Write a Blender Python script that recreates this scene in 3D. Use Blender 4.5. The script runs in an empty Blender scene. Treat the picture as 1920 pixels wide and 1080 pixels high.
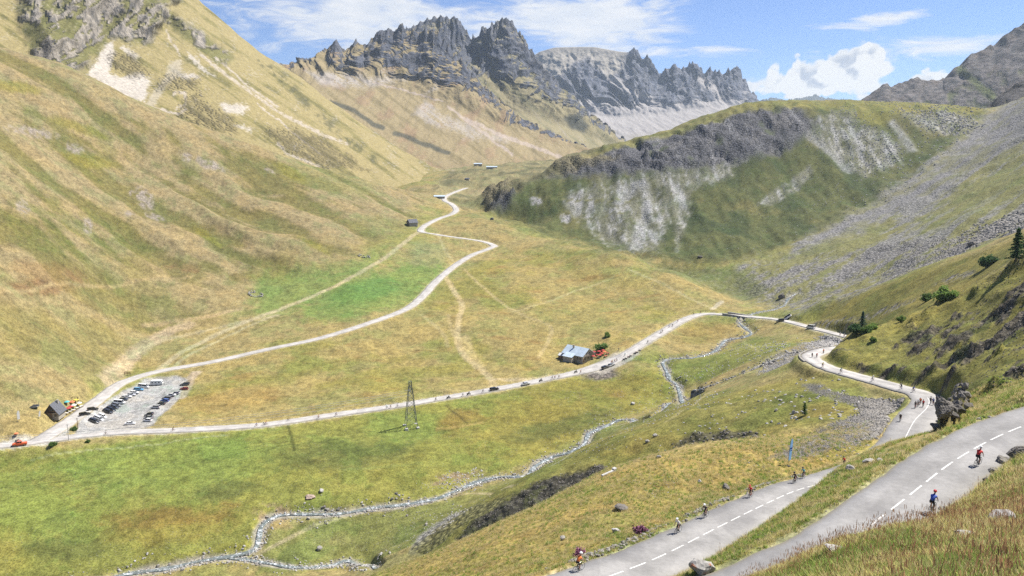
import bpy, bmesh, math, random
import numpy as np
from mathutils import Vector, Matrix, Euler
R = math.radians
SC = bpy.context.scene
COL = SC.collection
random.seed(7)
RNG = np.random.default_rng(7)

# ------------------------------------------------------------------ camera
F = 1430.0                       # focal length in pixels of a 1920 wide picture
HOR = 300.0                      # row of the eye level
PITCH = math.atan((540 - HOR) / F)
CZ = 120.0                       # height of the eye above the datum of the valley
cam_d = bpy.data.cameras.new('camera')
cam_d.sensor_width = 36.0
cam_d.lens = 36.0 * F / 1920.0
cam_d.clip_start = 0.3
cam_d.clip_end = 60000
cam = bpy.data.objects.new('camera', cam_d)
COL.objects.link(cam)
cam.location = (0, 0, CZ)
cam.rotation_euler = (R(90) - PITCH, 0, 0)
SC.camera = cam

# ------------------------------------------------------------------ sky, sun, exposure
SUN_AZ = R(66)                   # to the right of the view direction (+Y), clockwise
SUN_EL = R(55)
world = bpy.data.worlds.new('World')
SC.world = world
world.use_nodes = True
sun_d = bpy.data.lights.new('sun', 'SUN')
sun_d.energy = 5.0
sun_d.angle = R(0.53)
sun_d.color = (1.0, 0.955, 0.88)
sun = bpy.data.objects.new('sun', sun_d)
COL.objects.link(sun)
sv = Vector((math.sin(SUN_AZ) * math.cos(SUN_EL), math.cos(SUN_AZ) * math.cos(SUN_EL), math.sin(SUN_EL)))
sun.rotation_euler = sv.to_track_quat('Z', 'Y').to_euler()
SC.view_settings.view_transform = 'Standard'
SC.view_settings.look = 'None'
SC.view_settings.gamma = 1.0
SC.view_settings.exposure = 0.9
SC.render.engine = 'CYCLES'
SC.cycles.use_denoising = False
SC.cycles.max_bounces = 6
SC.cycles.diffuse_bounces = 3
SC.cycles.glossy_bounces = 2
SC.cycles.transparent_max_bounces = 6
SC.cycles.volume_bounces = 1

class NG:
    """small helper for building node trees"""
    def __init__(s, tree):
        s.t = tree; s.n = tree.nodes; s.l = tree.links
    def new(s, typ, **kw):
        n = s.n.new(typ)
        for k, v in kw.items():
            if k == 'inp':
                for kk, vv in v.items(): s.set(n.inputs[kk], vv)
            else: setattr(n, k, v)
        return n
    def set(s, sock, v):
        if isinstance(v, bpy.types.NodeSocket): s.l.new(v, sock)
        else: sock.default_value = v
    def math(s, op, a, b=0.0, c=None, clamp=False):
        n = s.n.new('ShaderNodeMath'); n.operation = op; n.use_clamp = clamp
        s.set(n.inputs[0], a); s.set(n.inputs[1], b)
        if c is not None: s.set(n.inputs[2], c)
        return n.outputs[0]
    def ss(s, x, a, b, lo=0.0, hi=1.0):
        n = s.n.new('ShaderNodeMapRange'); n.interpolation_type = 'SMOOTHSTEP'
        s.set(n.inputs['Value'], x); s.set(n.inputs['From Min'], a); s.set(n.inputs['From Max'], b)
        s.set(n.inputs['To Min'], lo); s.set(n.inputs['To Max'], hi)
        return n.outputs[0]
    def noise(s, vec, scale, detail=4, rough=0.55, dist=0.0, dim='3D'):
        n = s.n.new('ShaderNodeTexNoise'); n.noise_dimensions = dim
        s.set(n.inputs['Vector'], vec); n.inputs['Scale'].default_value = scale
        n.inputs['Detail'].default_value = detail; n.inputs['Roughness'].default_value = rough
        n.inputs['Distortion'].default_value = dist
        return n.outputs['Fac']
    def mix(s, f, a, b, typ='MIX'):
        n = s.n.new('ShaderNodeMix'); n.data_type = 'RGBA'; n.blend_type = typ
        s.set(n.inputs[0], f); s.set(n.inputs[6], a); s.set(n.inputs[7], b)
        return n.outputs[2]
    def mapping(s, vec, scale=(1, 1, 1), rot=(0, 0, 0), loc=(0, 0, 0)):
        n = s.n.new('ShaderNodeMapping')
        s.set(n.inputs[0], vec); n.inputs['Scale'].default_value = scale
        n.inputs['Rotation'].default_value = rot; n.inputs['Location'].default_value = loc
        return n.outputs[0]

def build_world():
    g = NG(world.node_tree); g.n.clear()
    out = g.new('ShaderNodeOutputWorld'); bg = g.new('ShaderNodeBackground')
    sky = g.new('ShaderNodeTexSky', sky_type='NISHITA', sun_disc=False, sun_elevation=SUN_EL, sun_rotation=SUN_AZ,
                altitude=2100.0, air_density=1.1, dust_density=0.2, ozone_density=2.2)
    tc = g.new('ShaderNodeTexCoord')
    sep = g.new('ShaderNodeSeparateXYZ'); g.l.new(tc.outputs['Generated'], sep.inputs[0])
    x, y, z = sep.outputs
    az = g.math('ARCTAN2', x, y)                       # radians, right of forward
    hz = g.math('SQRT', g.math('ADD', g.math('MULTIPLY', x, x), g.math('MULTIPLY', y, y)))
    el = g.math('ARCTAN2', z, hz)
    # high thin cloud, as a sheet seen in perspective
    zz = g.math('MAXIMUM', g.math('ADD', z, 0.09), 0.02)
    cu = g.math('DIVIDE', x, zz); cv = g.math('DIVIDE', y, zz)
    cmb = g.new('ShaderNodeCombineXYZ'); g.set(cmb.inputs[0], cu); g.set(cmb.inputs[1], cv)
    P = cmb.outputs[0]
    G0 = tc.outputs['Generated']
    n1 = g.noise(g.mapping(G0, (5, 5, 17), (0, R(-6), 0), (CL1X, CL1Y, 0)), 1.0, 3, 0.55, 0.4)
    n2 = g.noise(g.mapping(G0, (10, 10, 46), (0, R(-9), 0), (7.7, 1.3, 0)), 1.3, 8, 0.64, 1.2)
    d = g.math('ADD', g.math('MULTIPLY', n1, 0.75), g.math('MULTIPLY', n2, 1.05))
    # the photograph's big veil stands to the left of the middle, small streaks elsewhere
    def bump(a0, e0, sa, se, k):
        da = g.math('DIVIDE', g.math('SUBTRACT', az, a0), sa); de = g.math('DIVIDE', g.math('SUBTRACT', el, e0), se)
        r2 = g.math('ADD', g.math('MULTIPLY', da, da), g.math('MULTIPLY', de, de))
        return g.math('MULTIPLY', g.math('EXPONENT', g.math('MULTIPLY', r2, -1.0)), k)
    for b in VEIL: d = g.math('ADD', d, bump(*b))
    cir = g.ss(d, 0.98, 1.36)
    # heaped clouds low over the horizon
    cmb2 = g.new('ShaderNodeCombineXYZ'); g.set(cmb2.inputs[0], az); g.set(cmb2.inputs[1], el)
    Q = cmb2.outputs[0]
    def billow(off):
        q = g.mapping(Q, (1, 1.15, 1), (0, 0, 0), off)
        w = g.n.new('ShaderNodeTexNoise'); g.set(w.inputs['Vector'], q); w.inputs['Scale'].default_value = 22; w.inputs['Detail'].default_value = 5
        vadd = g.new('ShaderNodeVectorMath', operation='MULTIPLY_ADD')
        g.l.new(w.outputs['Color'], vadd.inputs[0]); vadd.inputs[1].default_value = (0.035, 0.035, 0); g.l.new(q, vadd.inputs[2])
        acc = None
        for sc_, k in ((20, 0.55), (46, 0.28), (105, 0.13)):
            v = g.new('ShaderNodeTexVoronoi', voronoi_dimensions='2D', feature='SMOOTH_F1')
            g.l.new(vadd.outputs[0], v.inputs['Vector']); v.inputs['Scale'].default_value = sc_; v.inputs['Smoothness'].default_value = 0.35
            t = g.math('MULTIPLY', v.outputs['Distance'], -k)
            acc = t if acc is None else g.math('ADD', acc, t)
        return acc
    b0 = billow((0.3, 0.1, 0)); b1 = billow((0.3 - 0.012, 0.1 - 0.014, 0))
    env = None
    for b in HEAPS:
        t = bump(*b); env = t if env is None else g.math('MAXIMUM', env, t)
    dens = g.math('ADD', env, b0)
    cum = g.math('MULTIPLY', g.ss(dens, 0.19, 0.30), g.ss(el, -0.02, 0.02))
    lit = g.ss(g.math('SUBTRACT', b0, b1), -0.10, 0.06)
    thick = g.ss(dens, 0.22, 0.5)
    skycol = g.mix(1.0, sky.outputs[0], (0.60, 0.69, 0.92, 1), 'MULTIPLY')
    CW = (6.1, 6.15, 6.2, 1); CG = (3.1, 3.5, 4.3, 1)
    cumc = g.mix(g.math('MULTIPLY', g.math('SUBTRACT', 1.0, lit), g.math('MULTIPLY', thick, 0.9)), CW, CG)
    cirv = g.noise(g.mapping(G0, (16, 16, 60)), 1.5, 5, 0.6)
    cirl = g.mix(g.ss(cirv, 0.35, 0.7), (5.2, 5.5, 6.0, 1), (6.2, 6.25, 6.35, 1))
    c = g.mix(g.math('MULTIPLY', cir, 0.94), skycol, cirl)
    c = g.mix(cum, c, cumc)
    g.l.new(c, bg.inputs[0]); bg.inputs[1].default_value = SKY_K
    g.l.new(bg.outputs[0], out.inputs[0])
SKY_K = 0.078
CL1X, CL1Y = 3.1, 0.4
def _azel(px, py):
    v = Vector(((px - 960) / F, math.cos(PITCH) + math.sin(PITCH) * (540 - py) / F, -math.sin(PITCH) + math.cos(PITCH) * (540 - py) / F))
    return math.atan2(v.x, v.y), math.atan2(v.z, math.hypot(v.x, v.y))
def _b(px, py, sx, sy, k):
    a, e = _azel(px, py); return (a, e, sx / F, sy / F, k)
VEIL = [_b(900, 40, 340, 75, 0.30), _b(640, 25, 220, 40, 0.28), _b(500, 105, 70, 30, 0.10), _b(1140, 40, 150, 50, 0.30), _b(1750, 90, 105, 20, 0.46), _b(1590, 48, 110, 11, 0.42), _b(1680, 30, 60, 10, 0.3),
        _b(1350, 92, 55, 9, 0.34), _b(1420, 150, 60, 10, 0.25), _b(1240, 100, 60, 12, 0.2), _b(1430, 40, 170, 60, -0.22), _b(1340, 150, 60, 40, -0.1), _b(1850, 30, 90, 30, -0.2), _b(470, 170, 60, 25, 0.12)]
HEAPS = [_b(1560, 150, 125, 50, 0.98), _b(1600, 108, 66, 36, 0.90), _b(1460, 160, 70, 36, 0.85), _b(1735, 148, 50, 22, 0.86), _b(1500, 185, 120, 26, 0.8), _b(1620, 175, 80, 40, 0.9)]
build_world()

# ------------------------------------------------------------------ numbers: noise, projection, curves
_P = RNG.permutation(256); _P = np.concatenate([_P, _P, _P])
_G2 = np.stack([np.cos(np.arange(16) * math.pi / 8), np.sin(np.arange(16) * math.pi / 8)], 1).astype(np.float32)
def perlin(x, y, seed=0):
    x = np.asarray(x, np.float32); y = np.asarray(y, np.float32)
    xi = np.floor(x).astype(np.int32); yi = np.floor(y).astype(np.int32)
    xf = x - xi; yf = y - yi
    u = xf * xf * xf * (xf * (xf * 6 - 15) + 10); v = yf * yf * yf * (yf * (yf * 6 - 15) + 10)
    def gr(ix, iy, fx, fy):
        h = _P[_P[(ix + seed * 37) & 255] + (iy & 255)] & 15
        gg = _G2[h]; return gg[..., 0] * fx + gg[..., 1] * fy
    a = gr(xi, yi, xf, yf); b = gr(xi + 1, yi, xf - 1, yf); c = gr(xi, yi + 1, xf, yf - 1); d = gr(xi + 1, yi + 1, xf - 1, yf - 1)
    return (a + u * (b - a) + v * ((c + u * (d - c)) - (a + u * (b - a)))) * 1.45
def fbm(x, y, octs=4, seed=0, gain=0.5, lac=2.03):
    s = 0; a = 1.0; t = 0
    for i in range(octs):
        s = s + a * perlin(x, y, seed + i); t += a; a *= gain; x = x * lac + 3.1; y = y * lac + 1.7
    return s / t
def ridged(x, y, octs=4, seed=0, gain=0.5, lac=2.07):
    s = 0; a = 1.0; t = 0
    for i in range(octs):
        n = 1 - np.abs(perlin(x, y, seed + i)) ; s = s + a * n * n; t += a; a *= gain; x = x * lac + 5.3; y = y * lac + 2.9
    return s / t
def sstep(x, a, b):
    t = np.clip((x - a) / (b - a), 0, 1); return t * t * (3 - 2 * t)
SP, CP = math.sin(PITCH), math.cos(PITCH)
def pix2ae(px, py):
    """pixel of the 1920 picture -> (X/Y, Z/Y) of its ray"""
    v = (540 - py) / F; dy = CP + SP * v
    return (px - 960) / F / dy, (-SP + CP * v) / dy
def ae2pix(a, e):
    # direction (a,1,e) in camera space
    fwd = CP - SP * e; up = SP + CP * e
    return 960 + F * a / fwd, 540 - F * up / fwd
def unproj(px, py, Y):
    a, e = pix2ae(px, py); return np.array([a * Y, Y, CZ + e * Y])
def catmull(P, n):
    """smooth curve through P (k,m) with n samples evenly spaced in length (first three columns)"""
    P = np.asarray(P, float)
    Q = np.vstack([2 * P[0] - P[1], P, 2 * P[-1] - P[-2]])
    out = []
    for i in range(1, len(Q) - 2):
        p0, p1, p2, p3 = Q[i - 1:i + 3]
        for t in np.linspace(0, 1, 24, endpoint=False):
            out.append(0.5 * ((2 * p1) + (-p0 + p2) * t + (2 * p0 - 5 * p1 + 4 * p2 - p3) * t * t + (-p0 + 3 * p1 - 3 * p2 + p3) * t ** 3))
    out.append(P[-1]); out = np.array(out)
    L = np.concatenate([[0], np.cumsum(np.linalg.norm(np.diff(out[:, :2], axis=0), axis=1))])
    s = np.linspace(0, L[-1], n) if n >= 2 else None
    return np.stack([np.interp(s, L, out[:, j]) for j in range(out.shape[1])], 1)
def curve_step(P, step):
    P = np.asarray(P, float)
    L = np.linalg.norm(np.diff(P[:, :2], axis=0), axis=1).sum()
    return catmull(P, max(4, int(L / step)))

ALB = 0.47                       # picture value -> reflectance of a sunlit surface
def srgb(r, g, b, k=ALB):
    c = np.array([r, g, b]) / 255.0
    return (np.where(c <= 0.04045, c / 12.92, ((c + 0.055) / 1.055) ** 2.4) * k)

def link(o, parent=None, label=None, cat=None, group=None, kind=None):
    COL.objects.link(o)
    if parent is not None: o.parent = parent
    tag(o, label, cat, group, kind); return o
def tag(o, label=None, cat=None, group=None, kind=None):
    if label: o['label'] = label
    if cat: o['category'] = cat
    if group: o['group'] = group
    if kind: o['kind'] = kind
    return o
def np_mesh(name, V, Fq, smooth=True, col=None, attrs=None):
    me = bpy.data.meshes.new(name)
    V = np.asarray(V, np.float32); Fq = np.asarray(Fq, np.int32); k = Fq.shape[1]
    me.vertices.add(len(V)); me.vertices.foreach_set('co', V.ravel())
    me.loops.add(Fq.size); me.loops.foreach_set('vertex_index', Fq.ravel())
    me.polygons.add(len(Fq)); me.polygons.foreach_set('loop_start', np.arange(0, Fq.size, k, dtype=np.int32))
    if smooth: me.polygons.foreach_set('use_smooth', np.ones(len(Fq), bool))
    me.update(calc_edges=True)
    if col is not None:
        at_ = me.color_attributes.new('Col', 'FLOAT_COLOR', 'POINT')
        c4 = np.ones((len(V), 4), np.float32); c4[:, :3] = col; at_.data.foreach_set('color', c4.ravel())
    for k_, v_ in (attrs or {}).items():
        at_ = me.attributes.new(k_, 'FLOAT', 'POINT'); at_.data.foreach_set('value', np.asarray(v_, np.float32).ravel())
    return me
def grid_faces(nu, nv):
    i = np.arange(nu * nv).reshape(nu, nv)
    return np.stack([i[:-1, :-1], i[1:, :-1], i[1:, 1:], i[:-1, 1:]], -1).reshape(-1, 4)
# ------------------------------------------------------------------ the lie of the land
# survey points: (column, row, distance) of ground seen in the photograph; hidden ground is given the row it would have
ROADS = {
 # valley road: hamlet - bar - bridge - nose
 'valley': [(-260, 858, 268), (-120, 846, 279), (0, 835, 287), (60, 828, 292), (200, 813, 306), (330, 806, 312), (480, 798, 320), (620, 779, 333), (765, 757, 345), (930, 729, 363),
            (1040, 708, 378), (1110, 692, 388), (1150, 678, 396), (1185, 655, 408), (1230, 629, 430), (1270, 606, 455), (1300, 592, 470), (1325, 588, 474), (1360, 590, 468), (1400, 594, 458), (1440, 597, 446),
            (1470, 601, 432), (1500, 608, 412), (1530, 617, 392), (1560, 624, 374), (1588, 632, 355), (1612, 639, 335), (1622, 644, 312), (1608, 649, 290), (1580, 651, 273), (1550, 654, 260), (1528, 661, 249), (1521, 671, 240),
            (1545, 687, 226), (1590, 703, 213), (1640, 715, 201), (1690, 728, 189), (1722, 736, 182), (1741, 746, 174), (1738, 764, 164), (1714, 790, 151), (1690, 833, 134.5), (1652, 872, 122), (1602, 892, 112.5), (1550, 903, 105), (1492, 920, 98),
            (1420, 951, 88), (1340, 990, 79), (1250, 1035, 71), (1150, 1080, 65), (1060, 1118, 60.5), (960, 1155, 56.5), (860, 1195, 53), (790, 1225, 49), (800, 1280, 44), (900, 1290, 42.5), (1060, 1235, 44), (1250, 1150, 46.5), (1420, 1085, 49), (1560, 1030, 52.5),
            (1635, 984, 56), (1714, 920, 61), (1778, 874, 66), (1843, 832, 70.5), (1912, 801, 74.5), (2000, 770, 79), (2120, 735, 85)],
 # white gravel track up the meadow
 'track': [(70, 822, 293), (130, 790, 318), (190, 745, 352), (232, 716, 377), (300, 696, 396), (400, 678, 409), (500, 655, 425), (600, 634, 441), (690, 606, 466), (760, 580, 496), (792, 556, 527), (815, 530, 556), (850, 500, 594), (885, 478, 628), (918, 466, 650),
           (926, 461, 658), (905, 452, 668), (860, 446, 672), (815, 439, 676), (790, 434, 680), (795, 424, 700), (822, 410, 738), (848, 401, 765), (855, 392, 790), (846, 382, 822), (834, 376, 850), (836, 368, 890), (858, 358, 960), (876, 352, 1010)],
}
CTRL = [
 # foreground bank
 (960, 1500, 4.5), (1700, 1480, 4.5), (300, 1480, 4.5), (-300, 1480, 4.5), (2300, 1400, 5), (960, 1270, 9), (1700, 1230, 9), (2100, 1180, 9), (300, 1330, 9), (1920, 1095, 14.5), (1700, 1100, 15), (1560, 1130, 15), (1400, 1180, 15), (1250, 1230, 15),
 (1920, 1010, 22), (1780, 1010, 22), (1680, 1015, 22), (1590, 1035, 22), (1480, 1080, 22), (1380, 1130, 22), (1200, 1200, 22), (900, 1270, 22), (300, 1330, 22),
 (1920, 968, 30), (1820, 985, 30), (1720, 998, 30), (1620, 1016, 30), (1530, 1040, 30), (1440, 1082, 30), (1300, 1135, 32), (1000, 1230, 32),
 (1920, 910, 43), (1850, 938, 43), (1790, 972, 43), (1720, 1012, 43), (1600, 1062, 42), (1925, 846, 58), (1880, 876, 57), (1830, 922, 52), (1870, 856, 62), (1900, 834, 64.5), (1920, 820, 66.5), (1842, 902, 54.5), (2050, 900, 43), (2100, 800, 66), (2200, 1000, 25), (2200, 700, 100),
 # strip between the two roads
 (1330, 1072, 59), (1420, 1012, 65), (1490, 965, 71.5), (1530, 925, 79), (1562, 886, 88), (1610, 857, 95), (1660, 840, 100), (1710, 824, 105), (1780, 805, 108), (1830, 792, 110), (1900, 772, 113), (1450, 1040, 56), (1560, 975, 62), (1650, 893, 74), (1750, 842, 84), (1850, 806, 89), (1940, 778, 92), (1250, 1095, 58.5),
 # gold slope below the lower road
 (700, 1080, 105), (800, 1041, 107), (870, 1011, 110), (940, 978, 114), (1000, 950, 118), (1065, 917, 124), (1130, 886, 130), (1215, 862, 138), (1300, 840, 145), (1400, 828, 149), (1500, 816, 151), (1000, 1060, 72), (1150, 985, 86), (1300, 922, 100), (1420, 872, 116), (1540, 838, 130), (1620, 815, 140),
 (850, 1090, 80), (600, 1130, 95), (400, 1210, 88), (0, 1300, 90), (1650, 780, 158), (1600, 770, 168), (1500, 790, 160), (-300, 1400, 90),
 # gully behind it
 (700, 1140, 135), (870, 1075, 150), (1000, 1020, 155), (1130, 955, 162), (1220, 915, 166), (1300, 880, 170), (1400, 840, 172), (1480, 810, 172), (500, 1200, 140), (200, 1250, 150),
 # spur with the dark scarp, and its far side
 (1560, 730, 196), (1480, 742, 200), (1400, 758, 204), (1340, 776, 204), (1250, 806, 202), (1150, 850, 198), (1050, 886, 196), (960, 927, 194), (900, 965, 193), (840, 1003, 194), (780, 1036, 197),
 (1480, 715, 225), (1400, 722, 240), (1300, 755, 250), (1200, 795, 250), (1100, 838, 250), (1000, 886, 240), (880, 950, 235), (780, 1000, 228), (700, 1045, 215), (600, 1090, 205),
 # terrace and river bed
 (1392, 606, 449), (1405, 622, 434), (1345, 652, 412), (1248, 676, 395), (1250, 700, 375), (1290, 741, 345), (1180, 786, 318), (1120, 803, 308), (1060, 840, 293), (1000, 872, 279), (910, 908, 265), (830, 931, 257), (700, 955, 251), (640, 962, 249), (540, 968, 247), (492, 980, 243), (480, 1028, 230), (300, 1066, 221), (200, 1082, 218), (0, 1110, 212), (-250, 1140, 208),
 (1420, 660, 355), (1380, 690, 325), (1330, 715, 310), (1230, 770, 300), (700, 1000, 238), (560, 1025, 231), (460, 1052, 224), (560, 1060, 220), (690, 1064, 217), (600, 1000, 239), (1500, 650, 300), (1460, 680, 275),
 (1300, 690, 375), (1330, 660, 405), (1300, 625, 440), (1440, 615, 425), (1480, 635, 380), (1540, 640, 330),
 # meadow under the valley road
 (100, 880, 276), (250, 860, 286), (400, 850, 290), (600, 832, 300), (765, 800, 318), (900, 775, 333), (1050, 745, 350), (1150, 715, 370), (1100, 760, 335), (950, 830, 297), (800, 880, 275), (600, 905, 265), (400, 930, 257), (200, 940, 254), (0, 930, 256), (1000, 800, 318), (300, 1000, 236), (100, 1020, 231), (0, 1040, 226), (-250, 960, 245), (1205, 670, 395), (1220, 700, 372),
 # car park and meadow between road and track
 (150, 800, 316), (240, 785, 331), (320, 740, 362), (340, 712, 384), (190, 780, 333), (420, 735, 366), (560, 700, 392), (700, 720, 375), (700, 660, 425), (850, 690, 398), (850, 620, 455), (1000, 660, 418), (1000, 590, 482), (1100, 640, 430), (1080, 672, 404), (1150, 580, 488), (1250, 580, 485),
 (900, 540, 540), (1000, 520, 560), (1100, 530, 548), (1200, 540, 530), (1290, 560, 502), (960, 470, 640), (1050, 480, 620),
 # rim of the meadow
 (880, 392, 800), (920, 410, 745), (980, 432, 700), (1060, 450, 655), (1140, 468, 620), (1200, 482, 596), (1270, 510, 560), (1330, 545, 525), (1370, 570, 497),
 # trough behind the rim, valley head
 (905, 402, 800), (960, 428, 760), (1060, 466, 690), (1160, 494, 640), (1250, 522, 600), (1340, 548, 555), (1400, 560, 530), (1450, 570, 505), (1430, 545, 540), (880, 365, 950), (930, 350, 1000), (1000, 345, 1020), (850, 338, 1080), (900, 325, 1200), (980, 320, 1250), (870, 314, 1400), (960, 308, 1500), (1080, 312, 1400), (800, 340, 1000), (1050, 300, 1700), (900, 300, 1750),
 # hillside on the left
 (0, 780, 302), (0, 690, 330), (0, 600, 365), (0, 450, 432), (0, 300, 520), (0, 200, 600), (0, 92, 700), (-250, 800, 270), (-250, 500, 370), (-250, 200, 520), (-250, -20, 680),
 (120, 740, 338), (120, 650, 380), (120, 500, 445), (120, 350, 545), (120, 220, 640), (120, 122, 725), (240, 690, 402), (240, 600, 450), (240, 450, 532), (240, 300, 645), (240, 180, 742), (360, 625, 452), (360, 520, 516), (360, 400, 600), (360, 300, 680), (360, 232, 752),
 (480, 560, 510), (480, 450, 585), (480, 350, 680), (480, 274, 765), (560, 303, 775), (600, 520, 550), (600, 440, 615), (600, 360, 705), (640, 328, 785), (700, 450, 635), (700, 390, 710), (720, 350, 800), (760, 425, 690), (760, 385, 765), (790, 364, 845), (810, 352, 930),
 (560, 590, 483), (660, 540, 528), (740, 500, 580), (780, 470, 620), (340, 650, 432),
 # behind the hillside
 (-250, 30, 800), (0, 150, 800), (200, 240, 850), (400, 300, 880), (560, 340, 900), (700, 375, 930), (0, 180, 1000), (300, 300, 1050), (560, 350, 1100), (720, 365, 1120), (-250, 100, 1100), (0, 220, 1500), (400, 320, 1600), (700, 340, 1600),
 # knoll: foot, face, crest
 (912, 396, 775), (960, 412, 735), (1060, 446, 690), (1150, 468, 655), (1250, 488, 622), (1350, 494, 606), (1430, 480, 616), (1520, 446, 645), (1620, 396, 690), (1700, 345, 735), (1790, 280, 800), (1850, 225, 870),
 (960, 375, 790), (1050, 385, 770), (1150, 395, 745), (1250, 400, 725), (1350, 400, 715), (1450, 390, 722), (1550, 360, 745), (1650, 310, 790), (1750, 250, 845),
 (1000, 345, 815), (1060, 322, 828), (1130, 320, 815), (1250, 310, 800), (1400, 300, 800), (1530, 280, 815), (1640, 245, 848),
 (915, 378, 812), (960, 345, 835), (1020, 318, 848), (1060, 297, 858), (1130, 277, 868), (1200, 263, 874), (1260, 245, 880), (1320, 222, 886), (1390, 200, 893), (1450, 192, 897), (1550, 192, 905), (1650, 193, 915), (1750, 194, 922), (1850, 205, 925),
 (940, 375, 900), (1060, 320, 960), (1200, 290, 1000), (1400, 235, 1010), (1600, 220, 1030), (1800, 215, 1020), (1200, 320, 1150), (1400, 290, 1200), (1600, 270, 1250), (1400, 300, 1700), (1700, 260, 1700),
 # scree fan and the slope on the right
 (1500, 515, 548), (1470, 545, 520), (1560, 560, 466), (1600, 500, 535), (1700, 430, 590), (1800, 345, 660), (1880, 265, 745), (1920, 225, 800), (1920, 300, 640), (1920, 400, 490), (1800, 420, 520), (1700, 490, 485), (1830, 470, 410), (1620, 545, 450), (2150, 300, 470), (2150, 120, 640), (2150, -20, 900), (1930, 180, 950), (2000, 160, 1200),
 # second crest on the right, slope in front of it
 (1490, 588, 440), (1540, 574, 428), (1600, 556, 410), (1660, 537, 392), (1720, 518, 372), (1790, 497, 348), (1850, 478, 325), (1920, 446, 305), (2150, 360, 270),
 (1530, 600, 420), (1600, 598, 372), (1640, 612, 335), (1700, 575, 330), (1780, 545, 300), (1860, 510, 280), (1680, 600, 300), (1760, 580, 275),
 # nose and hill above the lower road
 (1575, 641, 262), (1610, 624, 258), (1660, 610, 255), (1720, 590, 251), (1790, 558, 246), (1850, 526, 240), (1920, 488, 234), (2150, 380, 220), (1640, 690, 212), (1720, 672, 205), (1800, 640, 202), (1880, 590, 204), (1700, 640, 230), (1820, 590, 222), (1920, 545, 208), (1790, 700, 178), (1880, 660, 172), (1920, 630, 172), (2100, 560, 160),
 (1760, 715, 176), (1800, 752, 150), (1850, 735, 142), (1920, 715, 136), (1780, 790, 124), (1850, 768, 120), (1920, 745, 114), (1745, 812, 120), (2100, 690, 108), (1770, 752, 156), (1775, 735, 160),
]
for _k, _r in ROADS.items(): CTRL += [tuple(p) for p in _r]
_c = np.array(CTRL, float)
_a, _e = pix2ae(_c[:, 0], _c[:, 1]); _v = np.log(_c[:, 2])
# thin-plate surface of Z/Y over (X/Y, ln Y)
def tps(src, val, lam):
    d = src[:, None, :] - src[None, :, :]; r2 = (d ** 2).sum(-1) + 1e-12
    K = 0.5 * r2 * np.log(r2); n = len(src)
    A = np.zeros((n + 3, n + 3)); A[:n, :n] = K + lam * np.eye(n); A[:n, n] = 1; A[:n, n + 1:] = src; A[n, :n] = 1; A[n + 1:, :n] = src.T
    return np.linalg.solve(A, np.concatenate([val, [0, 0, 0]]))
_src = np.stack([_a, _v], 1); _w = tps(_src, _e, 3e-5)
def tps_eval(a, v):
    out = np.empty(a.size); a = a.ravel(); v = v.ravel(); n = len(_src)
    for i in range(0, a.size, 40000):
        da = a[i:i + 40000, None] - _src[None, :, 0]; dv = v[i:i + 40000, None] - _src[None, :, 1]
        r2 = (da * da + dv * dv + 1e-12).astype(np.float32)
        out[i:i + 40000] = (0.5 * r2 * np.log(r2)) @ _w[:n].astype(np.float32) + _w[n] + _w[n + 1] * a[i:i + 40000] + _w[n + 2] * v[i:i + 40000]
    return out
GA = np.linspace(-0.98, 1.02, 900)
GV = np.concatenate([np.arange(math.log(3.5), math.log(40), 0.0105), np.arange(math.log(40), math.log(150), 0.0062), np.arange(math.log(150), math.log(950), 0.0046), np.arange(math.log(950), math.log(1750), 0.011)])
NA, NV = len(GA), len(GV)
_ca = np.linspace(GA[0], GA[-1], 300); _cv = np.linspace(GV[0], GV[-1], 420)
_E = tps_eval(*np.meshgrid(_ca, _cv, indexing='ij')).reshape(300, 420)
def cubic_up(M, src, dst):
    """cubic resampling along axis 0"""
    t = (dst - src[0]) / (src[1] - src[0]); i = np.clip(np.floor(t).astype(int), 0, len(src) - 2); f = (t - i)[:, None]
    g = lambda k: M[np.clip(i + k, 0, len(src) - 1)]
    p0, p1, p2, p3 = g(-1), g(0), g(1), g(2)
    return 0.5 * ((2 * p1) + (-p0 + p2) * f + (2 * p0 - 5 * p1 + 4 * p2 - p3) * f * f + (-p0 + 3 * p1 - 3 * p2 + p3) * f ** 3)
E0 = cubic_up(cubic_up(_E, _ca, GA).T, _cv, GV).T
GY = np.exp(GV)[None, :] * np.ones((NA, 1)); GX = GA[:, None] * GY
GZ = CZ + E0 * GY
PXg, PYg = ae2pix(GA[:, None] * np.ones((1, NV)), E0)      # where the smooth ground lies in the picture, for siting the land cover

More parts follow.
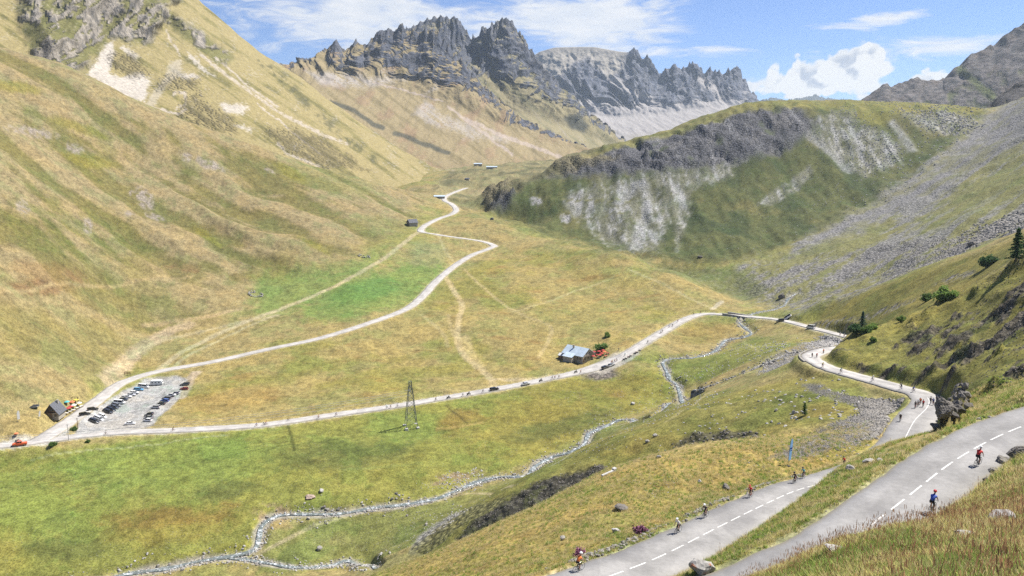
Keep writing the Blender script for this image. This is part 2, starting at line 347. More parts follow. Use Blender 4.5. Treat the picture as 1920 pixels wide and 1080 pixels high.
def inpoly(poly, feather, ymin=0, ymax=1e9):
    """soft area on the ground whose outline is surveyed in picture columns and rows, between two distances"""
    P = np.array(poly, float); x = PXg.astype(np.float32); y = PYg.astype(np.float32)
    jx = np.where(True, 0, 0)
    x0, x1, y0, y1 = P[:, 0].min() - 3 * feather, P[:, 0].max() + 3 * feather, P[:, 1].min() - 3 * feather, P[:, 1].max() + 3 * feather
    m = (x > x0) & (x < x1) & (y > y0) & (y < y1) & (GY >= ymin) & (GY <= ymax)
    out = np.zeros(x.shape, np.float32); xs = x[m]; ys = y[m]
    if xs.size == 0: return out
    ins = np.zeros(xs.size, bool); d2 = np.full(xs.size, 1e12, np.float32)
    for i in range(len(P)):
        ax, ay = P[i]; bx, by = P[(i + 1) % len(P)]
        c = ((ay > ys) != (by > ys)); 
        if by != ay: ins ^= c & (xs < (bx - ax) * (ys - ay) / (by - ay) + ax)
        L2 = (bx - ax) ** 2 + (by - ay) ** 2 + 1e-9
        t = np.clip(((xs - ax) * (bx - ax) + (ys - ay) * (by - ay)) / L2, 0, 1)
        d2 = np.minimum(d2, (xs - ax - t * (bx - ax)) ** 2 + (ys - ay - t * (by - ay)) ** 2)
    sd = np.sqrt(d2) * np.where(ins, 1, -1)
    sd = sd + NPX[m] * feather
    out[m] = sstep(sd, -feather, feather); return out
def blob(px, py, rx, ry, rot=0, ymin=0, ymax=1e9):
    c, s = math.cos(R(rot)), math.sin(R(rot)); dx = PXg - px; dy = PYg - py
    u = (dx * c + dy * s) / rx; v = (-dx * s + dy * c) / ry
    r = np.sqrt(u * u + v * v) + NPX * 0.35
    return np.where((GY >= ymin) & (GY <= ymax), 1 - sstep(r, 0.55, 1.1), 0).astype(np.float32)
# ragged edges for areas: noise in metres that scales with distance
_lw = GV[None, :] * np.ones((NA, 1))
NPX = (fbm(GX / 9.0, GY / 9.0, 4, 11) * 0.6 + fbm(GA[:, None] * 90 + 0 * GX, _lw * 90, 3, 12) * 1.0).astype(np.float32)

def ground_at(px, py, ymin=None):
    """first ground met by the ray of a pixel (smooth ground)"""
    a, e = pix2ae(px, py); i = np.clip(np.searchsorted(GA, a) - 1, 0, NA - 2); f = (a - GA[i]) / (GA[i + 1] - GA[i])
    prof = ((1 - f) * GZ[i] + f * GZ[i + 1] - CZ) / np.exp(GV)
    j0 = 0 if ymin is None else np.searchsorted(GV, math.log(ymin))
    k = np.nonzero(prof[j0:] >= e)[0]
    j = (j0 + k[0]) if len(k) else NV - 1
    if j > j0 and len(k):
        g = (e - prof[j - 1]) / max(prof[j] - prof[j - 1], 1e-9); v = GV[j - 1] + g * (GV[j] - GV[j - 1])
    else: v = GV[j]
    Y = math.exp(v); return np.array([a * Y, Y, CZ + e * Y])
def height(x, y):
    """height of the finished ground at a place"""
    x = np.atleast_1d(np.asarray(x, float)); y = np.atleast_1d(np.asarray(y, float))
    a = np.clip(x / y, GA[0], GA[-1] - 1e-6); v = np.clip(np.log(y), GV[0], GV[-1] - 1e-6)
    i = np.clip(np.searchsorted(GA, a, 'right') - 1, 0, NA - 2); j = np.clip(np.searchsorted(GV, v, 'right') - 1, 0, NV - 2)
    fa = (a - GA[i]) / (GA[i + 1] - GA[i]); fv = (y - GYv[j]) / (GYv[j + 1] - GYv[j])
    return (1 - fa) * ((1 - fv) * GZ[i, j] + fv * GZ[i, j + 1]) + fa * ((1 - fv) * GZ[i + 1, j] + fv * GZ[i + 1, j + 1])
GYv = np.exp(GV)

def field(C, maxd, zcol=True):
    """distance of every ground vertex to a curve C (n,3), within maxd; and the curve's height at the foot point"""
    D = np.full((NA, NV), 1e9, np.float32); H = np.zeros((NA, NV), np.float32); S = np.zeros((NA, NV), np.float32); s0 = 0
    for k in range(len(C) - 1):
        p, q = C[k], C[k + 1]; L = math.hypot(q[0] - p[0], q[1] - p[1]) + 1e-9
        y0, y1 = max(min(p[1], q[1]) - maxd, 3.5), max(p[1], q[1]) + maxd; x0, x1 = min(p[0], q[0]) - maxd, max(p[0], q[0]) + maxd
        j0, j1 = np.searchsorted(GYv, y0), np.searchsorted(GYv, y1); al = min(x0 / y0, x0 / y1); ah = max(x1 / y0, x1 / y1)
        i0, i1 = np.searchsorted(GA, al), np.searchsorted(GA, ah)
        if j1 > j0 and i1 > i0:
            X = GX[i0:i1, j0:j1]; Y = GY[i0:i1, j0:j1]
            t = np.clip(((X - p[0]) * (q[0] - p[0]) + (Y - p[1]) * (q[1] - p[1])) / L ** 2, 0, 1)
            d = np.hypot(X - p[0] - t * (q[0] - p[0]), Y - p[1] - t * (q[1] - p[1]))
            m = d < D[i0:i1, j0:j1]
            D[i0:i1, j0:j1][m] = d[m]; S[i0:i1, j0:j1][m] = (s0 + t * L)[m]
            if zcol: H[i0:i1, j0:j1][m] = (p[2] + t * (q[2] - p[2]))[m]
        s0 += L
    return D, H, S
def smooth_z(C, n):
    z = C[:, 2].copy(); k = np.ones(n) / n; zp = np.concatenate([np.full(n, z[0]), z, np.full(n, z[-1])])
    zz = np.convolve(zp, k, 'same')[n:-n]; C = C.copy(); C[:, 2] = zz; return C
RC = {}
for _k, _r in ROADS.items():
    C = curve_step(np.array([unproj(*p) for p in _r]), 2.0)
    RC[_k] = smooth_z(C, 25 if _k == 'valley' else 15)
_c0 = RC['track']; _n0 = 14; _j = int(np.argmin(np.hypot(RC['valley'][:, 0] - _c0[0, 0], RC['valley'][:, 1] - _c0[0, 1]))); _dz0 = RC['valley'][_j, 2] - 0.05 - _c0[0, 2]; _c0[:_n0, 2] += _dz0 * np.linspace(1, 0, _n0)
def px_curve(pts, step, lift=0.0):
    C = curve_step(np.array([ground_at(p[0], p[1], p[2] if len(p) > 2 else None) for p in pts]), step); C[:, 2] += lift; return C
RIVER_PX = [(1386, 600), (1388, 606), (1400, 616), (1408, 623), (1398, 630), (1362, 637), (1350, 648), (1338, 658), (1305, 669), (1262, 672), (1243, 677), (1250, 695), (1256, 708), (1272, 726), (1296, 738), (1292, 747), (1255, 757), (1232, 772), (1205, 782), (1165, 787), (1125, 801), (1104, 812), (1095, 830), (1070, 845), (1035, 856), (1005, 872), (985, 888), (940, 893), (900, 900), (850, 920), (820, 932), (760, 944), (700, 950), (640, 961), (590, 962), (540, 962), (510, 968), (490, 985), (486, 1003), (476, 1028), (440, 1040), (380, 1048), (320, 1062), (250, 1072), (180, 1085), (60, 1105), (-100, 1125)]
UPSTREAM_PX = [(1492, 548), (1478, 560), (1470, 572), (1450, 580), (1425, 584), (1404, 590), (1386, 600)]
BROOK_PX = [(705, 1059), (660, 1056), (620, 1058), (580, 1061), (540, 1060), (500, 1054), (460, 1048), (430, 1045)]
CREEK_PX = [(1500, 656), (1440, 678), (1385, 704), (1350, 716), (1325, 726), (1298, 738)]
RV = {'river': px_curve(RIVER_PX, 1.6), 'upper': px_curve(UPSTREAM_PX, 2.0), 'brook': px_curve(BROOK_PX, 1.6), 'creek': px_curve(CREEK_PX, 2.0)}
RVW = {'river': 1.45, 'upper': 1.0, 'brook': 1.1, 'creek': 0.7}

# ---------------- relief: gullies, hummocks, cliffs, tussocks
hill = inpoly([(-900, 900), (-900, -600), (0, 40), (120, 100), (360, 215), (560, 285), (810, 350), (770, 415), (600, 500), (470, 560), (330, 625), (180, 700), (0, 775)], 26, 200, 960)
knoll = inpoly([(905, 392), (960, 340), (1060, 292), (1200, 258), (1320, 216), (1390, 190), (1700, 185), (1860, 190), (1830, 240), (1700, 350), (1600, 410), (1500, 455), (1400, 488), (1280, 495), (1130, 470), (1000, 430)], 10, 590, 960)
fan = inpoly([(1380, 500), (1500, 455), (1700, 345), (1850, 215), (2300, -60), (2300, 380), (1920, 440), (1800, 485), (1620, 545), (1500, 585), (1430, 572), (1370, 540)], 14, 400, 1000)
nose = inpoly([(1560, 650), (1610, 622), (1720, 586), (1850, 520), (1920, 480), (2200, 350), (2200, 640), (1920, 720), (1790, 745), (1750, 728), (1640, 706), (1530, 676)], 8, 120, 275)
gold = inpoly([(600, 1130), (700, 1078), (870, 1008), (1000, 948), (1130, 884), (1300, 838), (1500, 812), (1640, 790), (1680, 830), (1560, 868), (1400, 922), (1250, 990), (1040, 1080), (900, 1200)], 8, 55, 168)
spur = inpoly([(1600, 700), (1480, 712), (1300, 752), (1100, 836), (880, 950), (760, 1040), (880, 1060), (1130, 930), (1300, 870), (1500, 800), (1640, 770)], 8, 150, 262)
near = sstep(GY, 62, 48) * sstep(PXg, 1150, 1350)
gx, gy = GX, GY
rot = lambda ang: (gx * math.cos(R(ang)) + gy * math.sin(R(ang)), -gx * math.sin(R(ang)) + gy * math.cos(R(ang)))
u, w = rot(-14)
wob = fbm(gx / 120, gy / 120, 3, 40) * 26
gul = fbm((u) / 210, (w + wob) / 34, 4, 3, 0.5)
gul2 = ridged(u / 160 + 9, (w + wob * 1.3) / 52, 3, 5)
hillup = hill * sstep(PYg, 640, 470)
hmod = 0.45 + 0.9 * sstep(fbm(gx / 150, gy / 150, 3, 43), -0.25, 0.4)
dz = hillup * hmod * (gul * 5.2 + (gul2 - 0.6) * 4.6) + hill * fbm(gx / 30, gy / 30, 4, 21) * 1.1
flat = 1 - np.clip(hill + knoll + fan + nose + gold, 0, 1)
dz += flat * sstep(GY, 200, 330) * (fbm(gx / 46, gy / 46, 4, 8) * 1.8 + fbm(gx / 17, gy / 17, 3, 18) * 0.8)
dz += inpoly([(800, 360), (860, 300), (1100, 285), (1160, 300), (1020, 330), (930, 380), (880, 395)], 8, 780, 1800) * (ridged(gx / 55, gy / 70, 4, 19) - 0.55) * 9
dz += fbm(gx / 9, gy / 9, 4, 9) * np.clip(GY / 500, 0.05, 0.6)
dz += gold * (fbm(gx / 14, gy / 14, 4, 31) * 0.8 + fbm(gx / 3.2, gy / 3.2, 3, 32) * 0.25)
dz += spur * fbm(gx / 12, gy / 12, 4, 33) * 1.1
dz += nose * ((ridged(gx / 26, gy / 26, 4, 35) - 0.55) * 2.6 + fbm(gx / 5, gy / 5, 3, 36) * 0.7)
nrb = sstep(fbm(gx / 15, gy / 10, 4, 140) + 0.25 * np.clip(blob(1850, 620, 130, 40, -24) + blob(1720, 640, 60, 20, -22), 0, 1), 0.10, 0.27)
dz += nose * nrb * ((ridged(gx / 9, gy / 9, 4, 37) - 0.45) * 5.0)
dz += near * (fbm(gx / 4, gy / 4, 3, 51) * 0.35 + fbm(gx / 0.9, gy / 0.9, 3, 52) * 0.10)
# knoll: ribbed cliffs above, gullied face below
kn_cliff = knoll * np.clip(inpoly([(1020, 330), (1060, 292), (1200, 256), (1310, 220), (1400, 196), (1490, 200), (1530, 235), (1470, 285), (1380, 305), (1240, 322), (1120, 330)], 10, 700, 960), 0, 1)
rib = ridged(gx / 30, gy / 70, 5, 61)
dz += knoll * (fbm(gx / 34, gy / 60, 4, 62) * 5.0 + (ridged(gx / 22, gy / 80, 3, 64) - 0.6) * 3.5) + kn_cliff * sstep(GY, 900, 860) * ((rib - 0.5) * 4 + (ridged((gx + 0.7 * gy) / 11, gy / 46, 4, 65) - 0.5) * 5 + (ridged((gx + gy) / 60, (gx - gy) / 80, 4, 67) - 0.5) * 8)
_s = GZ + dz + 0.30 * gx + 24 * fbm(gx / 60, gy / 60, 4, 68); _f = (_s / 17.0) % 1.0; dz += kn_cliff * sstep(GY, 905, 870) * ((sstep(_f, 0.30, 0.70) - _f) * 4.6 * (0.5 + sstep(fbm(gx / 45, gy / 45, 2, 168), -0.2, 0.3)) - 4.0 * sstep(ridged((gx + 0.3 * gy + 8 * fbm(gx / 25, gy / 25, 3, 69)) / 34, gy / 150, 2, 70), 0.78, 0.96))
crag = blob(935, 368, 34, 34, 0, 700, 900)
dz += crag * (5 + (ridged(gx / 12, gy / 20, 4, 66) - 0.5) * 9)
dz += fan * (fbm(gx / 40, gy / 60, 4, 71) * 4 + fbm(gx / 6, gy / 6, 3, 72) * 0.9)
# dark scarp on the near side of the spur
scarp = inpoly([(855, 1012), (880, 985), (940, 945), (1000, 908), (1060, 888), (1130, 872), (1150, 905), (1060, 940), (980, 985), (900, 1030)], 5, 150, 205)
scarp = np.maximum(scarp, 0.8 * inpoly([(1260, 836), (1300, 815), (1360, 808), (1420, 812), (1420, 835), (1300, 862)], 5, 150, 210))
dz += scarp * ((ridged(gx / 6, gy / 14, 4, 81) - 0.45) * 1.8 + fbm(gx / 14, gy / 14, 3, 82) * 1.5)
# cut bank at the bend on the right
bluff = inpoly([(1755, 800), (1762, 760), (1775, 738), (1800, 735), (1815, 770), (1790, 800), (1765, 818)], 5, 105, 175)
dz += bluff * (2.2 + (ridged(gx / 5, gy / 5, 4, 83) - 0.5) * 4)
# slumps on the hillside
GZ = GZ + dz
# ---------------- roads and water cut into the ground
def bench(C, half, blend, drop, soft=0.0):
    global GZ
    D, H, S = field(C, half + blend)
    w_ = 1 - sstep(D, half, half + blend)
    GZ = np.where(D < 1e8, GZ * (1 - w_) + (H - drop) * w_, GZ)
    return D, S
lot = inpoly([(140, 812), (150, 795), (230, 735), (275, 712), (330, 705), (352, 712), (330, 755), (285, 800), (262, 806), (160, 818)], 4, 290, 400)
_lotz = np.median(GZ[lot > 0.6]) if (lot > 0.6).any() else 8
DT, ST = bench(RC['track'], 4.0, 5, 0.18)
DR, SR = bench(RC['valley'], 3.75, 3.2, 0.22)
DW = {}
for _k in RV:
    RV[_k] = smooth_z(RV[_k], 9)
    RV[_k][:, 2] = np.minimum.accumulate(RV[_k][:, 2]) if _k in ('river',) else RV[_k][:, 2]
    wv = RVW[_k]
    D, H, S = field(RV[_k], wv * 3.2)
    w_ = 1 - sstep(D, wv * 0.9, wv * 3.0)
    ok = (D < 1e8) & (DR > 4.3)
    GZ = np.where(ok, GZ * (1 - w_) + (H - 1.15 * (wv / 2.6)) * w_, GZ); DW[_k] = D
WAT = np.minimum.reduce([DW[k] / RVW[k] for k in DW])
CLEAR = np.minimum(np.minimum(DR / np.where(GY < 125, 3.55, 4.6), DT / 4.2), WAT / 1.3)          # < 1 on roads and water
# ------------------------------------------------------------------ land cover: the ground's own colours
GOLD = srgb(203, 180, 112); TAN = srgb(205, 180, 128); STRAW = srgb(214, 186, 104); OLIVE = srgb(150, 142, 70); GREEN = srgb(150, 166, 66); BRIGHT = srgb(150, 176, 82); DARKG = srgb(104, 116, 54); MOSS = srgb(126, 132, 56)
BROWN = srgb(170, 128, 84); SCREE = srgb(190, 184, 178); PALE = srgb(232, 226, 216); ROCK = srgb(128, 124, 122); DROCK = srgb(92, 92, 94); DIRT = srgb(222, 204, 172); GRAVEL = srgb(226, 220, 206); SCREED = srgb(158, 153, 152)
CC = np.zeros((NA, NV, 3), np.float32)
RK = np.zeros((NA, NV), np.float32)                     # how stony
n_big = fbm(gx / 70, gy / 70, 4, 101); n_mid = fbm(gx / 17, gy / 17, 4, 102); n_sm = fbm(gx / 4.5, gy / 4.5, 3, 103)
n_px = fbm(GA[:, None] * 160 + 0 * gx, _lw * 200, 3, 104)
def lay(c, w_, stony=None):
    global CC, RK
    w_ = np.clip(w_, 0, 1)[..., None]; CC = CC * (1 - w_) + np.asarray(c, np.float32) * w_
    if stony is not None: RK = RK * (1 - w_[..., 0]) + stony * w_[..., 0]
def speck(th0, th1, n=None): return sstep(n_mid * 0.5 + n_sm * 0.5 if n is None else n, th0, th1)
lay(GOLD, np.ones((NA, NV)))
lay(GREEN, sstep(n_big + 0.5 * n_mid, -0.1, 0.35) * 0.55)
# the hillside: tan crests, olive hollows
lay(TAN * 0.9, hill * 0.85)
hol = sstep(-gul * 1.0 - (gul2 - 0.6) * 1.4 + 0.25 * n_mid, 0.02, 0.32)
lay(OLIVE * 0.9, hill * hol * 0.8)
lay(MOSS, hill * sstep(fbm(u / 90, w / 24, 3, 111) + 0.3 * n_mid, 0.24, 0.4) * 0.4)
lay(GOLD, hill * sstep(PYg, 430, 650) * 0.55); lay(OLIVE, hill * sstep(PYg, 400, 560) * sstep(n_big + 0.4 * n_mid, -0.05, 0.3) * 0.55)
for b_ in [(90, 510, 80, 26, 6), (75, 540, 70, 18, 0), (340, 500, 40, 10, 4)]: lay(BROWN, blob(*b_, 200, 700) * (0.35 + 0.4 * sstep(n_mid, -0.2, 0.3)))
for b_ in [(100, 430, 110, 55, 20), (230, 470, 60, 30, 10), (200, 420, 70, 40, 25), (60, 400, 70, 60, 10), (330, 610, 90, 20, -8), (600, 380, 60, 16, 20)]: lay(MOSS, blob(*b_, 200, 800) * 0.38 * sstep(n_mid + 0.5 * n_sm, -0.3, 0.2))
for b_ in [(620, 335, 120, 30, 14), (700, 420, 60, 20, 10)]: lay(srgb(165, 165, 92), blob(*b_, 200, 900) * 0.5)
for b_ in [(590, 460, 40, 9, 28), (390, 440, 40, 8, 35), (165, 300, 60, 14, 12), (150, 240, 70, 10, 20), (30, 165, 60, 12, 8), (545, 320, 40, 10, 30)]: lay(srgb(168, 158, 58), blob(*b_, 200, 900) * 0.7)
# bare slips
for b_ in [(272, 372, 16, 26, -32), (290, 404, 20, 8, 20), (242, 402, 10, 8, 20), (165, 424, 9, 16, -15), (42, 388, 14, 18, -20), (140, 278, 22, 10, 10), (392, 310, 34, 10, 22), (350, 296, 14, 8, 10), (505, 316, 12, 5, 22), (60, 248, 50, 10, 8), (250, 360, 10, 10, 0)]:
    lay(srgb(208, 190, 172), blob(*b_, 200, 900) * sstep(n_sm + 0.4 * n_px, -0.35, 0.2) * 0.85, 0.7)
# bright fertilised meadow under the barn
lay(BRIGHT, inpoly([(470, 560), (480, 515), (560, 505), (640, 500), (720, 470), (735, 480), (640, 545), (560, 580), (490, 600)], 20, 380, 760) * 0.75)
lay(BRIGHT, inpoly([(560, 580), (640, 540), (760, 490), (830, 490), (835, 515), (790, 545), (740, 575), (640, 600), (570, 600)], 16, 380, 760) * 0.85)
lay(srgb(124, 168, 76), blob(680, 545, 85, 26, -10, 380, 760) * 0.8)
lay(srgb(168, 172, 112), blob(800, 475, 45, 30, 0, 500, 760) * 0.7)
lay(srgb(176, 178, 88), blob(1150, 520, 90, 22, 6, 400, 700) * 0.5); lay(srgb(178, 178, 84), blob(1100, 590, 110, 30, 0, 400, 700) * 0.35)
# meadow between the roads, golden
mid = inpoly([(340, 700), (500, 660), (700, 612), (800, 560), (940, 470), (1080, 470), (1340, 545), (1300, 580), (1180, 650), (1030, 700), (760, 750), (480, 790), (330, 800)], 14, 300, 760)
lay(srgb(205, 182, 100), mid * (0.5 + 0.3 * n_mid)); lay(srgb(178, 168, 78), mid * sstep(n_big + 0.6 * n_mid, 0.0, 0.4) * 0.75); lay(srgb(192, 150, 82), mid * sstep(fbm(gx / 26, gy / 14, 3, 120), 0.22, 0.5) * 0.55)
lay(srgb(198, 160, 80), blob(430, 750, 120, 26, -8, 300, 420) * 0.45)
# meadow below the valley road
low = inpoly([(-300, 860), (0, 850), (330, 815), (620, 786), (930, 738), (1110, 704), (1250, 690), (1290, 740), (1120, 800), (1000, 868), (830, 928), (640, 955), (490, 966), (470, 1040), (0, 1100), (-300, 1150)], 10, 205, 400)
lay(srgb(166, 170, 66), low * 0.85); lay(srgb(190, 178, 80), low * sstep(n_big + 0.5 * n_mid, 0.0, 0.35) * 0.7)
lay(srgb(156, 174, 74), low * np.clip(blob(330, 870, 260, 60, -5) + blob(60, 960, 110, 60, 0) + blob(760, 800, 90, 30), 0, 1) * 0.75)
lay(srgb(178, 162, 70), low * np.clip(blob(1060, 770, 220, 80, -15) + blob(330, 985, 150, 40, -6), 0, 1) * 0.75)
lay(srgb(170, 140, 64), low * np.clip(blob(280, 970, 110, 26, -4) + blob(400, 960, 70, 26, -6) + blob(870, 790, 60, 25, -10) + blob(1130, 740, 60, 20, -10), 0, 1) * sstep(n_mid, -0.3, 0.2) * 0.75)
lay(srgb(118, 126, 62), low * np.clip(blob(640, 855, 170, 32, -4) + blob(420, 920, 80, 18, -10) + blob(1100, 790, 90, 22, -14) + blob(130, 1030, 90, 26) + blob(1010, 810, 70, 18, -10), 0, 1) * 0.6)
lay(srgb(196, 166, 128), np.clip(blob(515, 960, 46, 20, 0, 200, 300) + blob(850, 895, 60, 14, -12, 240, 300) + blob(1135, 703, 42, 9, 0, 340, 400), 0, 1) * sstep(n_sm + 0.5 * n_px, -0.2, 0.25) * 0.85, 0.6)
lay(srgb(160, 148, 140), blob(1128, 704, 38, 11, 0, 340, 400) * 0.85, 1.0)
# terrace
terr = inpoly([(480, 1080), (500, 1000), (640, 968), (830, 940), (1000, 880), (1120, 812), (1290, 748), (1400, 725), (1300, 755), (1100, 838), (960, 925), (780, 1040), (700, 1060)], 8, 205, 330)
lay(srgb(152, 160, 74), terr * 0.8); lay(srgb(176, 166, 98), terr * sstep(n_mid + 0.3 * n_sm, 0.05, 0.4) * 0.6)
lay(srgb(200, 194, 182), inpoly([(765, 1040), (785, 1005), (840, 968), (900, 945), (965, 925), (930, 950), (850, 1000), (800, 1042)], 4, 190, 300) * 0.95, 1.0)
isle = inpoly([(1170, 672), (1250, 668), (1340, 662), (1410, 632), (1500, 640), (1440, 675), (1340, 715), (1270, 720), (1240, 690)], 8, 300, 450)
lay(srgb(158, 166, 70), isle * 0.8); lay(srgb(196, 166, 86), blob(1320, 625, 70, 24, -12, 390, 480) * 0.7)
# spur
lay(srgb(170, 164, 70), spur * 0.8); lay(srgb(128, 132, 54), spur * sstep(n_mid + 0.3 * n_sm, -0.05, 0.3) * 0.75); lay(srgb(196, 172, 84), spur * sstep(n_big + n_mid * 0.5, 0.12, 0.4) * 0.6)
lay(srgb(92, 88, 84), scarp * 0.9, 1.0); lay(srgb(110, 112, 62), scarp * sstep(n_sm + n_mid, 0.05, 0.4) * 0.7, 0.5)  # scarp rock coloured darker to carry the shade of its steep near face
# gold slope
lay(srgb(206, 180, 92), gold * 0.9); lay(srgb(170, 162, 66), gold * sstep(n_mid + 0.4 * n_sm + 0.4 * n_big, -0.02, 0.35) * 0.8); lay(srgb(222, 184, 96), gold * sstep(fbm(gx / 22, gy / 6, 3, 130), 0.05, 0.4) * 0.6)
# strips beside the two near roads
strip = inpoly([(1230, 1100), (1300, 1062), (1560, 880), (1680, 846), (1850, 790), (1920, 770), (1920, 790), (1700, 862), (1560, 985), (1440, 1080)], 8, 50, 118)
lay(srgb(176, 166, 78), strip * 0.9); lay(srgb(128, 142, 58), strip * sstep(n_sm + 0.5 * fbm(gx / 1.6, gy / 1.6, 3, 133), -0.1, 0.3) * 0.8); lay(srgb(214, 178, 96), strip * sstep(PXg, 1640, 1740) * 0.5)
lay(srgb(150, 158, 64), near); lay(srgb(196, 172, 88), near * sstep(fbm(gx / 3.5, gy / 3.5, 3, 134), 0.0, 0.35) * 0.8)
lay(srgb(165, 158, 148), np.clip(blob(1870, 845, 55, 22, -14, 50, 75) + 0.8 * blob(1720, 960, 24, 10, 0, 40, 56), 0, 1) * sstep(n_sm + 0.6 * fbm(gx / 0.8, gy / 0.8, 3, 135), -0.3, 0.1) * 0.9, 1.0)
# grey rubble between spur and road
rub = np.clip(inpoly([(1440, 862), (1490, 830), (1560, 795), (1640, 765), (1660, 790), (1650, 820), (1560, 842), (1500, 858)], 7, 100, 200) + inpoly([(1500, 722), (1540, 724), (1600, 745), (1690, 762), (1660, 778), (1560, 748)], 5, 140, 215) * 0.8, 0, 1)
lay(srgb(150, 147, 145), rub * sstep(n_sm + n_mid * 0.4, -0.4, 0.0) * 0.95, 1.0)
rub2 = inpoly([(1420, 700), (1440, 672), (1500, 650), (1560, 630), (1575, 640), (1540, 660), (1500, 690)], 6, 250, 400)
lay(srgb(176, 168, 156), rub2 * sstep(n_sm + n_mid * 0.4, -0.35, 0.1) * 0.9, 1.0)
# nose: olive turf broken by dark rock
lay(srgb(162, 156, 68), nose * 0.95); lay(srgb(176, 164, 78), nose * sstep(n_mid + 0.4 * n_sm, 0.02, 0.35) * 0.6)
nr = sstep(fbm(gx / 15, gy / 10, 4, 140) + 0.3 * n_sm + 0.25 * np.clip(blob(1850, 620, 130, 40, -24) + blob(1720, 640, 60, 20, -22), 0, 1), 0.14, 0.27)
lay(srgb(126, 116, 102), nose * nr * 0.92, 1.0); lay(srgb(110, 124, 48), nose * sstep(fbm(gx / 8, gy / 8, 3, 141), 0.15, 0.4) * 0.6)
rim1 = inpoly([(1560, 652), (1610, 622), (1720, 586), (1850, 520), (1930, 478), (1930, 505), (1850, 548), (1740, 605), (1640, 640), (1580, 655)], 6, 225, 275)
lay(srgb(190, 174, 74), rim1 * 0.75, 0.0)
lay(srgb(120, 112, 98), bluff * sstep(n_sm, -0.5, 0.1), 1.0)
bank2 = inpoly([(1765, 810), (1800, 745), (1930, 700), (1930, 760), (1850, 790), (1700, 845)], 6, 100, 150)
lay(srgb(180, 168, 74), bank2 * (1 - bluff) * 0.8); lay(srgb(132, 140, 54), bank2 * (1 - bluff) * sstep(n_sm + n_mid, 0, 0.4) * 0.6)
# second slope on the right
sec = inpoly([(1480, 598), (1500, 582), (1600, 552), (1720, 512), (1850, 470), (1930, 430), (1930, 500), (1850, 540), (1720, 600), (1600, 640), (1520, 612)], 6, 262, 445)
lay(srgb(176, 162, 72), sec * 0.9); lay(srgb(140, 138, 58), sec * sstep(n_mid + 0.4 * n_big, 0.0, 0.35) * 0.65); lay(srgb(205, 182, 86), sec * sstep(-n_mid - n_big, 0.1, 0.5) * 0.6)
for b_ in [(1660, 582, 90, 7, -20), (1560, 603, 50, 6, -8), (1790, 520, 50, 6, -20)]: lay(srgb(178, 170, 156), blob(*b_, 262, 445) * sstep(n_sm + n_px, -0.2, 0.3), 1.0)
# knoll
lay(srgb(120, 124, 70), knoll); lay(srgb(150, 142, 84), knoll * sstep(n_big + 0.5 * n_mid, 0.05, 0.4) * 0.7); lay(srgb(84, 100, 58), knoll * sstep(fbm(gx / 40, gy / 60, 3, 150), 0.05, 0.35) * 0.7)
def streaks(seed, f=6): return fbm((gx + 8 * n_big) / f, gy / (f * 11), 4, seed, 0.6)
kscr = np.clip(inpoly([(1060, 380), (1090, 350), (1180, 335), (1300, 310), (1400, 300), (1360, 330), (1290, 360), (1250, 420), (1230, 470), (1190, 470), (1150, 455), (1120, 440)], 14, 590, 960)
   + inpoly([(1490, 240), (1540, 225), (1600, 215), (1640, 245), (1690, 270), (1690, 300), (1620, 330), (1570, 300), (1530, 262)], 12, 590, 960) + inpoly([(1420, 385), (1470, 345), (1515, 310), (1525, 325), (1500, 350), (1440, 388)], 5, 590, 960)
   + inpoly([(1680, 205), (1760, 205), (1840, 235), (1800, 250), (1720, 240)], 10, 700, 960) + inpoly([(1560, 205), (1600, 200), (1600, 240), (1560, 250)], 6, 700, 960) + 0.8 * inpoly([(1260, 330), (1300, 330), (1295, 400), (1270, 470), (1262, 400)], 6, 590, 960), 0, 1)
lay(srgb(176, 172, 146), kscr * sstep(n_mid * 0.6 + n_sm * 0.4 + 0.4 * n_px, -0.5, 0.1) * 0.75, 0.5)
lay(srgb(232, 227, 219), kscr * sstep(streaks(151) + 0.4 * n_mid + 0.25 * n_sm, -0.05, 0.35) * 0.9, 0.5)
for s_ in ([(1208, 345), (1215, 390), (1200, 430), (1192, 465)], [(1195, 345), (1180, 365), (1160, 380)], [(1500, 232), (1520, 258), (1560, 290), (1590, 320)], [(1660, 215), (1690, 250), (1710, 280)]):
    D_, _, _ = field(px_curve(s_ , 4.0), 14); lay(srgb(226, 222, 216), (1 - sstep(D_, 2, 8)) * (0.55 + 0.5 * n_sm), 0.8)
lay(srgb(136, 134, 138), kn_cliff * 0.95, 1.0); lay(srgb(206, 202, 198), kn_cliff * sstep(streaks(153, 12), 0.12, 0.4) * 0.7, 1.0); lay(srgb(84, 88, 92), kn_cliff * sstep(streaks(154, 20), 0.1, 0.35) * 0.55, 1.0); lay(srgb(168, 162, 156), kn_cliff * sstep(fbm((gx + 0.8 * gy) / 50, (gx - gy) / 22, 4, 156), 0.05, 0.35) * 0.6, 1.0)
lay(srgb(106, 118, 66), kn_cliff * sstep(fbm(gx / 24, gy / 24, 4, 155), 0.22, 0.42) * 0.7, 0.3)
top_ = inpoly([(1060, 296), (1200, 258), (1320, 216), (1390, 190), (1860, 188), (1850, 212), (1720, 212), (1650, 224), (1560, 205), (1400, 206), (1320, 236), (1200, 270), (1100, 300)], 4, 820, 980)
lay(srgb(176, 166, 84), top_ * 0.85, 0.0); lay(srgb(112, 124, 66), top_ * sstep(n_mid, 0.05, 0.4) * 0.7)
lay(srgb(162, 158, 76), inpoly([(1600, 215), (1660, 195), (1690, 205), (1660, 235), (1615, 235)], 6, 780, 980) * 0.9, 0.0)
lay(srgb(104, 104, 108), crag, 1.0)
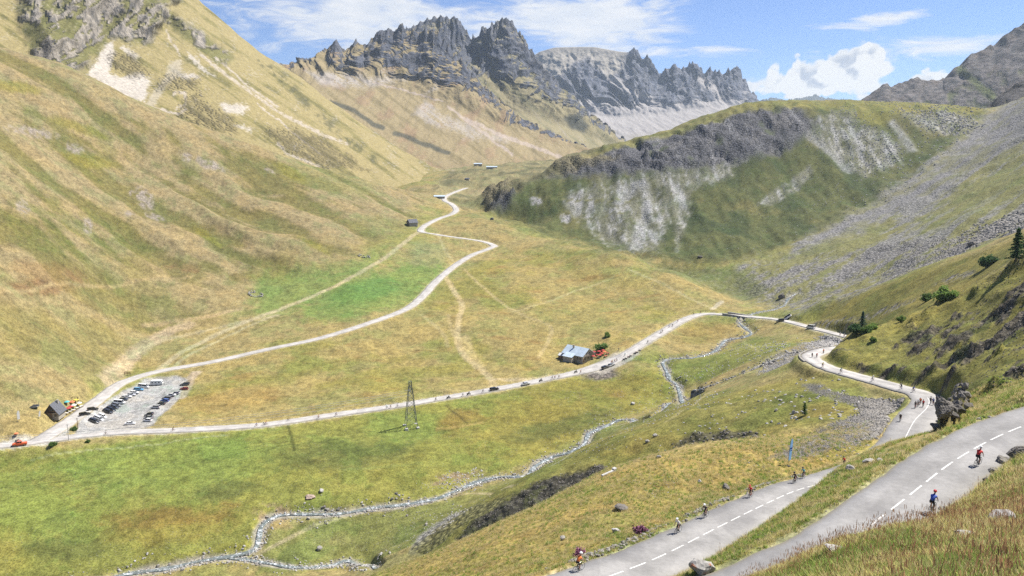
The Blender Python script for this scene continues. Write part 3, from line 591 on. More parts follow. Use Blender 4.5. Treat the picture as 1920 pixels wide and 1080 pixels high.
lay(srgb(222, 216, 208), np.clip(blob(1005, 378, 14, 9, 0, 700, 900) + blob(1060, 408, 12, 9, 0, 650, 800), 0, 1) * sstep(n_sm, -0.4, 0.1), 0.8)
# scree fan
lay(srgb(168, 164, 100), fan * 0.95, 0.3); lay(srgb(176, 168, 100), fan * sstep(n_big + n_mid * 0.6, 0.05, 0.4) * 0.6, 0.2)
fx_, fw_ = rot(35)
fst = fbm(fx_ / 120, fw_ / 16, 4, 160)
lay(srgb(190, 185, 182), fan * sstep(fst + 0.3 * n_mid + 0.3 * n_sm, -0.02, 0.28) * 0.8, 0.9)
chute = inpoly([(1850, 215), (1920, 185), (2200, 60), (2200, 150), (1930, 262), (1830, 310), (1750, 365), (1680, 395), (1600, 440), (1480, 480), (1500, 455), (1620, 390), (1740, 315)], 16, 480, 1000)
lay(srgb(182, 177, 172), chute * (0.35 + 0.6 * sstep(fst + 0.5 * n_mid + 0.3 * n_sm, -0.35, 0.15)), 0.75)
bould = inpoly([(1380, 545), (1400, 500), (1480, 480), (1620, 470), (1800, 440), (1930, 400), (1930, 440), (1800, 485), (1620, 540), (1510, 580), (1440, 570)], 12, 400, 700)
lay(srgb(188, 182, 174), bould * sstep(fst + 0.7 * n_sm + 0.4 * n_px, -0.25, 0.15) * 0.9, 1.0)
lay(srgb(165, 165, 90), inpoly([(1700, 440), (1920, 290), (1930, 360), (1800, 425)], 14, 400, 800) * 0.6 * sstep(n_mid, -0.3, 0.2), 0.1)
# trough
tro = inpoly([(880, 400), (960, 425), (1060, 452), (1200, 488), (1330, 540), (1400, 570), (1440, 545), (1380, 505), (1280, 500), (1130, 474), (1000, 435)], 7, 520, 860)
lay(srgb(140, 146, 82), tro * 0.8); lay(srgb(172, 168, 130), tro * sstep(n_sm + n_px, 0.0, 0.4) * 0.5, 0.4)
# valley head
vh = inpoly([(800, 360), (860, 300), (1100, 285), (1160, 300), (1020, 330), (930, 380), (880, 395)], 8, 780, 1800)
lay(srgb(178, 164, 116), vh * 0.8); lay(srgb(122, 120, 82), vh * sstep(fbm(gx / 60, gy / 60, 4, 170), 0.0, 0.3) * 0.75, 0.4)
lay(srgb(214, 184, 134), blob(905, 365, 30, 7, 8, 880, 1100) * 0.8)
# ---------------- worn paths and verges
PATHS = [  # (points, half width, colour, strength)
 ([(300, 692), (340, 660), (400, 630), (470, 600), (560, 566), (640, 530), (700, 496), (745, 465), (770, 445), (785, 436)], 1.7, srgb(216, 198, 150), 0.9),
 ([(322, 690), (360, 662), (430, 628), (520, 590)], 1.0, srgb(206, 192, 140), 0.7),
 ([(205, 716), (225, 690), (262, 655), (310, 625), (352, 610)], 3.6, srgb(214, 188, 150), 0.6),
 ([(200, 700), (240, 676), (300, 640), (420, 612), (520, 592)], 1.4, srgb(214, 196, 150), 0.5),
 ([(925, 730), (921, 712), (900, 690), (870, 665), (858, 640), (860, 600), (866, 570), (845, 535), (832, 515)], 1.5, srgb(220, 196, 140), 0.8),
 ([(924, 712), (960, 712), (1000, 712), (1030, 706)], 1.6, srgb(222, 200, 150), 0.7),
 ([(900, 690), (880, 660), (868, 630)], 2.6, srgb(214, 190, 130), 0.5), ([(840, 590), (850, 625), (870, 660)], 0.9, srgb(214, 190, 130), 0.5),
 ([(790, 590), (830, 625), (840, 650)], 0.9, srgb(210, 190, 130), 0.5), ([(870, 505), (930, 560), (980, 590), (1030, 610), (1028, 640), (1010, 670)], 0.9, srgb(214, 190, 130), 0.6),
 ([(960, 585), (1010, 570), (1080, 545), (1150, 520)], 0.9, srgb(214, 196, 136), 0.5), ([(1180, 505), (1240, 530), (1290, 558), (1340, 580)], 0.9, srgb(214, 196, 140), 0.6),
 ([(820, 437), (835, 470), (850, 490)], 0.8, srgb(206, 196, 140), 0.5), ([(340, 745), (355, 715), (368, 698)], 2.0, srgb(218, 196, 168), 0.7),
 ([(480, 1045), (540, 1010), (590, 985), (650, 968), (720, 955), (800, 945), (900, 925), (960, 912)], 0.7, srgb(206, 190, 140), 0.7), ([(1000, 890), (1060, 858), (1110, 820), (1170, 795)], 0.6, srgb(206, 196, 150), 0.6),
 ([(1250, 790), (1300, 760), (1330, 735), (1400, 700), (1450, 690)], 0.7, srgb(206, 190, 130), 0.5), ([(1393, 640), (1410, 650), (1425, 660)], 0.7, srgb(206, 196, 130), 0.5),
 ([(0, 548), (150, 534), (260, 525), (360, 518)], 0.9, srgb(196, 170, 116), 0.6), ([(270, 610), (330, 602), (400, 592), (450, 580)], 1.6, srgb(214, 184, 134), 0.5),
 ([(700, 330), (740, 315), (790, 308), (850, 320)], 2.0, srgb(216, 196, 156), 0.8), ([(1010, 370), (1100, 375), (1180, 378)], 1.1, srgb(160, 156, 96), 0.7), ([(1080, 415), (1120, 405), (1170, 400)], 1.0, srgb(160, 156, 96), 0.6),
 ([(60, 862), (130, 848), (260, 836), (430, 815)], 0.5, srgb(196, 196, 140), 0.5), ([(540, 797), (545, 815), (552, 845)], 0.5, srgb(96, 100, 44), 0.8), ([(835, 760), (860, 780), (880, 798)], 0.4, srgb(112, 100, 48), 0.8), ([(820, 805), (870, 799), (905, 792)], 0.7, srgb(196, 168, 92), 0.6),
 ([(640, 880), (720, 876), (790, 868)], 0.7, srgb(166, 176, 88), 0.5), ([(1355, 565), (1345, 572), (1335, 580)], 1.2, srgb(220, 204, 170), 0.8)]
for pts_, hw, c_, k_ in PATHS:
    hw = hw * 1.15; c_ = c_ * (1.22 if c_[0] > 0.2 else 1.0)
    D_, _, _ = field(px_curve(pts_, 3.0), hw * 2 + 2); lay(c_, (1 - sstep(D_ + 0.5 * hw * n_sm, hw * 0.7, hw * 1.5)) * min(1.0, k_ * 1.35) * (0.85 + 0.3 * n_mid), 0.05)
lay(srgb(222, 206, 176), (1 - sstep(DT + n_sm * 0.8, 3.0, 4.6)) * 0.8, 0.05)
lay(srgb(214, 206, 190), (1 - sstep(DR + n_sm * 0.5, 3.4, 4.4)) * np.where(GY > 250, 0.8, 0.35), 0.1)
forec = inpoly([(1090, 700), (1110, 684), (1160, 660), (1195, 648), (1200, 664), (1165, 690), (1130, 704)], 3, 340, 440); lay(srgb(224, 214, 198), forec * 0.9, 0.05)
yard = inpoly([(0, 822), (60, 806), (110, 790), (140, 795), (120, 815), (100, 832), (0, 846)], 3, 270, 340); lay(GRAVEL, yard * 0.9, 0.05)
lay(srgb(222, 217, 211), inpoly([(140, 812), (150, 795), (230, 735), (275, 712), (330, 705), (352, 712), (330, 755), (285, 800), (262, 806), (160, 818)], 2.5, 290, 400) * 0.95, 0.05)
lay(srgb(205, 194, 176), (1 - sstep(WAT + n_mid * 1.5 + n_sm * 0.5, 0.9, 1.9)) * 0.85, 0.25)
# crisp changes of plant cover, grazing terraces, tussocks
turf = np.clip(1 - RK * 1.4, 0, 1) * (CLEAR > 1)
pa = fbm(gx / 11 + 3, gy / 11, 5, 181, 0.6); pb = fbm(gx / 5 + 8, gy / 5, 4, 182, 0.6); pc = fbm(gx / 26 + 1, gy / 26, 5, 183, 0.62)
CC *= (1 - 0.17 * turf * sstep(pa, 0.10, 0.17) - 0.13 * turf * sstep(pb, 0.16, 0.24))[..., None]
CC = CC * (1 + (turf * sstep(pc, 0.08, 0.14))[..., None] * np.array([0.10, 0.05, -0.02], np.float32)) * (1 + (turf * sstep(-pc, 0.12, 0.18))[..., None] * np.array([-0.14, -0.03, -0.10], np.float32))
ter = np.abs(np.sin((GZ * 2.6 + 2.2 * n_mid + 1.6 * n_big))); terr_m = np.clip(hill * 0.8 + blob(640, 855, 230, 45, -4, 200, 330) * 1.6 + blob(1050, 780, 160, 45, -12, 200, 400) + nose * 0.5 + spur * 0.6, 0, 1)
CC *= (1 - 0.20 * terr_m * turf * sstep(-ter, -0.30, -0.08) * sstep(n_sm + n_mid, -0.5, 0.3))[..., None]
# fine mottling of tufts
CC *= (1 + 0.15 * n_sm + 0.16 * n_px + 0.08 * n_mid)[..., None]
_l = (CC @ np.array([0.3, 0.6, 0.1], np.float32))[..., None]; CC = CC + 0.08 * (_l - CC)
CC = np.clip(CC * (np.array([0.93, 0.95, 1.0], np.float32) + (0.17 * np.clip(RK * 1.2 + (CLEAR < 1.2), 0, 1))[..., None]), 0.01, 0.62)

def ground_material(name, bump=0.6):
    m = bpy.data.materials.new(name); m.use_nodes = True; g = NG(m.node_tree); g.n.clear()
    out = g.new('ShaderNodeOutputMaterial'); bs = g.new('ShaderNodeBsdfPrincipled')
    bs.inputs['Roughness'].default_value = 0.95; bs.inputs['Specular IOR Level'].default_value = 0.15
    col = g.new('ShaderNodeAttribute', attribute_name='Col').outputs['Color']; rk = g.new('ShaderNodeAttribute', attribute_name='stony').outputs['Fac']
    P = g.new('ShaderNodeTexCoord').outputs['Object']
    n1 = g.noise(P, 0.35, 5, 0.6); n2 = g.noise(P, 1.7, 5, 0.65); n3 = g.noise(P, 7.0, 4, 0.65)
    tuft = g.math('ADD', g.math('MULTIPLY', n2, 0.6), g.math('MULTIPLY', n1, 0.4))
    dark = g.ss(tuft, 0.34, 0.66, 0.52, 1.46)
    c1 = g.mix(1.0, col, dark, 'MULTIPLY')
    # greener and drier tufts
    c2 = g.mix(g.ss(n3, 0.45, 0.75, 0, 0.35), c1, g.mix(1.0, c1, (0.78, 1.02, 0.6, 1), 'MULTIPLY'))
    vo = g.new('ShaderNodeTexVoronoi', feature='F1'); g.l.new(P, vo.inputs['Vector']); vo.inputs['Scale'].default_value = 0.55
    vt = g.new('ShaderNodeTexVoronoi', feature='F1'); g.l.new(P, vt.inputs['Vector']); vt.inputs['Scale'].default_value = 0.95; vt.inputs['Randomness'].default_value = 1.0
    tus = g.math('MULTIPLY', g.ss(vt.outputs['Distance'], 0.18, 0.36, 1, 0), g.ss(n1, 0.46, 0.54)); c2 = g.mix(g.math('MULTIPLY', tus, 0.78), c2, g.mix(1.0, c2, (0.50, 0.58, 0.45, 1), 'MULTIPLY'))
    vo2 = g.new('ShaderNodeTexVoronoi', feature='F1'); g.l.new(P, vo2.inputs['Vector']); vo2.inputs['Scale'].default_value = 1.6
    st = g.ss(vo.outputs['Distance'], 0.15, 0.75, 1.25, 0.45); st2 = g.ss(vo2.outputs['Distance'], 0.15, 0.8, 1.15, 0.6)
    c3 = g.mix(rk, c2, g.mix(1.0, g.mix(1.0, col, st, 'MULTIPLY'), st2, 'MULTIPLY'))
    g.l.new(c3, bs.inputs['Base Color'])
    hgt = g.math('ADD', g.math('MULTIPLY', n1, 0.9), g.math('ADD', g.math('MULTIPLY', n2, 0.35), g.math('MULTIPLY', n3, 0.06)))
    hr = g.math('MULTIPLY', vo.outputs['Distance'], -1.3)
    h = g.math('ADD', hgt, g.math('MULTIPLY', hr, rk))
    b = g.new('ShaderNodeBump'); b.inputs['Strength'].default_value = bump; b.inputs['Distance'].default_value = 1.0
    g.l.new(h, b.inputs['Height']); g.l.new(b.outputs[0], bs.inputs['Normal'])
    g.l.new(bs.outputs[0], out.inputs[0]); return m
M_GROUND = ground_material('turf_and_scree')
gV = np.stack([GX, GY, GZ], -1).reshape(-1, 3)
me = np_mesh('ground', gV, grid_faces(NA, NV), True, CC.reshape(-1, 3), {'stony': RK})
me.materials.append(M_GROUND)
ground = link(bpy.data.objects.new('ground', me), kind='structure')
# ------------------------------------------------------------------ mountains
M_MOUNT = ground_material('mountain_rock_and_turf', 0.5)
def mount_material():
    m = bpy.data.materials.new('mountain_face'); m.use_nodes = True; g = NG(m.node_tree); g.n.clear()
    out = g.new('ShaderNodeOutputMaterial'); bs = g.new('ShaderNodeBsdfPrincipled')
    bs.inputs['Roughness'].default_value = 0.95; bs.inputs['Specular IOR Level'].default_value = 0.1
    col = g.new('ShaderNodeAttribute', attribute_name='Col').outputs['Color']; rk = g.new('ShaderNodeAttribute', attribute_name='stony').outputs['Fac']
    P = g.new('ShaderNodeTexCoord').outputs['Object']
    Pv = g.mapping(P, (1, 1, 0.35))
    n1 = g.noise(Pv, 0.055, 6, 0.68); n2 = g.noise(P, 0.22, 4, 0.65)
    k = g.mix(rk, g.ss(n2, 0.25, 0.75, 0.78, 1.2), g.ss(n1, 0.3, 0.7, 0.6, 1.35))
    g.l.new(g.mix(1.0, col, k, 'MULTIPLY'), bs.inputs['Base Color'])
    h = g.math('ADD', g.math('MULTIPLY', g.math('MULTIPLY', n1, rk), 26.0), g.math('MULTIPLY', n2, 2.2))
    b = g.new('ShaderNodeBump'); b.inputs['Strength'].default_value = 0.6; b.inputs['Distance'].default_value = 1.0
    g.l.new(h, b.inputs['Height']); g.l.new(b.outputs[0], bs.inputs['Normal']); g.l.new(bs.outputs[0], out.inputs[0]); return m
M_MOUNT = mount_material()
def gnormals(P):
    du = np.gradient(P, axis=0); dv = np.gradient(P, axis=1); n = np.cross(du, dv); n /= np.linalg.norm(n, axis=-1, keepdims=True) + 1e-9
    return n
def proj(P):
    return ae2pix(P[..., 0] / P[..., 1], (P[..., 2] - CZ) / P[..., 1])
def mountain(label_name, rows, tpos, ns, nt, disp, paint, back=(400, 250)):
    """rows: foot ... crest, each a surveyed polyline (column, row, distance); the far side falls away behind the crest"""
    s = np.linspace(0, 1, ns); RR = []
    for r in rows:
        A = np.array([unproj(*p) for p in r]); pxs = np.array([p[0] for p in r], float); q = (pxs - pxs[0]) / (pxs[-1] - pxs[0])
        RR.append(np.stack([np.interp(s, q, A[:, j]) for j in range(3)], 1))
    tp = np.array(tpos); t = np.concatenate([np.linspace(0, 1, nt)]); P = np.zeros((ns, nt, 3))
    RR = np.array(RR)
    for j in range(3):
        for k in range(len(tp) - 1):
            m = (t >= tp[k]) & (t <= tp[k + 1]); f = (t[m] - tp[k]) / (tp[k + 1] - tp[k])
            P[:, m, j] = RR[k, :, j][:, None] * (1 - f) + RR[k + 1, :, j][:, None] * f
    for _ in range(24):                                  # ease the kinks between rows
        P[:, 1:-1] = 0.25 * P[:, :-2] + 0.5 * P[:, 1:-1] + 0.25 * P[:, 2:]
    n0 = gnormals(P); n0 = np.where(n0[..., 2:3] < 0, -n0, n0)
    S, T = np.meshgrid(s, t, indexing='ij')
    pxm, pym = proj(P)
    D, Zc = disp(P, S, T, pxm, pym)
    hn = n0.copy(); hn[..., 2] *= 0.35
    P = P + hn * D[..., None]; P[..., 2] += Zc
    # far side
    bk = P[:, -1:, :] + np.array([0, back[0], -back[1]]); bk2 = P[:, -1:, :] + np.array([0, back[0] * 0.25, -back[1] * 0.22])
    P = np.concatenate([P, bk2, bk], 1); n = gnormals(P); n = np.where(n[..., 2:3] < 0, -n, n)
    ext = lambda a: np.concatenate([a, a[:, -1:], a[:, -1:]], 1)
    px2, py2 = proj(P)
    col, st = paint(P, n, ext(S), ext(T), px2, py2)
    me = np_mesh('mountain', P.reshape(-1, 3), grid_faces(ns, nt + 2), True, np.clip(col, 0.01, 0.7).reshape(-1, 3), {'stony': st})
    me.materials.append(M_MOUNT); o = bpy.data.objects.new(label_name, me); link(o, kind='structure')
    return o
def mixc(c, d, w): return c * (1 - np.clip(w, 0, 1)[..., None]) + np.asarray(d) * np.clip(w, 0, 1)[..., None]
def pmask(px, py, poly, fe, nz=0):
    P = np.array(poly, float); ins = np.zeros(px.shape, bool); d2 = np.full(px.shape, 1e12)
    for i in range(len(P)):
        ax, ay = P[i]; bx, by = P[(i + 1) % len(P)]
        if by != ay: ins ^= ((ay > py) != (by > py)) & (px < (bx - ax) * (py - ay) / (by - ay) + ax)
        t = np.clip(((px - ax) * (bx - ax) + (py - ay) * (by - ay)) / ((bx - ax) ** 2 + (by - ay) ** 2 + 1e-9), 0, 1)
        d2 = np.minimum(d2, (px - ax - t * (bx - ax)) ** 2 + (py - ay - t * (by - ay)) ** 2)
    return sstep(np.sqrt(d2) * np.where(ins, 1, -1) + nz * fe, -fe, fe)
def pline(px, py, pts, w):
    d2 = np.full(px.shape, 1e12)
    for (ax, ay), (bx, by) in zip(pts[:-1], pts[1:]):
        t = np.clip(((px - ax) * (bx - ax) + (py - ay) * (by - ay)) / ((bx - ax) ** 2 + (by - ay) ** 2 + 1e-9), 0, 1)
        d2 = np.minimum(d2, (px - ax - t * (bx - ax)) ** 2 + (py - ay - t * (by - ay)) ** 2)
    return 1 - sstep(np.sqrt(d2), w * 0.4, w * 1.3)

GRS = srgb(194, 178, 126); GRO = srgb(156, 148, 92); RCK = srgb(140, 136, 138); RCD = srgb(100, 102, 112); PSC = srgb(222, 214, 204)
# --- left mountain, crags and white slips
CRAGS1 = [(35, 20), (60, -40), (340, -60), (330, 0), (300, 40), (275, 80), (200, 75), (170, 125), (120, 140), (60, 110)]
CRAGS1B = [(300, -10), (340, 40), (400, 75), (440, 110), (425, 125), (380, 95), (345, 75), (300, 30)]
def d1(P, S, T, px, py):
    x, y, z = P[..., 0], P[..., 1], P[..., 2]
    nz = fbm(px / 40, py / 40, 3, 201)
    rockm = np.maximum(pmask(px, py, CRAGS1, 14, nz), 0.45 * pmask(px, py, CRAGS1B, 8, nz))
    spurs = (fbm(x / 240 + z / 900, z / 700 + 3, 3, 202)) * 46 * sstep(T, 0.05, 0.3) * sstep(-T, -1.0, -0.82)
    fine = fbm(x / 60, z / 110, 4, 203) * 8
    crag = (ridged((x + 0.5 * z) / 95, z / 230, 5, 204) - 0.30) * 105 * rockm
    return (spurs + fine + crag) * sstep(-T, -1.0, -0.93), 6 * fbm(x / 50, y * 0 + 2, 3, 206) * sstep(T, 0.9, 1)
def c1(P, n, S, T, px, py):
    x, y, z = P[..., 0], P[..., 1], P[..., 2]; nz = fbm(px / 30, py / 30, 4, 211); nf = fbm(px / 8, py / 8, 3, 212); nq = fbm(px / 3.4, py / 2.6, 3, 219)
    # bands along the fall of the slope, which runs down to the right
    st = fbm((px * 0.82 + py * 0.57) / 160, (-px * 0.57 + py * 0.82) / 13, 4, 213)
    c = np.ones(P.shape) * GRS; c = mixc(c, GRO, sstep(st + 0.3 * nz, 0.0, 0.3) * 0.75); c = mixc(c, srgb(120, 116, 78), sstep(st + 0.4 * nz, 0.25, 0.45) * 0.6)
    stony = np.zeros(px.shape)
    rk = np.maximum(pmask(px, py, CRAGS1, 12, nz * 1.5), pmask(px, py, CRAGS1B, 7, nz * 1.5)); rkk = rk * sstep(fbm(px / 26, py / 40, 4, 214) + 0.75 - n[..., 2] + 0.25, 0.2, 0.45)
    c = mixc(c, srgb(196, 186, 172), rkk); c = mixc(c, srgb(116, 116, 116), rkk * sstep(fbm(px / 10, py / 26, 4, 215), 0.0, 0.3) * 0.7); c = mixc(c, srgb(128, 132, 78), rk * (1 - rkk) * 0.7); stony = np.maximum(stony, rkk)
    for poly, k in (([(165, 140), (200, 85), (212, 75), (215, 100), (205, 135), (225, 145), (262, 135), (280, 150), (272, 190), (250, 190), (215, 170)], 0.95), ([(222, 85), (235, 88), (260, 105), (255, 112), (235, 100)], 0.9), ([(335, 142), (360, 138), (372, 145), (345, 150)], 0.9),
                    ([(270, 195), (300, 160), (320, 115), (342, 110), (338, 140), (310, 165), (290, 200), (300, 215), (280, 215)], 0.45), ([(410, 192), (465, 200), (455, 215), (420, 210)], 0.85), ([(440, 235), (472, 240), (470, 248)], 0.8),
                    ([(352, 98), (375, 130), (405, 145), (385, 130), (365, 110)], 0.85)):
        m = pmask(px, py, poly, 4, nz * 1.3 + nf * 1.3 + nq * 1.6); c = mixc(c, srgb(236, 226, 212), m * k); stony = stony * (1 - m)
    for pts, w in (([(312, 58), (330, 90), (336, 105)], 2.2), ([(380, 105), (430, 145), (480, 180), (530, 215), (600, 250), (650, 270)], 3.4), ([(405, 108), (470, 165), (520, 200)], 2.2), ([(325, 180), (330, 172), (345, 175), (348, 195), (330, 205)], 3), ([(300, 205), (335, 215), (350, 205)], 2.4), ([(520, 270), (540, 290), (600, 312)], 3), ([(480, 195), (540, 240), (600, 290)], 1.6)):
        m = pline(px + nz * 6 + nq * 2, py + nf * 4 + nq * 2, pts, w) * sstep(nq + nf, -0.7, 0.1); c = mixc(c, srgb(228, 214, 196), m * 0.85)
    for poly in ([(345, 185), (372, 175), (385, 195), (440, 225), (440, 250), (380, 235), (340, 215)], [(210, 100), (250, 105), (275, 135), (250, 145), (215, 130)], [(500, 245), (560, 245), (620, 270), (690, 320), (600, 305), (540, 285)], [(310, 145), (370, 150), (365, 168), (300, 165)]):
        m = pmask(px, py, poly, 7, nz * 1.6 + nf * 1.5 + nq * 1.8) * sstep(st + 0.8 * nq + 0.5 * nf, -0.45, 0.1); c = mixc(c, srgb(132, 122, 90), m * 0.7); stony = np.maximum(stony, m * 0.8)
    c = c * (1 + 0.16 * nq + 0.10 * nf)[..., None]; c = mixc(c, srgb(218, 206, 186), sstep(nq + 0.8 * nz, 0.38, 0.5) * 0.5 * sstep(T, 0.1, 0.3))
    band = pline(px, py + nz * 6, [(480, 105), (540, 160), (590, 210), (640, 255), (700, 300)], 9); c = mixc(c, srgb(108, 108, 78), band * sstep(nf + nz, -0.2, 0.3) * 0.7)
    return c, stony
mountain('mountain', [[(-420, 60, 820), (-100, 95, 850), (0, 150, 880), (200, 235, 900), (400, 300, 920), (560, 345, 950), (700, 375, 990), (790, 365, 1060), (850, 352, 1120), (880, 345, 1160)],
           [(-420, -60, 950), (-100, 0, 980), (0, 50, 1010), (200, 130, 1050), (400, 205, 1090), (560, 265, 1130), (700, 318, 1180), (790, 335, 1220), (850, 338, 1260), (880, 338, 1300)],
           [(-420, -330, 1350), (0, -210, 1400), (200, -110, 1430), (300, -50, 1450), (370, -4, 1465), (420, 42, 1475), (470, 84, 1485), (500, 106, 1490), (530, 125, 1495), (560, 142, 1500), (600, 175, 1505), (640, 205, 1510), (700, 245, 1505), (760, 285, 1490), (810, 312, 1470), (850, 325, 1440), (880, 332, 1420)]], [0, 0.36, 1.0], 430, 330, d1, c1, (300, 220))

NODOME = lambda px, py: 0.0
DOME = lambda px, py: 0.9 * pmask(px, py, [(985, 135), (1010, 78), (1110, 72), (1178, 90), (1165, 128), (1140, 150), (1105, 104), (1080, 112), (1050, 140), (1020, 150)], 10)
def rocky(amp, wx, wz, seed, lo, hi, jag=0, js=0.02, dome=NODOME):
    def f(P, S, T, px, py):
        x, y, z = P[..., 0], P[..., 1], P[..., 2]
        wv = fbm(x / (wx * 3), z / (wz * 1.2), 3, seed + 5) * wx * 2.2; sh = fbm(x / (wx * 6), z / 900, 2, seed + 9) * 1.1
        xs = x + wv + sh * z; r = 0.45 * ridged(xs / wx, z / (2.2 * wz), 5, seed) + 0.3 * ridged((x + 0.95 * z + wv) / (wx * 1.5), z / (3 * wz), 4, seed + 11) + 0.25 * ridged((x - 0.9 * z + wv) / (wx * 1.25), z / (3 * wz), 4, seed + 13) - 0.45; b = fbm((x + 0.6 * z) / (wx * 2.6), z / (wz * 3), 3, seed + 3)
        m = sstep(T, lo, hi)
        m = m * (1 - dome(px, py)); d = (r * amp * m + b * amp * (0.12 + 0.6 * m) * sstep(T, 0.1, 0.5) + fbm(x / 30, z / 40, 3, seed + 7) * amp * 0.12) * (0.15 + 0.85 * sstep(-T, -1.0, -0.9)) * sstep(T, 0.0, 0.12)
        j = (ridged(x / (wx * 0.36), x * 0, 4, seed + 8) ** 2.4 - 0.36) * jag * 1.9 * sstep(T, 0.8, 1.0) * sstep(S, js, js + 0.06) * (S < 0.98)
        return d, j
    return f
# --- jagged mountain beyond the valley head: front massif
def c2(P, n, S, T, px, py):
    nz = fbm(px / 34, py / 34, 4, 231); nf = fbm(px / 9, py / 9, 3, 232)
    c = np.ones(P.shape) * srgb(190, 172, 132); st = fbm((px * 0.8 + py * 0.6) / 90, (-px * 0.6 + py * 0.8) / 9, 4, 233)
    nq = fbm(px / 3.4, py / 2.4, 3, 238); c = mixc(c, srgb(158, 144, 106), sstep(st, 0.0, 0.3) * 0.7); c = c * (1 + 0.18 * nq)[..., None]; c = mixc(c, srgb(186, 152, 124), sstep(nz, 0.05, 0.4) * 0.5)
    stony = np.zeros(px.shape)
    scr = np.clip(pmask(px, py, [(575, 135), (640, 135), (720, 145), (715, 130), (760, 150), (680, 165), (600, 155)], 8, nz * 1.5) + pmask(px, py, [(770, 215), (800, 190), (830, 215), (900, 240), (960, 265), (900, 262), (830, 240)], 8, nz * 1.6 + nf) * 0.85 + pmask(px, py, [(800, 170), (822, 155), (820, 168), (790, 180)], 4, nz), 0, 1)
    c = mixc(c, srgb(216, 206, 196), scr * 0.85 * sstep(nq + st, -0.5, 0.2))
    for pts, w in (([(880, 225), (930, 250), (1000, 275), (1050, 295)], 4), ([(840, 200), (900, 245), (960, 290)], 3), ([(700, 155), (760, 170), (830, 190)], 2)):
        c = mixc(c, srgb(220, 202, 188), pline(px + nz * 8, py + nf * 4, pts, w) * 0.7)
    rm = np.clip(sstep(T, 0.56, 0.74) + pmask(px, py, [(735, 90), (800, 60), (830, 110), (850, 150), (790, 150)], 10, nz), 0, 1)
    nb = fbm((px + 0.6 * py) / 46, (py - 0.3 * px) / 34, 3, 235); rk = sstep(rm * 0.8 + 0.5 * nz + 0.5 * nb + (0.70 - n[..., 2]) * 1.3 + 0.3 * nf, 0.55, 0.75)
    c = mixc(c, srgb(128, 131, 142), rk); c = mixc(c, srgb(84, 92, 110), rk * sstep(fbm(px / 9, py / 22, 4, 234), -0.05, 0.3) * 0.75); stony = rk
    dk = pline(px, py + nz * 5, [(620, 190), (665, 208), (700, 232), (718, 240)], 5) + pline(px, py + nz * 5, [(740, 250), (790, 268), (840, 285)], 5); c = mixc(c, srgb(92, 96, 88), np.clip(dk, 0, 1) * 0.8)
    return c, stony
mountain('mountain', [[(505, 200, 1480), (600, 262, 1450), (700, 300, 1430), (800, 328, 1420), (900, 335, 1440), (1000, 335, 1500), (1100, 325, 1560), (1180, 300, 1650)],
           [(505, 150, 1900), (600, 150, 1940), (700, 165, 1960), (800, 185, 1960), (900, 220, 1920), (1000, 262, 1860), (1100, 285, 1820), (1180, 283, 1800)],
           [(505, 124, 2080), (545, 128, 2120), (576, 122, 2150), (600, 103, 2170), (617, 85, 2180), (629, 76, 2185), (641, 94, 2190), (656, 91, 2195), (668, 77, 2200), (684, 88, 2200), (700, 74, 2205), (714, 52, 2210), (735, 56, 2210), (755, 49, 2210), (775, 58, 2205), (795, 54, 2200), (812, 50, 2190), (830, 72, 2180), (855, 102, 2160), (880, 130, 2140), (905, 160, 2110), (940, 195, 2060), (990, 235, 2000), (1050, 265, 1960), (1120, 285, 1920), (1180, 282, 1900)]], [0, 0.45, 1.0], 440, 260, rocky(105, 95, 230, 221, 0.42, 0.62, 13), c2)
# --- right-hand peak and the crags behind
def c3(lo, grass=True):
    def f(P, n, S, T, px, py):
        nz = fbm(px / 30, py / 30, 4, 241); nf = fbm(px / 8, py / 8, 3, 242)
        c = np.ones(P.shape) * srgb(184, 172, 134); st = fbm((px * 0.75 + py * 0.66) / 90, (-px * 0.66 + py * 0.75) / 9, 4, 243)
        c = mixc(c, srgb(150, 146, 112), sstep(st, -0.05, 0.25) * 0.7); c = mixc(c, srgb(222, 210, 200), sstep(fbm((px * 0.6 + py * 0.8) / 70, (-px * 0.8 + py * 0.6) / 7, 4, 245), 0.18, 0.36) * sstep(-T, -0.55, -0.1) * 0.8)
        rk = sstep(sstep(T, lo, lo + 0.2) * 0.9 + 0.5 * nz + (0.62 - n[..., 2]) * 1.0 + 0.3 * nf, 0.5, 0.85)
        c = mixc(c, srgb(132, 135, 146), rk); c = mixc(c, srgb(96, 102, 116), rk * sstep(fbm(px / 8, py / 24, 4, 244), -0.05, 0.3) * 0.75)
        b = pmask(px, py, [(1058, 222), (1085, 212), (1105, 235), (1095, 250), (1070, 242)], 5, nz); c = mixc(c, srgb(96, 102, 98), b * 0.8)
        return c, rk
    return f
mountain('mountain', [[(830, 345, 1600), (900, 340, 1620), (1000, 335, 1640), (1080, 326, 1700), (1140, 312, 1800), (1190, 296, 1950)],
           [(830, 215, 2180), (900, 205, 2220), (980, 215, 2220), (1060, 240, 2220), (1130, 268, 2220), (1190, 280, 2240)],
           [(830, 110, 2480), (862, 92, 2490), (885, 72, 2500), (893, 66, 2500), (905, 54, 2500), (920, 46, 2500), (937, 39, 2500), (955, 38, 2500), (966, 50, 2500), (975, 68, 2495), (992, 92, 2490), (1012, 122, 2480), (1035, 150, 2465), (1060, 178, 2450), (1090, 206, 2430), (1120, 230, 2410), (1150, 252, 2390), (1190, 272, 2370)]], [0, 0.4, 1.0], 280, 220, rocky(95, 85, 260, 251, 0.38, 0.58, 18), c3(0.5))
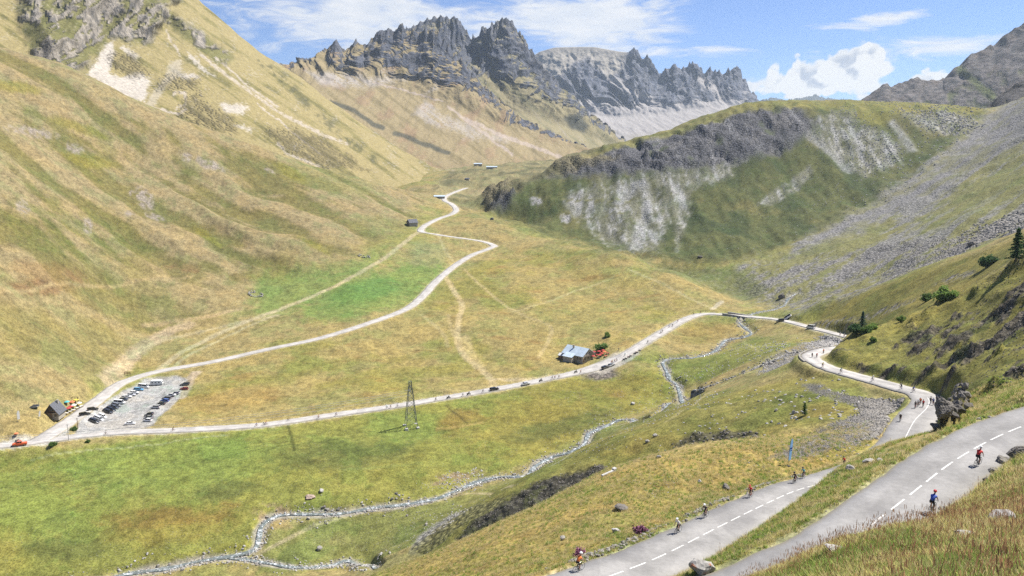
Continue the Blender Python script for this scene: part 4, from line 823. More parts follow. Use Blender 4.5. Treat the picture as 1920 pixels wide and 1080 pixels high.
mountain('mountain', [[(670, 180, 2450), (760, 160, 2460), (850, 150, 2470), (940, 160, 2480)],
           [(670, 110, 2560), (700, 88, 2580), (745, 60, 2600), (775, 48, 2620), (786, 41, 2630), (798, 36, 2640), (815, 33, 2650), (830, 29, 2650), (840, 33, 2650), (852, 30, 2650), (868, 47, 2640), (884, 72, 2630), (900, 84, 2620), (940, 110, 2600)]], [0, 1.0], 180, 80, rocky(40, 60, 150, 261, 0.0, 0.1, 10), c3(-0.2))
# --- far massif
def c4(P, n, S, T, px, py):
    nz = fbm(px / 26, py / 26, 4, 271); nf = fbm(px / 7, py / 7, 3, 272)
    c = np.ones(P.shape) * srgb(206, 200, 196); dome = pmask(px, py, [(985, 140), (1010, 76), (1110, 70), (1178, 88), (1165, 128), (1140, 150), (1105, 106), (1080, 114), (1050, 142), (1020, 155)], 8, nz)
    rk = sstep(sstep(T, 0.36, 0.52) + 0.45 * nz + (0.6 - n[..., 2]) * 0.6, 0.55, 0.85) * (1 - dome)
    spine = pline(px + nz * 8, py, [(1150, 150), (1195, 175), (1240, 200), (1280, 220)], 9) + pline(px, py + nz * 5, [(1315, 150), (1340, 165), (1350, 190)], 8)
    rk = rk * (1 - np.clip(spine, 0, 1))
    c = mixc(c, srgb(146, 148, 158), rk); c = mixc(c, srgb(104, 112, 132), rk * sstep(fbm(px / 9, py / 20, 4, 273), -0.1, 0.3) * 0.8)
    c = mixc(c, srgb(178, 170, 146), sstep(-T, -0.13, -0.02) * 0.8 * sstep(nz, -0.2, 0.3)); c = mixc(c, srgb(214, 205, 190), dome * 0.95)
    return c, rk
mountain('mountain', [[(960, 290, 3000), (1060, 292, 3000), (1150, 275, 3000), (1250, 262, 3000), (1350, 250, 3100), (1460, 245, 3200)],
           [(960, 215, 3800), (1060, 210, 3800), (1150, 222, 3780), (1250, 214, 3800), (1350, 200, 3830), (1460, 207, 3850)],
           [(960, 130, 4100), (1004, 102, 4100), (1012, 97, 4100), (1040, 89, 4100), (1080, 88, 4100), (1115, 88, 4100), (1140, 93, 4100), (1165, 97, 4100), (1180, 98, 4100), (1184, 92, 4100), (1189, 84, 4100), (1196, 95, 4100), (1206, 105, 4100), (1215, 103, 4100), (1223, 107, 4100), (1230, 132, 4100), (1240, 135, 4100), (1262, 120, 4100), (1272, 121, 4100), (1278, 128, 4100), (1290, 122, 4100), (1308, 117, 4100), (1316, 130, 4100), (1322, 133, 4100), (1326, 126, 4100), (1335, 128, 4100), (1342, 136, 4100), (1358, 134, 4100), (1368, 130, 4100), (1376, 124, 4100), (1386, 130, 4100), (1394, 146, 4100), (1406, 165, 4100), (1418, 184, 4100), (1440, 200, 4100), (1460, 205, 4100)]], [0, 0.33, 1.0], 330, 190, rocky(150, 130, 420, 281, 0.33, 0.5, 24, 0.42, DOME), c4, (500, 300))
# --- dark mountain on the right, its outlier, and the blue hills
def c5(P, n, S, T, px, py):
    nz = fbm(px / 30, py / 30, 4, 291); nf = fbm(px / 8, py / 8, 3, 292)
    c = np.ones(P.shape) * srgb(150, 143, 140); c = mixc(c, srgb(150, 134, 124), sstep(nz, 0, 0.4) * 0.5); c = mixc(c, srgb(100, 102, 106), sstep(fbm((px + py) / 14, (px - py) / 30, 4, 293), 0, 0.3) * 0.6)
    g = sstep(nz + 0.9 - T * 1.3, 0.35, 0.7); c = mixc(c, srgb(112, 122, 78), g * 0.75); c = mixc(c, srgb(130, 140, 84), pline(px, py + nz * 10, [(1800, 130), (1840, 165), (1860, 180)], 9) * 0.8)
    s = pmask(px, py, [(1870, 165), (1905, 150), (1940, 120), (1940, 175), (1870, 190)], 7, nz); c = mixc(c, srgb(158, 146, 142), s * 0.8)
    return c, 1 - g * 0.7
mountain('mountain', [[(1560, 260, 1750), (1700, 262, 1730), (1850, 250, 1720), (1920, 240, 1700), (2250, 200, 1650)],
           [(1560, 222, 1900), (1700, 205, 1880), (1850, 175, 1860), (1920, 140, 1850), (2250, 30, 1800)],
           [(1560, 212, 2050), (1600, 196, 2050), (1615, 188, 2050), (1640, 172, 2050), (1655, 160, 2050), (1661, 157, 2050), (1668, 163, 2050), (1690, 156, 2050), (1712, 148, 2050), (1720, 144, 2050), (1727, 152, 2050), (1755, 150, 2050), (1772, 147, 2050), (1780, 138, 2050), (1795, 124, 2050), (1800, 123, 2050), (1808, 117, 2050), (1820, 99, 2050), (1835, 98, 2050), (1845, 91, 2050), (1852, 85, 2050), (1865, 84, 2050), (1885, 64, 2050), (1905, 52, 2050), (1920, 42, 2050), (1960, 20, 2050), (2050, -30, 2050), (2250, -110, 2050)]], [0, 0.4, 1.0], 260, 150, rocky(34, 80, 260, 301, 0.1, 0.4, 4), c5)
def c6(P, n, S, T, px, py):
    nz = fbm(px / 20, py / 20, 4, 311); c = np.ones(P.shape) * srgb(120, 116, 114); return mixc(c, srgb(150, 150, 98), sstep(nz - T * 0.6, -0.15, 0.2)), 1 - sstep(nz - T * 0.6, -0.15, 0.2)
mountain('mountain', [[(1830, 225, 1000), (1900, 225, 1000), (1960, 225, 1000), (2150, 210, 1000)], [(1830, 215, 1150), (1862, 200, 1150), (1880, 178, 1150), (1896, 165, 1150), (1915, 154, 1150), (1960, 140, 1150), (2150, 60, 1150)]], [0, 1], 90, 60, rocky(16, 30, 60, 315, 0, 0.2, 6), c6, (200, 100))
mountain('mountain', [[(1380, 230, 5600), (1500, 230, 5600), (1640, 230, 5600)], [(1380, 200, 7000), (1425, 190, 7000), (1450, 183, 7000), (1475, 190, 7000), (1500, 184, 7000), (1527, 178, 7000), (1548, 183, 7000), (1575, 188, 7000), (1600, 190, 7000), (1640, 200, 7000)]], [0, 1], 150, 40, rocky(90, 160, 300, 321, 0, 0.2, 20), lambda P, n, S, T, px, py: (np.ones(P.shape) * srgb(120, 128, 130), np.ones(px.shape)), (600, 300))
# ------------------------------------------------------------------ plain materials
def mat(name, rgb, rough=0.8, var=0.12, scale=3.0, spec=0.3, metal=0.0, bump=0.0, lin=True):
    m = bpy.data.materials.new(name); m.use_nodes = True; g = NG(m.node_tree); bs = g.n['Principled BSDF']
    P = g.new('ShaderNodeTexCoord').outputs['Object']; n = g.noise(P, scale, 4, 0.6)
    c = tuple(rgb) + (1.0,)
    k = g.ss(n, 0.25, 0.75, 1 - var, 1 + var)
    g.l.new(g.mix(1.0, c, k, 'MULTIPLY'), bs.inputs['Base Color'])
    bs.inputs['Roughness'].default_value = rough; bs.inputs['Specular IOR Level'].default_value = spec; bs.inputs['Metallic'].default_value = metal
    if bump:
        b = g.new('ShaderNodeBump'); b.inputs['Strength'].default_value = bump; b.inputs['Distance'].default_value = 0.05; g.l.new(n, b.inputs['Height']); g.l.new(b.outputs[0], bs.inputs['Normal'])
    return m
def asphalt(name, rgb, patch):
    m = bpy.data.materials.new(name); m.use_nodes = True; g = NG(m.node_tree); bs = g.n['Principled BSDF']
    P = g.new('ShaderNodeTexCoord').outputs['Object']
    u_ = g.new('ShaderNodeAttribute', attribute_name='across').outputs['Fac']
    n1 = g.noise(P, 0.22, 4, 0.6); n2 = g.noise(P, 2.2, 5, 0.65); n3 = g.noise(P, 30, 3, 0.7)
    k = g.math('MULTIPLY', g.ss(n1, 0.3, 0.7, 0.80, 1.12), g.math('MULTIPLY', g.ss(n2, 0.3, 0.7, 0.90, 1.08), g.ss(n3, 0.2, 0.8, 0.86, 1.14)))
    # wheel tracks polished a little darker, edges dusty
    trk = g.math('MULTIPLY', g.math('SINE', g.math('MULTIPLY', u_, 6.2832 * 2)), 0.06)
    k = g.math('ADD', k, trk)
    worn = g.new('ShaderNodeAttribute', attribute_name='worn').outputs['Fac']
    c = g.mix(1.0, g.mix(worn, tuple(rgb) + (1,), tuple(srgb(240, 234, 226)) + (1,)), k, 'MULTIPLY')
    edge = g.math('ADD', g.math('ABSOLUTE', g.math('SUBTRACT', u_, 0.5)), g.math('MULTIPLY', g.math('SUBTRACT', n2, 0.5), 0.12))
    c = g.mix(g.ss(edge, 0.43, 0.5, 0, 0.75), c, tuple(srgb(190, 178, 150)) + (1,))
    pt = g.noise(g.mapping(P, (1, 0.35, 1), (0, 0, R(40))), 0.16, 1, 0.4)
    c = g.mix(g.ss(pt, 0.60, 0.615, 0, patch), c, tuple(srgb(150, 147, 148)) + (1,))
    g.l.new(c, bs.inputs['Base Color']); bs.inputs['Roughness'].default_value = 0.85; bs.inputs['Specular IOR Level'].default_value = 0.25
    b = g.new('ShaderNodeBump'); b.inputs['Strength'].default_value = 0.25; b.inputs['Distance'].default_value = 0.03; g.l.new(n3, b.inputs['Height']); g.l.new(b.outputs[0], bs.inputs['Normal'])
    return m
M_ASPH = asphalt('worn_asphalt', srgb(196, 193, 189), 0.2)
M_TRACK = asphalt('white_gravel', srgb(248, 241, 228), 0.0)
M_LINE = mat('road_paint', (0.56, 0.55, 0.52), 0.7, 0.45, 5.0)

def tangents(C):
    t = np.gradient(C[:, :2], axis=0); t /= np.linalg.norm(t, axis=1, keepdims=True) + 1e-9; return t
def ribbon(name, C, half, m, crown=0.04, wob=0.0, skirt=0.35, seed=0):
    t = tangents(C); nrm = np.stack([t[:, 1], -t[:, 0]], 1)           # right of travel
    n = len(C); offs = np.array([-1.0, -0.98, -0.5, 0, 0.5, 0.98, 1.0]); V = np.zeros((n, len(offs), 3)); A = np.zeros((n, len(offs)))
    hl = half * np.ones(n) if np.isscalar(half) else np.asarray(half); s_ = np.arange(n)
    wl = hl + wob * fbm(s_ / 4.0, s_ * 0 + seed, 3, 401 + seed); wr = hl + wob * fbm(s_ / 4.0, s_ * 0 + seed + 5.5, 3, 405 + seed)
    for k, o in enumerate(offs):
        w_ = np.where(o < 0, wl, wr); V[:, k, :2] = C[:, :2] + nrm * (o * w_)[:, None]
        V[:, k, 2] = C[:, 2] + crown * (1 - o * o) - (skirt if abs(o) == 1.0 else 0); A[:, k] = (o + 1) / 2
    me = np_mesh(name, V.reshape(-1, 3), grid_faces(n, len(offs))[:, ::-1], True, None, {'across': A, 'worn': sstep(V[:, :, 1], 120, 250)}); me.materials.append(m)
    return bpy.data.objects.new(name, me)
RD = curve_step(RC['valley'], 0.8)
_hw = np.interp(RD[:, 1], [0, 100, 140, 175, 230, 480], [3.35, 3.3, 3.9, 3.9, 3.0, 3.0])
_d = np.hypot(RD[:, 0] - ground_at(1130, 690)[0], RD[:, 1] - ground_at(1130, 690)[1]); _hw = _hw + 2.2 * np.exp(-(_d / 16) ** 2)
RD[:, 2] += 0.02
road = link(ribbon('road', RD, _hw, M_ASPH, 0.06, 0.35), kind='structure')
TK = curve_step(RC['track'], 1.2); TK[:, 2] += 0.03
track = link(ribbon('gravel_track', TK, np.interp(TK[:, 1], [290, 420, 700, 1000], [4.2, 3.2, 3.2, 2.6]), M_TRACK, 0.05, 0.7, seed=3), kind='structure')
# painted centre line: dashes, and one unbroken line round the bend
def dash(C0, s0, s1, w=0.075):
    L = np.concatenate([[0], np.cumsum(np.linalg.norm(np.diff(C0[:, :2], axis=0), axis=1))]); n = max(3, int((s1 - s0) / 0.8) + 2)
    ss_ = np.linspace(s0, s1, n); P = np.stack([np.interp(ss_, L, C0[:, j]) for j in range(3)], 1); t = tangents(P); nr = np.stack([t[:, 1], -t[:, 0]], 1)
    V = np.zeros((n, 2, 3)); V[:, 0, :2] = P[:, :2] - nr * w; V[:, 1, :2] = P[:, :2] + nr * w; V[:, :, 2] = P[:, 2:3] + 0.072
    me = np_mesh('line_dash', V.reshape(-1, 3), grid_faces(n, 2)[:, ::-1], False); me.materials.append(M_LINE); return bpy.data.objects.new('line_dash', me)
_L = np.concatenate([[0], np.cumsum(np.linalg.norm(np.diff(RD[:, :2], axis=0), axis=1))])
_pxr, _pyr = ae2pix(RD[:, 0] / RD[:, 1], (RD[:, 2] - CZ) / RD[:, 1])
_s = 0.0
_bend = np.nonzero((RD[:, 1] < 176) & (RD[:, 1] > 132) & (RD[:, 0] > 30))[0]
_sb0, _sb1 = _L[_bend[0]], _L[_bend[-1]]
while _s < _L[-1] - 3:
    i = np.searchsorted(_L, _s)
    if RD[i, 1] < 176 and -40 < _pxr[i] < 1960 and _pyr[i] < 1120 and not (_sb0 - 3 < _s < _sb1 + 1): link(dash(RD, _s, _s + 2.5), road)
    _s += 3.5
_o = dash(RD, _sb0, _sb1); _o.name = 'centre_line'; link(_o, road)
_o = dash(RD, _L[np.nonzero((RD[:, 1] < 252) & (RD[:, 0] > 60))[0][0]], _L[np.nonzero((RD[:, 1] < 238) & (RD[:, 0] > 60))[0][0]]); _o.name = 'centre_line'; link(_o, road)
for _y0, _y1 in ((392, 404), (408, 424)):
    k_ = np.nonzero((RD[:, 1] > _y0) & (RD[:, 0] > 0) & (np.arange(len(RD)) < len(RD) // 2))[0][0]; k2 = np.nonzero((RD[:, 1] > _y1) & (RD[:, 0] > 0))[0][0]
    _o = dash(RD, _L[k_], _L[k2]); _o.name = 'centre_line'; link(_o, road)

# ------------------------------------------------------------------ running water
def water_material():
    m = bpy.data.materials.new('mountain_stream'); m.use_nodes = True; g = NG(m.node_tree); bs = g.n['Principled BSDF']
    P = g.new('ShaderNodeTexCoord').outputs['Object']
    n1 = g.noise(P, 0.8, 5, 0.7, 0.6); n2 = g.noise(P, 3.0, 4, 0.6)
    foam = g.ss(g.math('ADD', g.math('MULTIPLY', n1, 0.7), g.math('MULTIPLY', n2, 0.3)), 0.50, 0.62)
    g.l.new(g.mix(foam, (0.13, 0.15, 0.14, 1), (0.62, 0.64, 0.66, 1)), bs.inputs['Base Color'])
    g.l.new(g.math('ADD', g.math('MULTIPLY', foam, 0.5), 0.08), bs.inputs['Roughness']); bs.inputs['IOR'].default_value = 1.33
    b = g.new('ShaderNodeBump'); b.inputs['Strength'].default_value = 0.8; b.inputs['Distance'].default_value = 0.15; g.l.new(n1, b.inputs['Height']); g.l.new(b.outputs[0], bs.inputs['Normal'])
    return m
M_WATER = water_material()
for _k, nm in (('river', 'river'), ('upper', 'river'), ('brook', 'stream'), ('creek', 'stream')):
    C = curve_step(RV[_k], 1.2); wv = RVW[_k]; C = C.copy(); C[:, 2] -= 0.62 * wv / 2.6
    s_ = np.arange(len(C)); hw = wv * (0.62 + 0.75 * fbm(s_ / 7.0, s_ * 0, 3, 411)) * (0.55 if _k == 'creek' else 1)
    link(ribbon(nm, C, np.clip(hw, 0.25, 5), M_WATER, 0.05, 0.6 * wv / 2.6, 0.3, seed=7), kind='structure')

# ------------------------------------------------------------------ scattering many small pieces
_cell = (GY * (np.gradient(GA)[:, None])) * (GY * np.gradient(GV)[None, :])      # plan area per ground vertex
def sow(weight, n, seed):
    """n places on the ground with the given density"""
    r = np.random.default_rng(seed); p = (np.clip(weight, 0, None) * _cell).ravel(); p = p / p.sum()
    k = r.choice(p.size, n, p=p); i, j = np.unravel_index(k, GX.shape)
    a = GA[i] + (r.random(n) - 0.5) * np.gradient(GA)[i]; v = GV[j] + (r.random(n) - 0.5) * np.gradient(GV)[j]
    y = np.exp(v); x = a * y; return np.stack([x, y, height(x, y)], 1)
def scatter(name, P, scl, rotv, protos, pick, m):
    """one object: prototypes set on points by a node group"""
    me = bpy.data.meshes.new(name); me.vertices.add(len(P)); me.vertices.foreach_set('co', np.asarray(P, np.float32).ravel())
    for nm_, ty, arr in (('scl', 'FLOAT_VECTOR', scl), ('rot', 'FLOAT_VECTOR', rotv)):
        me.attributes.new(nm_, ty, 'POINT').data.foreach_set('vector', np.asarray(arr, np.float32).ravel())
    me.attributes.new('pick', 'INT', 'POINT').data.foreach_set('value', np.asarray(pick, np.int32))
    o = bpy.data.objects.new(name, me); link(o, kind='stuff')
    ng = bpy.data.node_groups.new(name, 'GeometryNodeTree'); ng.interface.new_socket('Geometry', in_out='INPUT', socket_type='NodeSocketGeometry'); ng.interface.new_socket('Geometry', in_out='OUTPUT', socket_type='NodeSocketGeometry')
    n = ng.nodes; l = ng.links; gi = n.new('NodeGroupInput'); go = n.new('NodeGroupOutput'); jn = n.new('GeometryNodeJoinGeometry')
    def attr(nm_, ty):
        a = n.new('GeometryNodeInputNamedAttribute'); a.data_type = ty; a.inputs['Name'].default_value = nm_; return a.outputs['Attribute']
    A_s, A_r, A_p = attr('scl', 'FLOAT_VECTOR'), attr('rot', 'FLOAT_VECTOR'), attr('pick', 'INT')
    e2r = n.new('FunctionNodeEulerToRotation'); l.new(A_r, e2r.inputs[0])
    for k, pr in enumerate(protos):
        oi = n.new('GeometryNodeObjectInfo'); oi.inputs['Object'].default_value = pr; oi.inputs['As Instance'].default_value = True
        cmp_ = n.new('FunctionNodeCompare'); cmp_.data_type = 'INT'; cmp_.operation = 'EQUAL'; l.new(A_p, cmp_.inputs['A'] if cmp_.inputs['A'].type == 'INT' else cmp_.inputs[2])
        (cmp_.inputs['B'] if cmp_.inputs['B'].type == 'INT' else cmp_.inputs[3]).default_value = k
        ip = n.new('GeometryNodeInstanceOnPoints'); l.new(gi.outputs[0], ip.inputs['Points']); l.new(cmp_.outputs[0], ip.inputs['Selection']); l.new(oi.outputs['Geometry'], ip.inputs['Instance'])
        l.new(e2r.outputs[0], ip.inputs['Rotation']); l.new(A_s, ip.inputs['Scale']); l.new(ip.outputs[0], jn.inputs[0])
    l.new(jn.outputs[0], go.inputs[0]); md = o.modifiers.new('scatter', 'NODES'); md.node_group = ng
    return o
def rock_mesh(name, seed, sub=2, rough=0.28, flat=0.7):
    bm = bmesh.new(); bmesh.ops.create_icosphere(bm, subdivisions=sub, radius=0.5); r = random.Random(seed)
    cuts = [(Vector((r.gauss(0, 1), r.gauss(0, 1), r.gauss(0, 1))).normalized(), r.uniform(0.26, 0.42)) for _ in range(9)]
    for v in bm.verts:
        for d_, h_ in cuts:
            k = v.co.dot(d_)
            if k > h_: v.co -= d_ * (k - h_) * 0.92
        v.co *= 1 + r.uniform(-1, 1) * rough * 0.14; v.co.z *= flat
    me = bpy.data.meshes.new(name); bm.to_mesh(me); bm.free(); return me
def stone_material(name, c1_, c2_, sc=1.2, lichen=None):
    m = bpy.data.materials.new(name); m.use_nodes = True; g = NG(m.node_tree); bs = g.n['Principled BSDF']
    P = g.new('ShaderNodeTexCoord').outputs['Object']; rnd = g.new('ShaderNodeObjectInfo').outputs['Random']
    n = g.noise(P, 2.5 * sc, 5, 0.65); n2 = g.noise(P, 9 * sc, 3, 0.6)
    c = g.mix(g.math('ADD', g.math('MULTIPLY', rnd, 0.6), g.math('MULTIPLY', n, 0.4)), tuple(c1_) + (1,), tuple(c2_) + (1,))
    c = g.mix(1.0, c, g.ss(n2, 0.3, 0.7, 0.75, 1.15), 'MULTIPLY')
    if lichen is not None: c = g.mix(g.ss(g.noise(P, 3.1 * sc, 3, 0.6), 0.58, 0.66, 0, 0.85), c, tuple(lichen) + (1,))
    g.l.new(c, bs.inputs['Base Color']); bs.inputs['Roughness'].default_value = 0.9; bs.inputs['Specular IOR Level'].default_value = 0.2
    b = g.new('ShaderNodeBump'); b.inputs['Strength'].default_value = 0.5; b.inputs['Distance'].default_value = 0.1; g.l.new(n, b.inputs['Height']); g.l.new(b.outputs[0], bs.inputs['Normal'])
    return m
M_STONE_P = stone_material('pale_stone', srgb(200, 194, 186), srgb(250, 246, 240)); M_STONE_G = stone_material('grey_stone', srgb(146, 140, 131), srgb(234, 227, 216)); M_STONE_D = stone_material('dark_rock', srgb(104, 100, 96), srgb(186, 178, 168))
def protos_of(meshes, m):
    out = []
    for k, me in enumerate(meshes):
        me = me.copy(); me.materials.append(m); out.append(bpy.data.objects.new(me.name, me))
    return out
_rm = [rock_mesh('stone', s_, 1, 0.5, 0.7 + 0.1 * (s_ % 3)) for s_ in range(5)]
PR_P, PR_G, PR_D = protos_of(_rm, M_STONE_P), protos_of(_rm, M_STONE_G), protos_of(_rm, M_STONE_D)
def stones(name, wt, n, lo, hi, pr, seed, sink=0.18, power=2.5, clear=1.0):
    r = np.random.default_rng(seed); P = sow(wt * (CLEAR > clear), n, seed)
    s_ = lo + (hi - lo) * r.random(n) ** power; P[:, 2] -= s_ * sink * 0.5 - 0.1 * s_
    scatter(name, P, s_[:, None] * r.uniform(0.7, 1.35, (n, 3)), r.uniform(-1, 1, (n, 3)) * np.array([0.5, 0.5, 3.14]), pr, r.integers(0, len(pr), n), None)
def along(C, n, spread, seed, lo=0.0, clump=True):
    r = np.random.default_rng(seed); k = r.random(n) * (len(C) - 1.001); i = k.astype(int); f = (k - i)[:, None]
    P = C[i] * (1 - f) + C[i + 1] * f; t = tangents(C)[i]; nr = np.stack([t[:, 1], -t[:, 0]], 1); o = r.normal(0, 1, n) * spread
    o = np.where(np.abs(o) < lo, np.sign(o) * (lo + r.random(n) * spread), o)
    if clump: keep = fbm(k / 7.0, o * 0.35, 3, seed + 60) > -0.04; P, nr, o = P[keep], nr[keep], o[keep] * (1 + 1.1 * sstep(fbm(k[keep] / 14.0, k[keep] * 0, 2, seed + 61), 0.0, 0.5))
    P[:, :2] += nr * o[:, None]; P[:, 2] = height(P[:, 0], P[:, 1]); return P
def strew(name, P, lo, hi, pr, seed, lift=0.0, power=2.0):
    r = np.random.default_rng(seed); n = len(P); s_ = lo + (hi - lo) * r.random(n) ** power; P = P.copy(); P[:, 2] += s_ * 0.08 + lift * r.random(n)
    scatter(name, P, s_[:, None] * r.uniform(0.7, 1.35, (n, 3)), r.uniform(-1, 1, (n, 3)) * np.array([0.6, 0.6, 3.14]), pr, r.integers(0, len(pr), n), None)
strew('river_cobbles', np.concatenate([along(RV['river'], 9000, 1.9, 1), along(RV['brook'], 900, 1.6, 2), along(RV['upper'], 700, 2.2, 3), along(RV['creek'], 900, 1.3, 4)]), 0.25, 1.1, PR_P, 5)
strew('river_boulders', np.concatenate([along(RV['river'], 700, 1.8, 6), along(RV['creek'], 300, 2.0, 7)]), 0.5, 1.6, PR_G, 8)
grassy = np.clip(low + terr + mid * 0.25 + hill * 0.10 * (GY < 620) + isle + spur * 0.6, 0, 1) * sstep(n_mid, -0.35, 0.35)
stones('scattered_stones', grassy * (1 - lot), 5200, 0.22, 1.2, PR_P, 11, power=5, sink=0.4)
stones('bank_stones', np.clip(blob(300, 1030, 170, 35, -10, 205, 300) + blob(700, 1000, 200, 50, -10, 205, 300) * 0.5 + blob(520, 955, 50, 16, 0, 205, 300) + blob(840, 900, 80, 16, -14, 205, 300), 0, 1), 800, 0.2, 1.0, PR_P, 12, power=4, sink=0.4)
stones('slope_stones', gold * sstep(n_mid + 0.5 * n_big, -0.1, 0.4) * 1.0, 2200, 0.12, 1.0, PR_G, 13, power=5, sink=0.7)
stones('rubble_field', rub, 9500, 0.25, 1.5, PR_G, 14, power=3); stones('rubble_slope', rub2, 2600, 0.5, 1.9, PR_P, 15)
stones('boulder_field', bould * sstep(fst + n_mid, -0.5, 0.2), 9000, 0.5, 3.6, PR_G, 16, power=4, sink=0.5); stones('scree', np.clip(fan * 0.35 + chute * 0.7, 0, 1), 7000, 0.6, 2.6, PR_G, 17, power=3)
stones('knoll_scree', np.clip(kscr + 0.1 * knoll, 0, 1), 5200, 0.6, 2.6, PR_P, 18, power=3); stones('outcrop_stones', nose * (0.2 + nr), 2600, 0.3, 1.8, PR_D, 19, power=3)
stones('gully_stones', np.clip(scarp * 0.7 + bluff * 1.5, 0, 1), 900, 0.4, 1.8, PR_D, 20)
stones('verge_stones', np.clip(strip * sstep(n_sm, -0.1, 0.4) + 2.0 * blob(1870, 845, 60, 22, -14, 50, 75) + 1.5 * blob(1410, 1030, 40, 18, -25, 50, 80), 0, 1), 1500, 0.12, 0.75, PR_G, 21, power=3)
# rubble kerb along the valley side of the lower road
_k = np.nonzero((RD[:, 1] < 112) & (_pyr < 1100) & (_pxr < 1560) & (np.arange(len(RD)) > np.argmax(RD[:, 1])) & (_pxr > 1000))[0]; _k = _k[_k < _k[0] + 130]
KERB = RD[_k].copy(); _t = tangents(KERB); _sgn = 1 if (np.stack([_t[:, 1], -_t[:, 0]], 1)[:, 0] < 0).mean() > 0.5 else -1
KERB[:, :2] += np.stack([_t[:, 1], -_t[:, 0]], 1) * (_sgn * 4.9)
strew('roadside_rubble', along(KERB, 2600, 0.55, 31), 0.10, 0.60, PR_G, 32, 0.12, 3.2)
# ------------------------------------------------------------------ shapes for things
def bm_obj(name, bm, m, parent=None, smooth=False, **kw):
    me = bpy.data.meshes.new(name); bm.to_mesh(me); bm.free()
    if smooth: me.polygons.foreach_set('use_smooth', np.ones(len(me.polygons), bool))
    for mm in (m if isinstance(m, (list, tuple)) else [m]): me.materials.append(mm)
    return link(bpy.data.objects.new(name, me), parent, **kw)
def empty(name, loc, rz=0.0, **kw):
    o = bpy.data.objects.new(name, None); o.empty_display_size = 0.2; o.location = tuple(loc); o.rotation_euler = (0, 0, rz); return link(o, **kw)
def box(bm, c, s, rot=None, bev=0.0, taper=1.0):
    r = bmesh.ops.create_cube(bm, size=1.0); M = Matrix.Translation(c) @ (rot.to_matrix().to_4x4() if rot is not None else Matrix.Identity(4)) @ Matrix.Diagonal((*s, 1))
    if taper != 1.0:
        for v in r['verts']:
            if v.co.z > 0: v.co.x *= taper; v.co.y *= taper
    bmesh.ops.transform(bm, matrix=M, verts=r['verts'])
    if bev:
        es = list({e for v in r['verts'] for e in v.link_edges}); bmesh.ops.bevel(bm, geom=es, offset=bev, segments=1, affect='EDGES')
    return bm
def bar(bm, p, q, r=0.05, r2=None, seg=6):
    p = Vector(p); q = Vector(q); d = q - p
    k = bmesh.ops.create_cone(bm, cap_ends=True, segments=seg, radius1=r, radius2=r if r2 is None else r2, depth=d.length)
    bmesh.ops.transform(bm, matrix=Matrix.Translation((p + q) / 2) @ d.to_track_quat('Z', 'Y').to_matrix().to_4x4(), verts=k['verts']); return bm
def prism(bm, pts, y0, y1):
    """outline in x,z pushed from y0 to y1"""
    a = [bm.verts.new((x, y0, z)) for x, z in pts]; b = [bm.verts.new((x, y1, z)) for x, z in pts]; n = len(pts)
    bm.faces.new(a); bm.faces.new(list(reversed(b)))
    for i in range(n): bm.faces.new((a[i], b[i], b[(i + 1) % n], a[(i + 1) % n]))
    bmesh.ops.recalc_face_normals(bm, faces=bm.faces); return bm
NB = bmesh.new
def on_ground(px, py, ymin=None):
    p = ground_at(px, py, ymin); p[2] = height(p[0], p[1])[0]; return p
def ground_on(px, py):
    """finished ground under the pixel"""
    a, e = pix2ae(px, py); i = int(np.clip(np.searchsorted(GA, a) - 1, 0, NA - 2)); f = (a - GA[i]) / (GA[i + 1] - GA[i])
    prof = ((1 - f) * GZ[i] + f * GZ[i + 1] - CZ) / GYv; k = np.nonzero(prof >= e)[0]; j = k[0] if len(k) else NV - 1
    Y = GYv[j]; return np.array([a * Y, Y, height(a * Y, Y)[0]])
def copy_tree(o, parent=None):
    c = o.copy(); COL.objects.link(c); c.parent = parent
    for ch in list(o.children): copy_tree(ch, c)
    return c
ORD = ['first', 'second', 'third', 'fourth', 'fifth', 'sixth', 'seventh', 'eighth', 'ninth', 'tenth', 'eleventh', 'twelfth', 'thirteenth', 'fourteenth', 'fifteenth', 'sixteenth', 'seventeenth', 'eighteenth']
def near_road(px, py, off=0.0):
    """place on the road's crown closest to a pixel, its heading, with a sideways offset"""
    d = np.hypot(_pxr - px, (_pyr - py) * 1.5); d = np.where((_pyr > 1110), 1e9, d); i = int(np.argmin(d)); t = tangents(RD[max(i - 2, 0):i + 3]); t = t[min(2, len(t) // 2)]
    # slide sideways so that the wheels meet the pixel
    a, e = pix2ae(px, py); z = RD[i, 2] + 0.05; Y = (z - CZ) / e; P = np.array([a * Y, Y, z]); n = np.array([t[1], -t[0]])
    lim = 2.6 if RD[i, 1] < 130 else 2.3; o = float(np.clip((P[:2] - RD[i, :2]) @ n, -lim, lim)); s = float(np.clip((P[:2] - RD[i, :2]) @ t, -8, 8))
    j = int(np.clip(i + s / 0.8, 0, len(RD) - 1)); q = RD[j].copy(); q[:2] += n * o; q[2] += 0.045; return q, math.atan2(t[1], t[0])

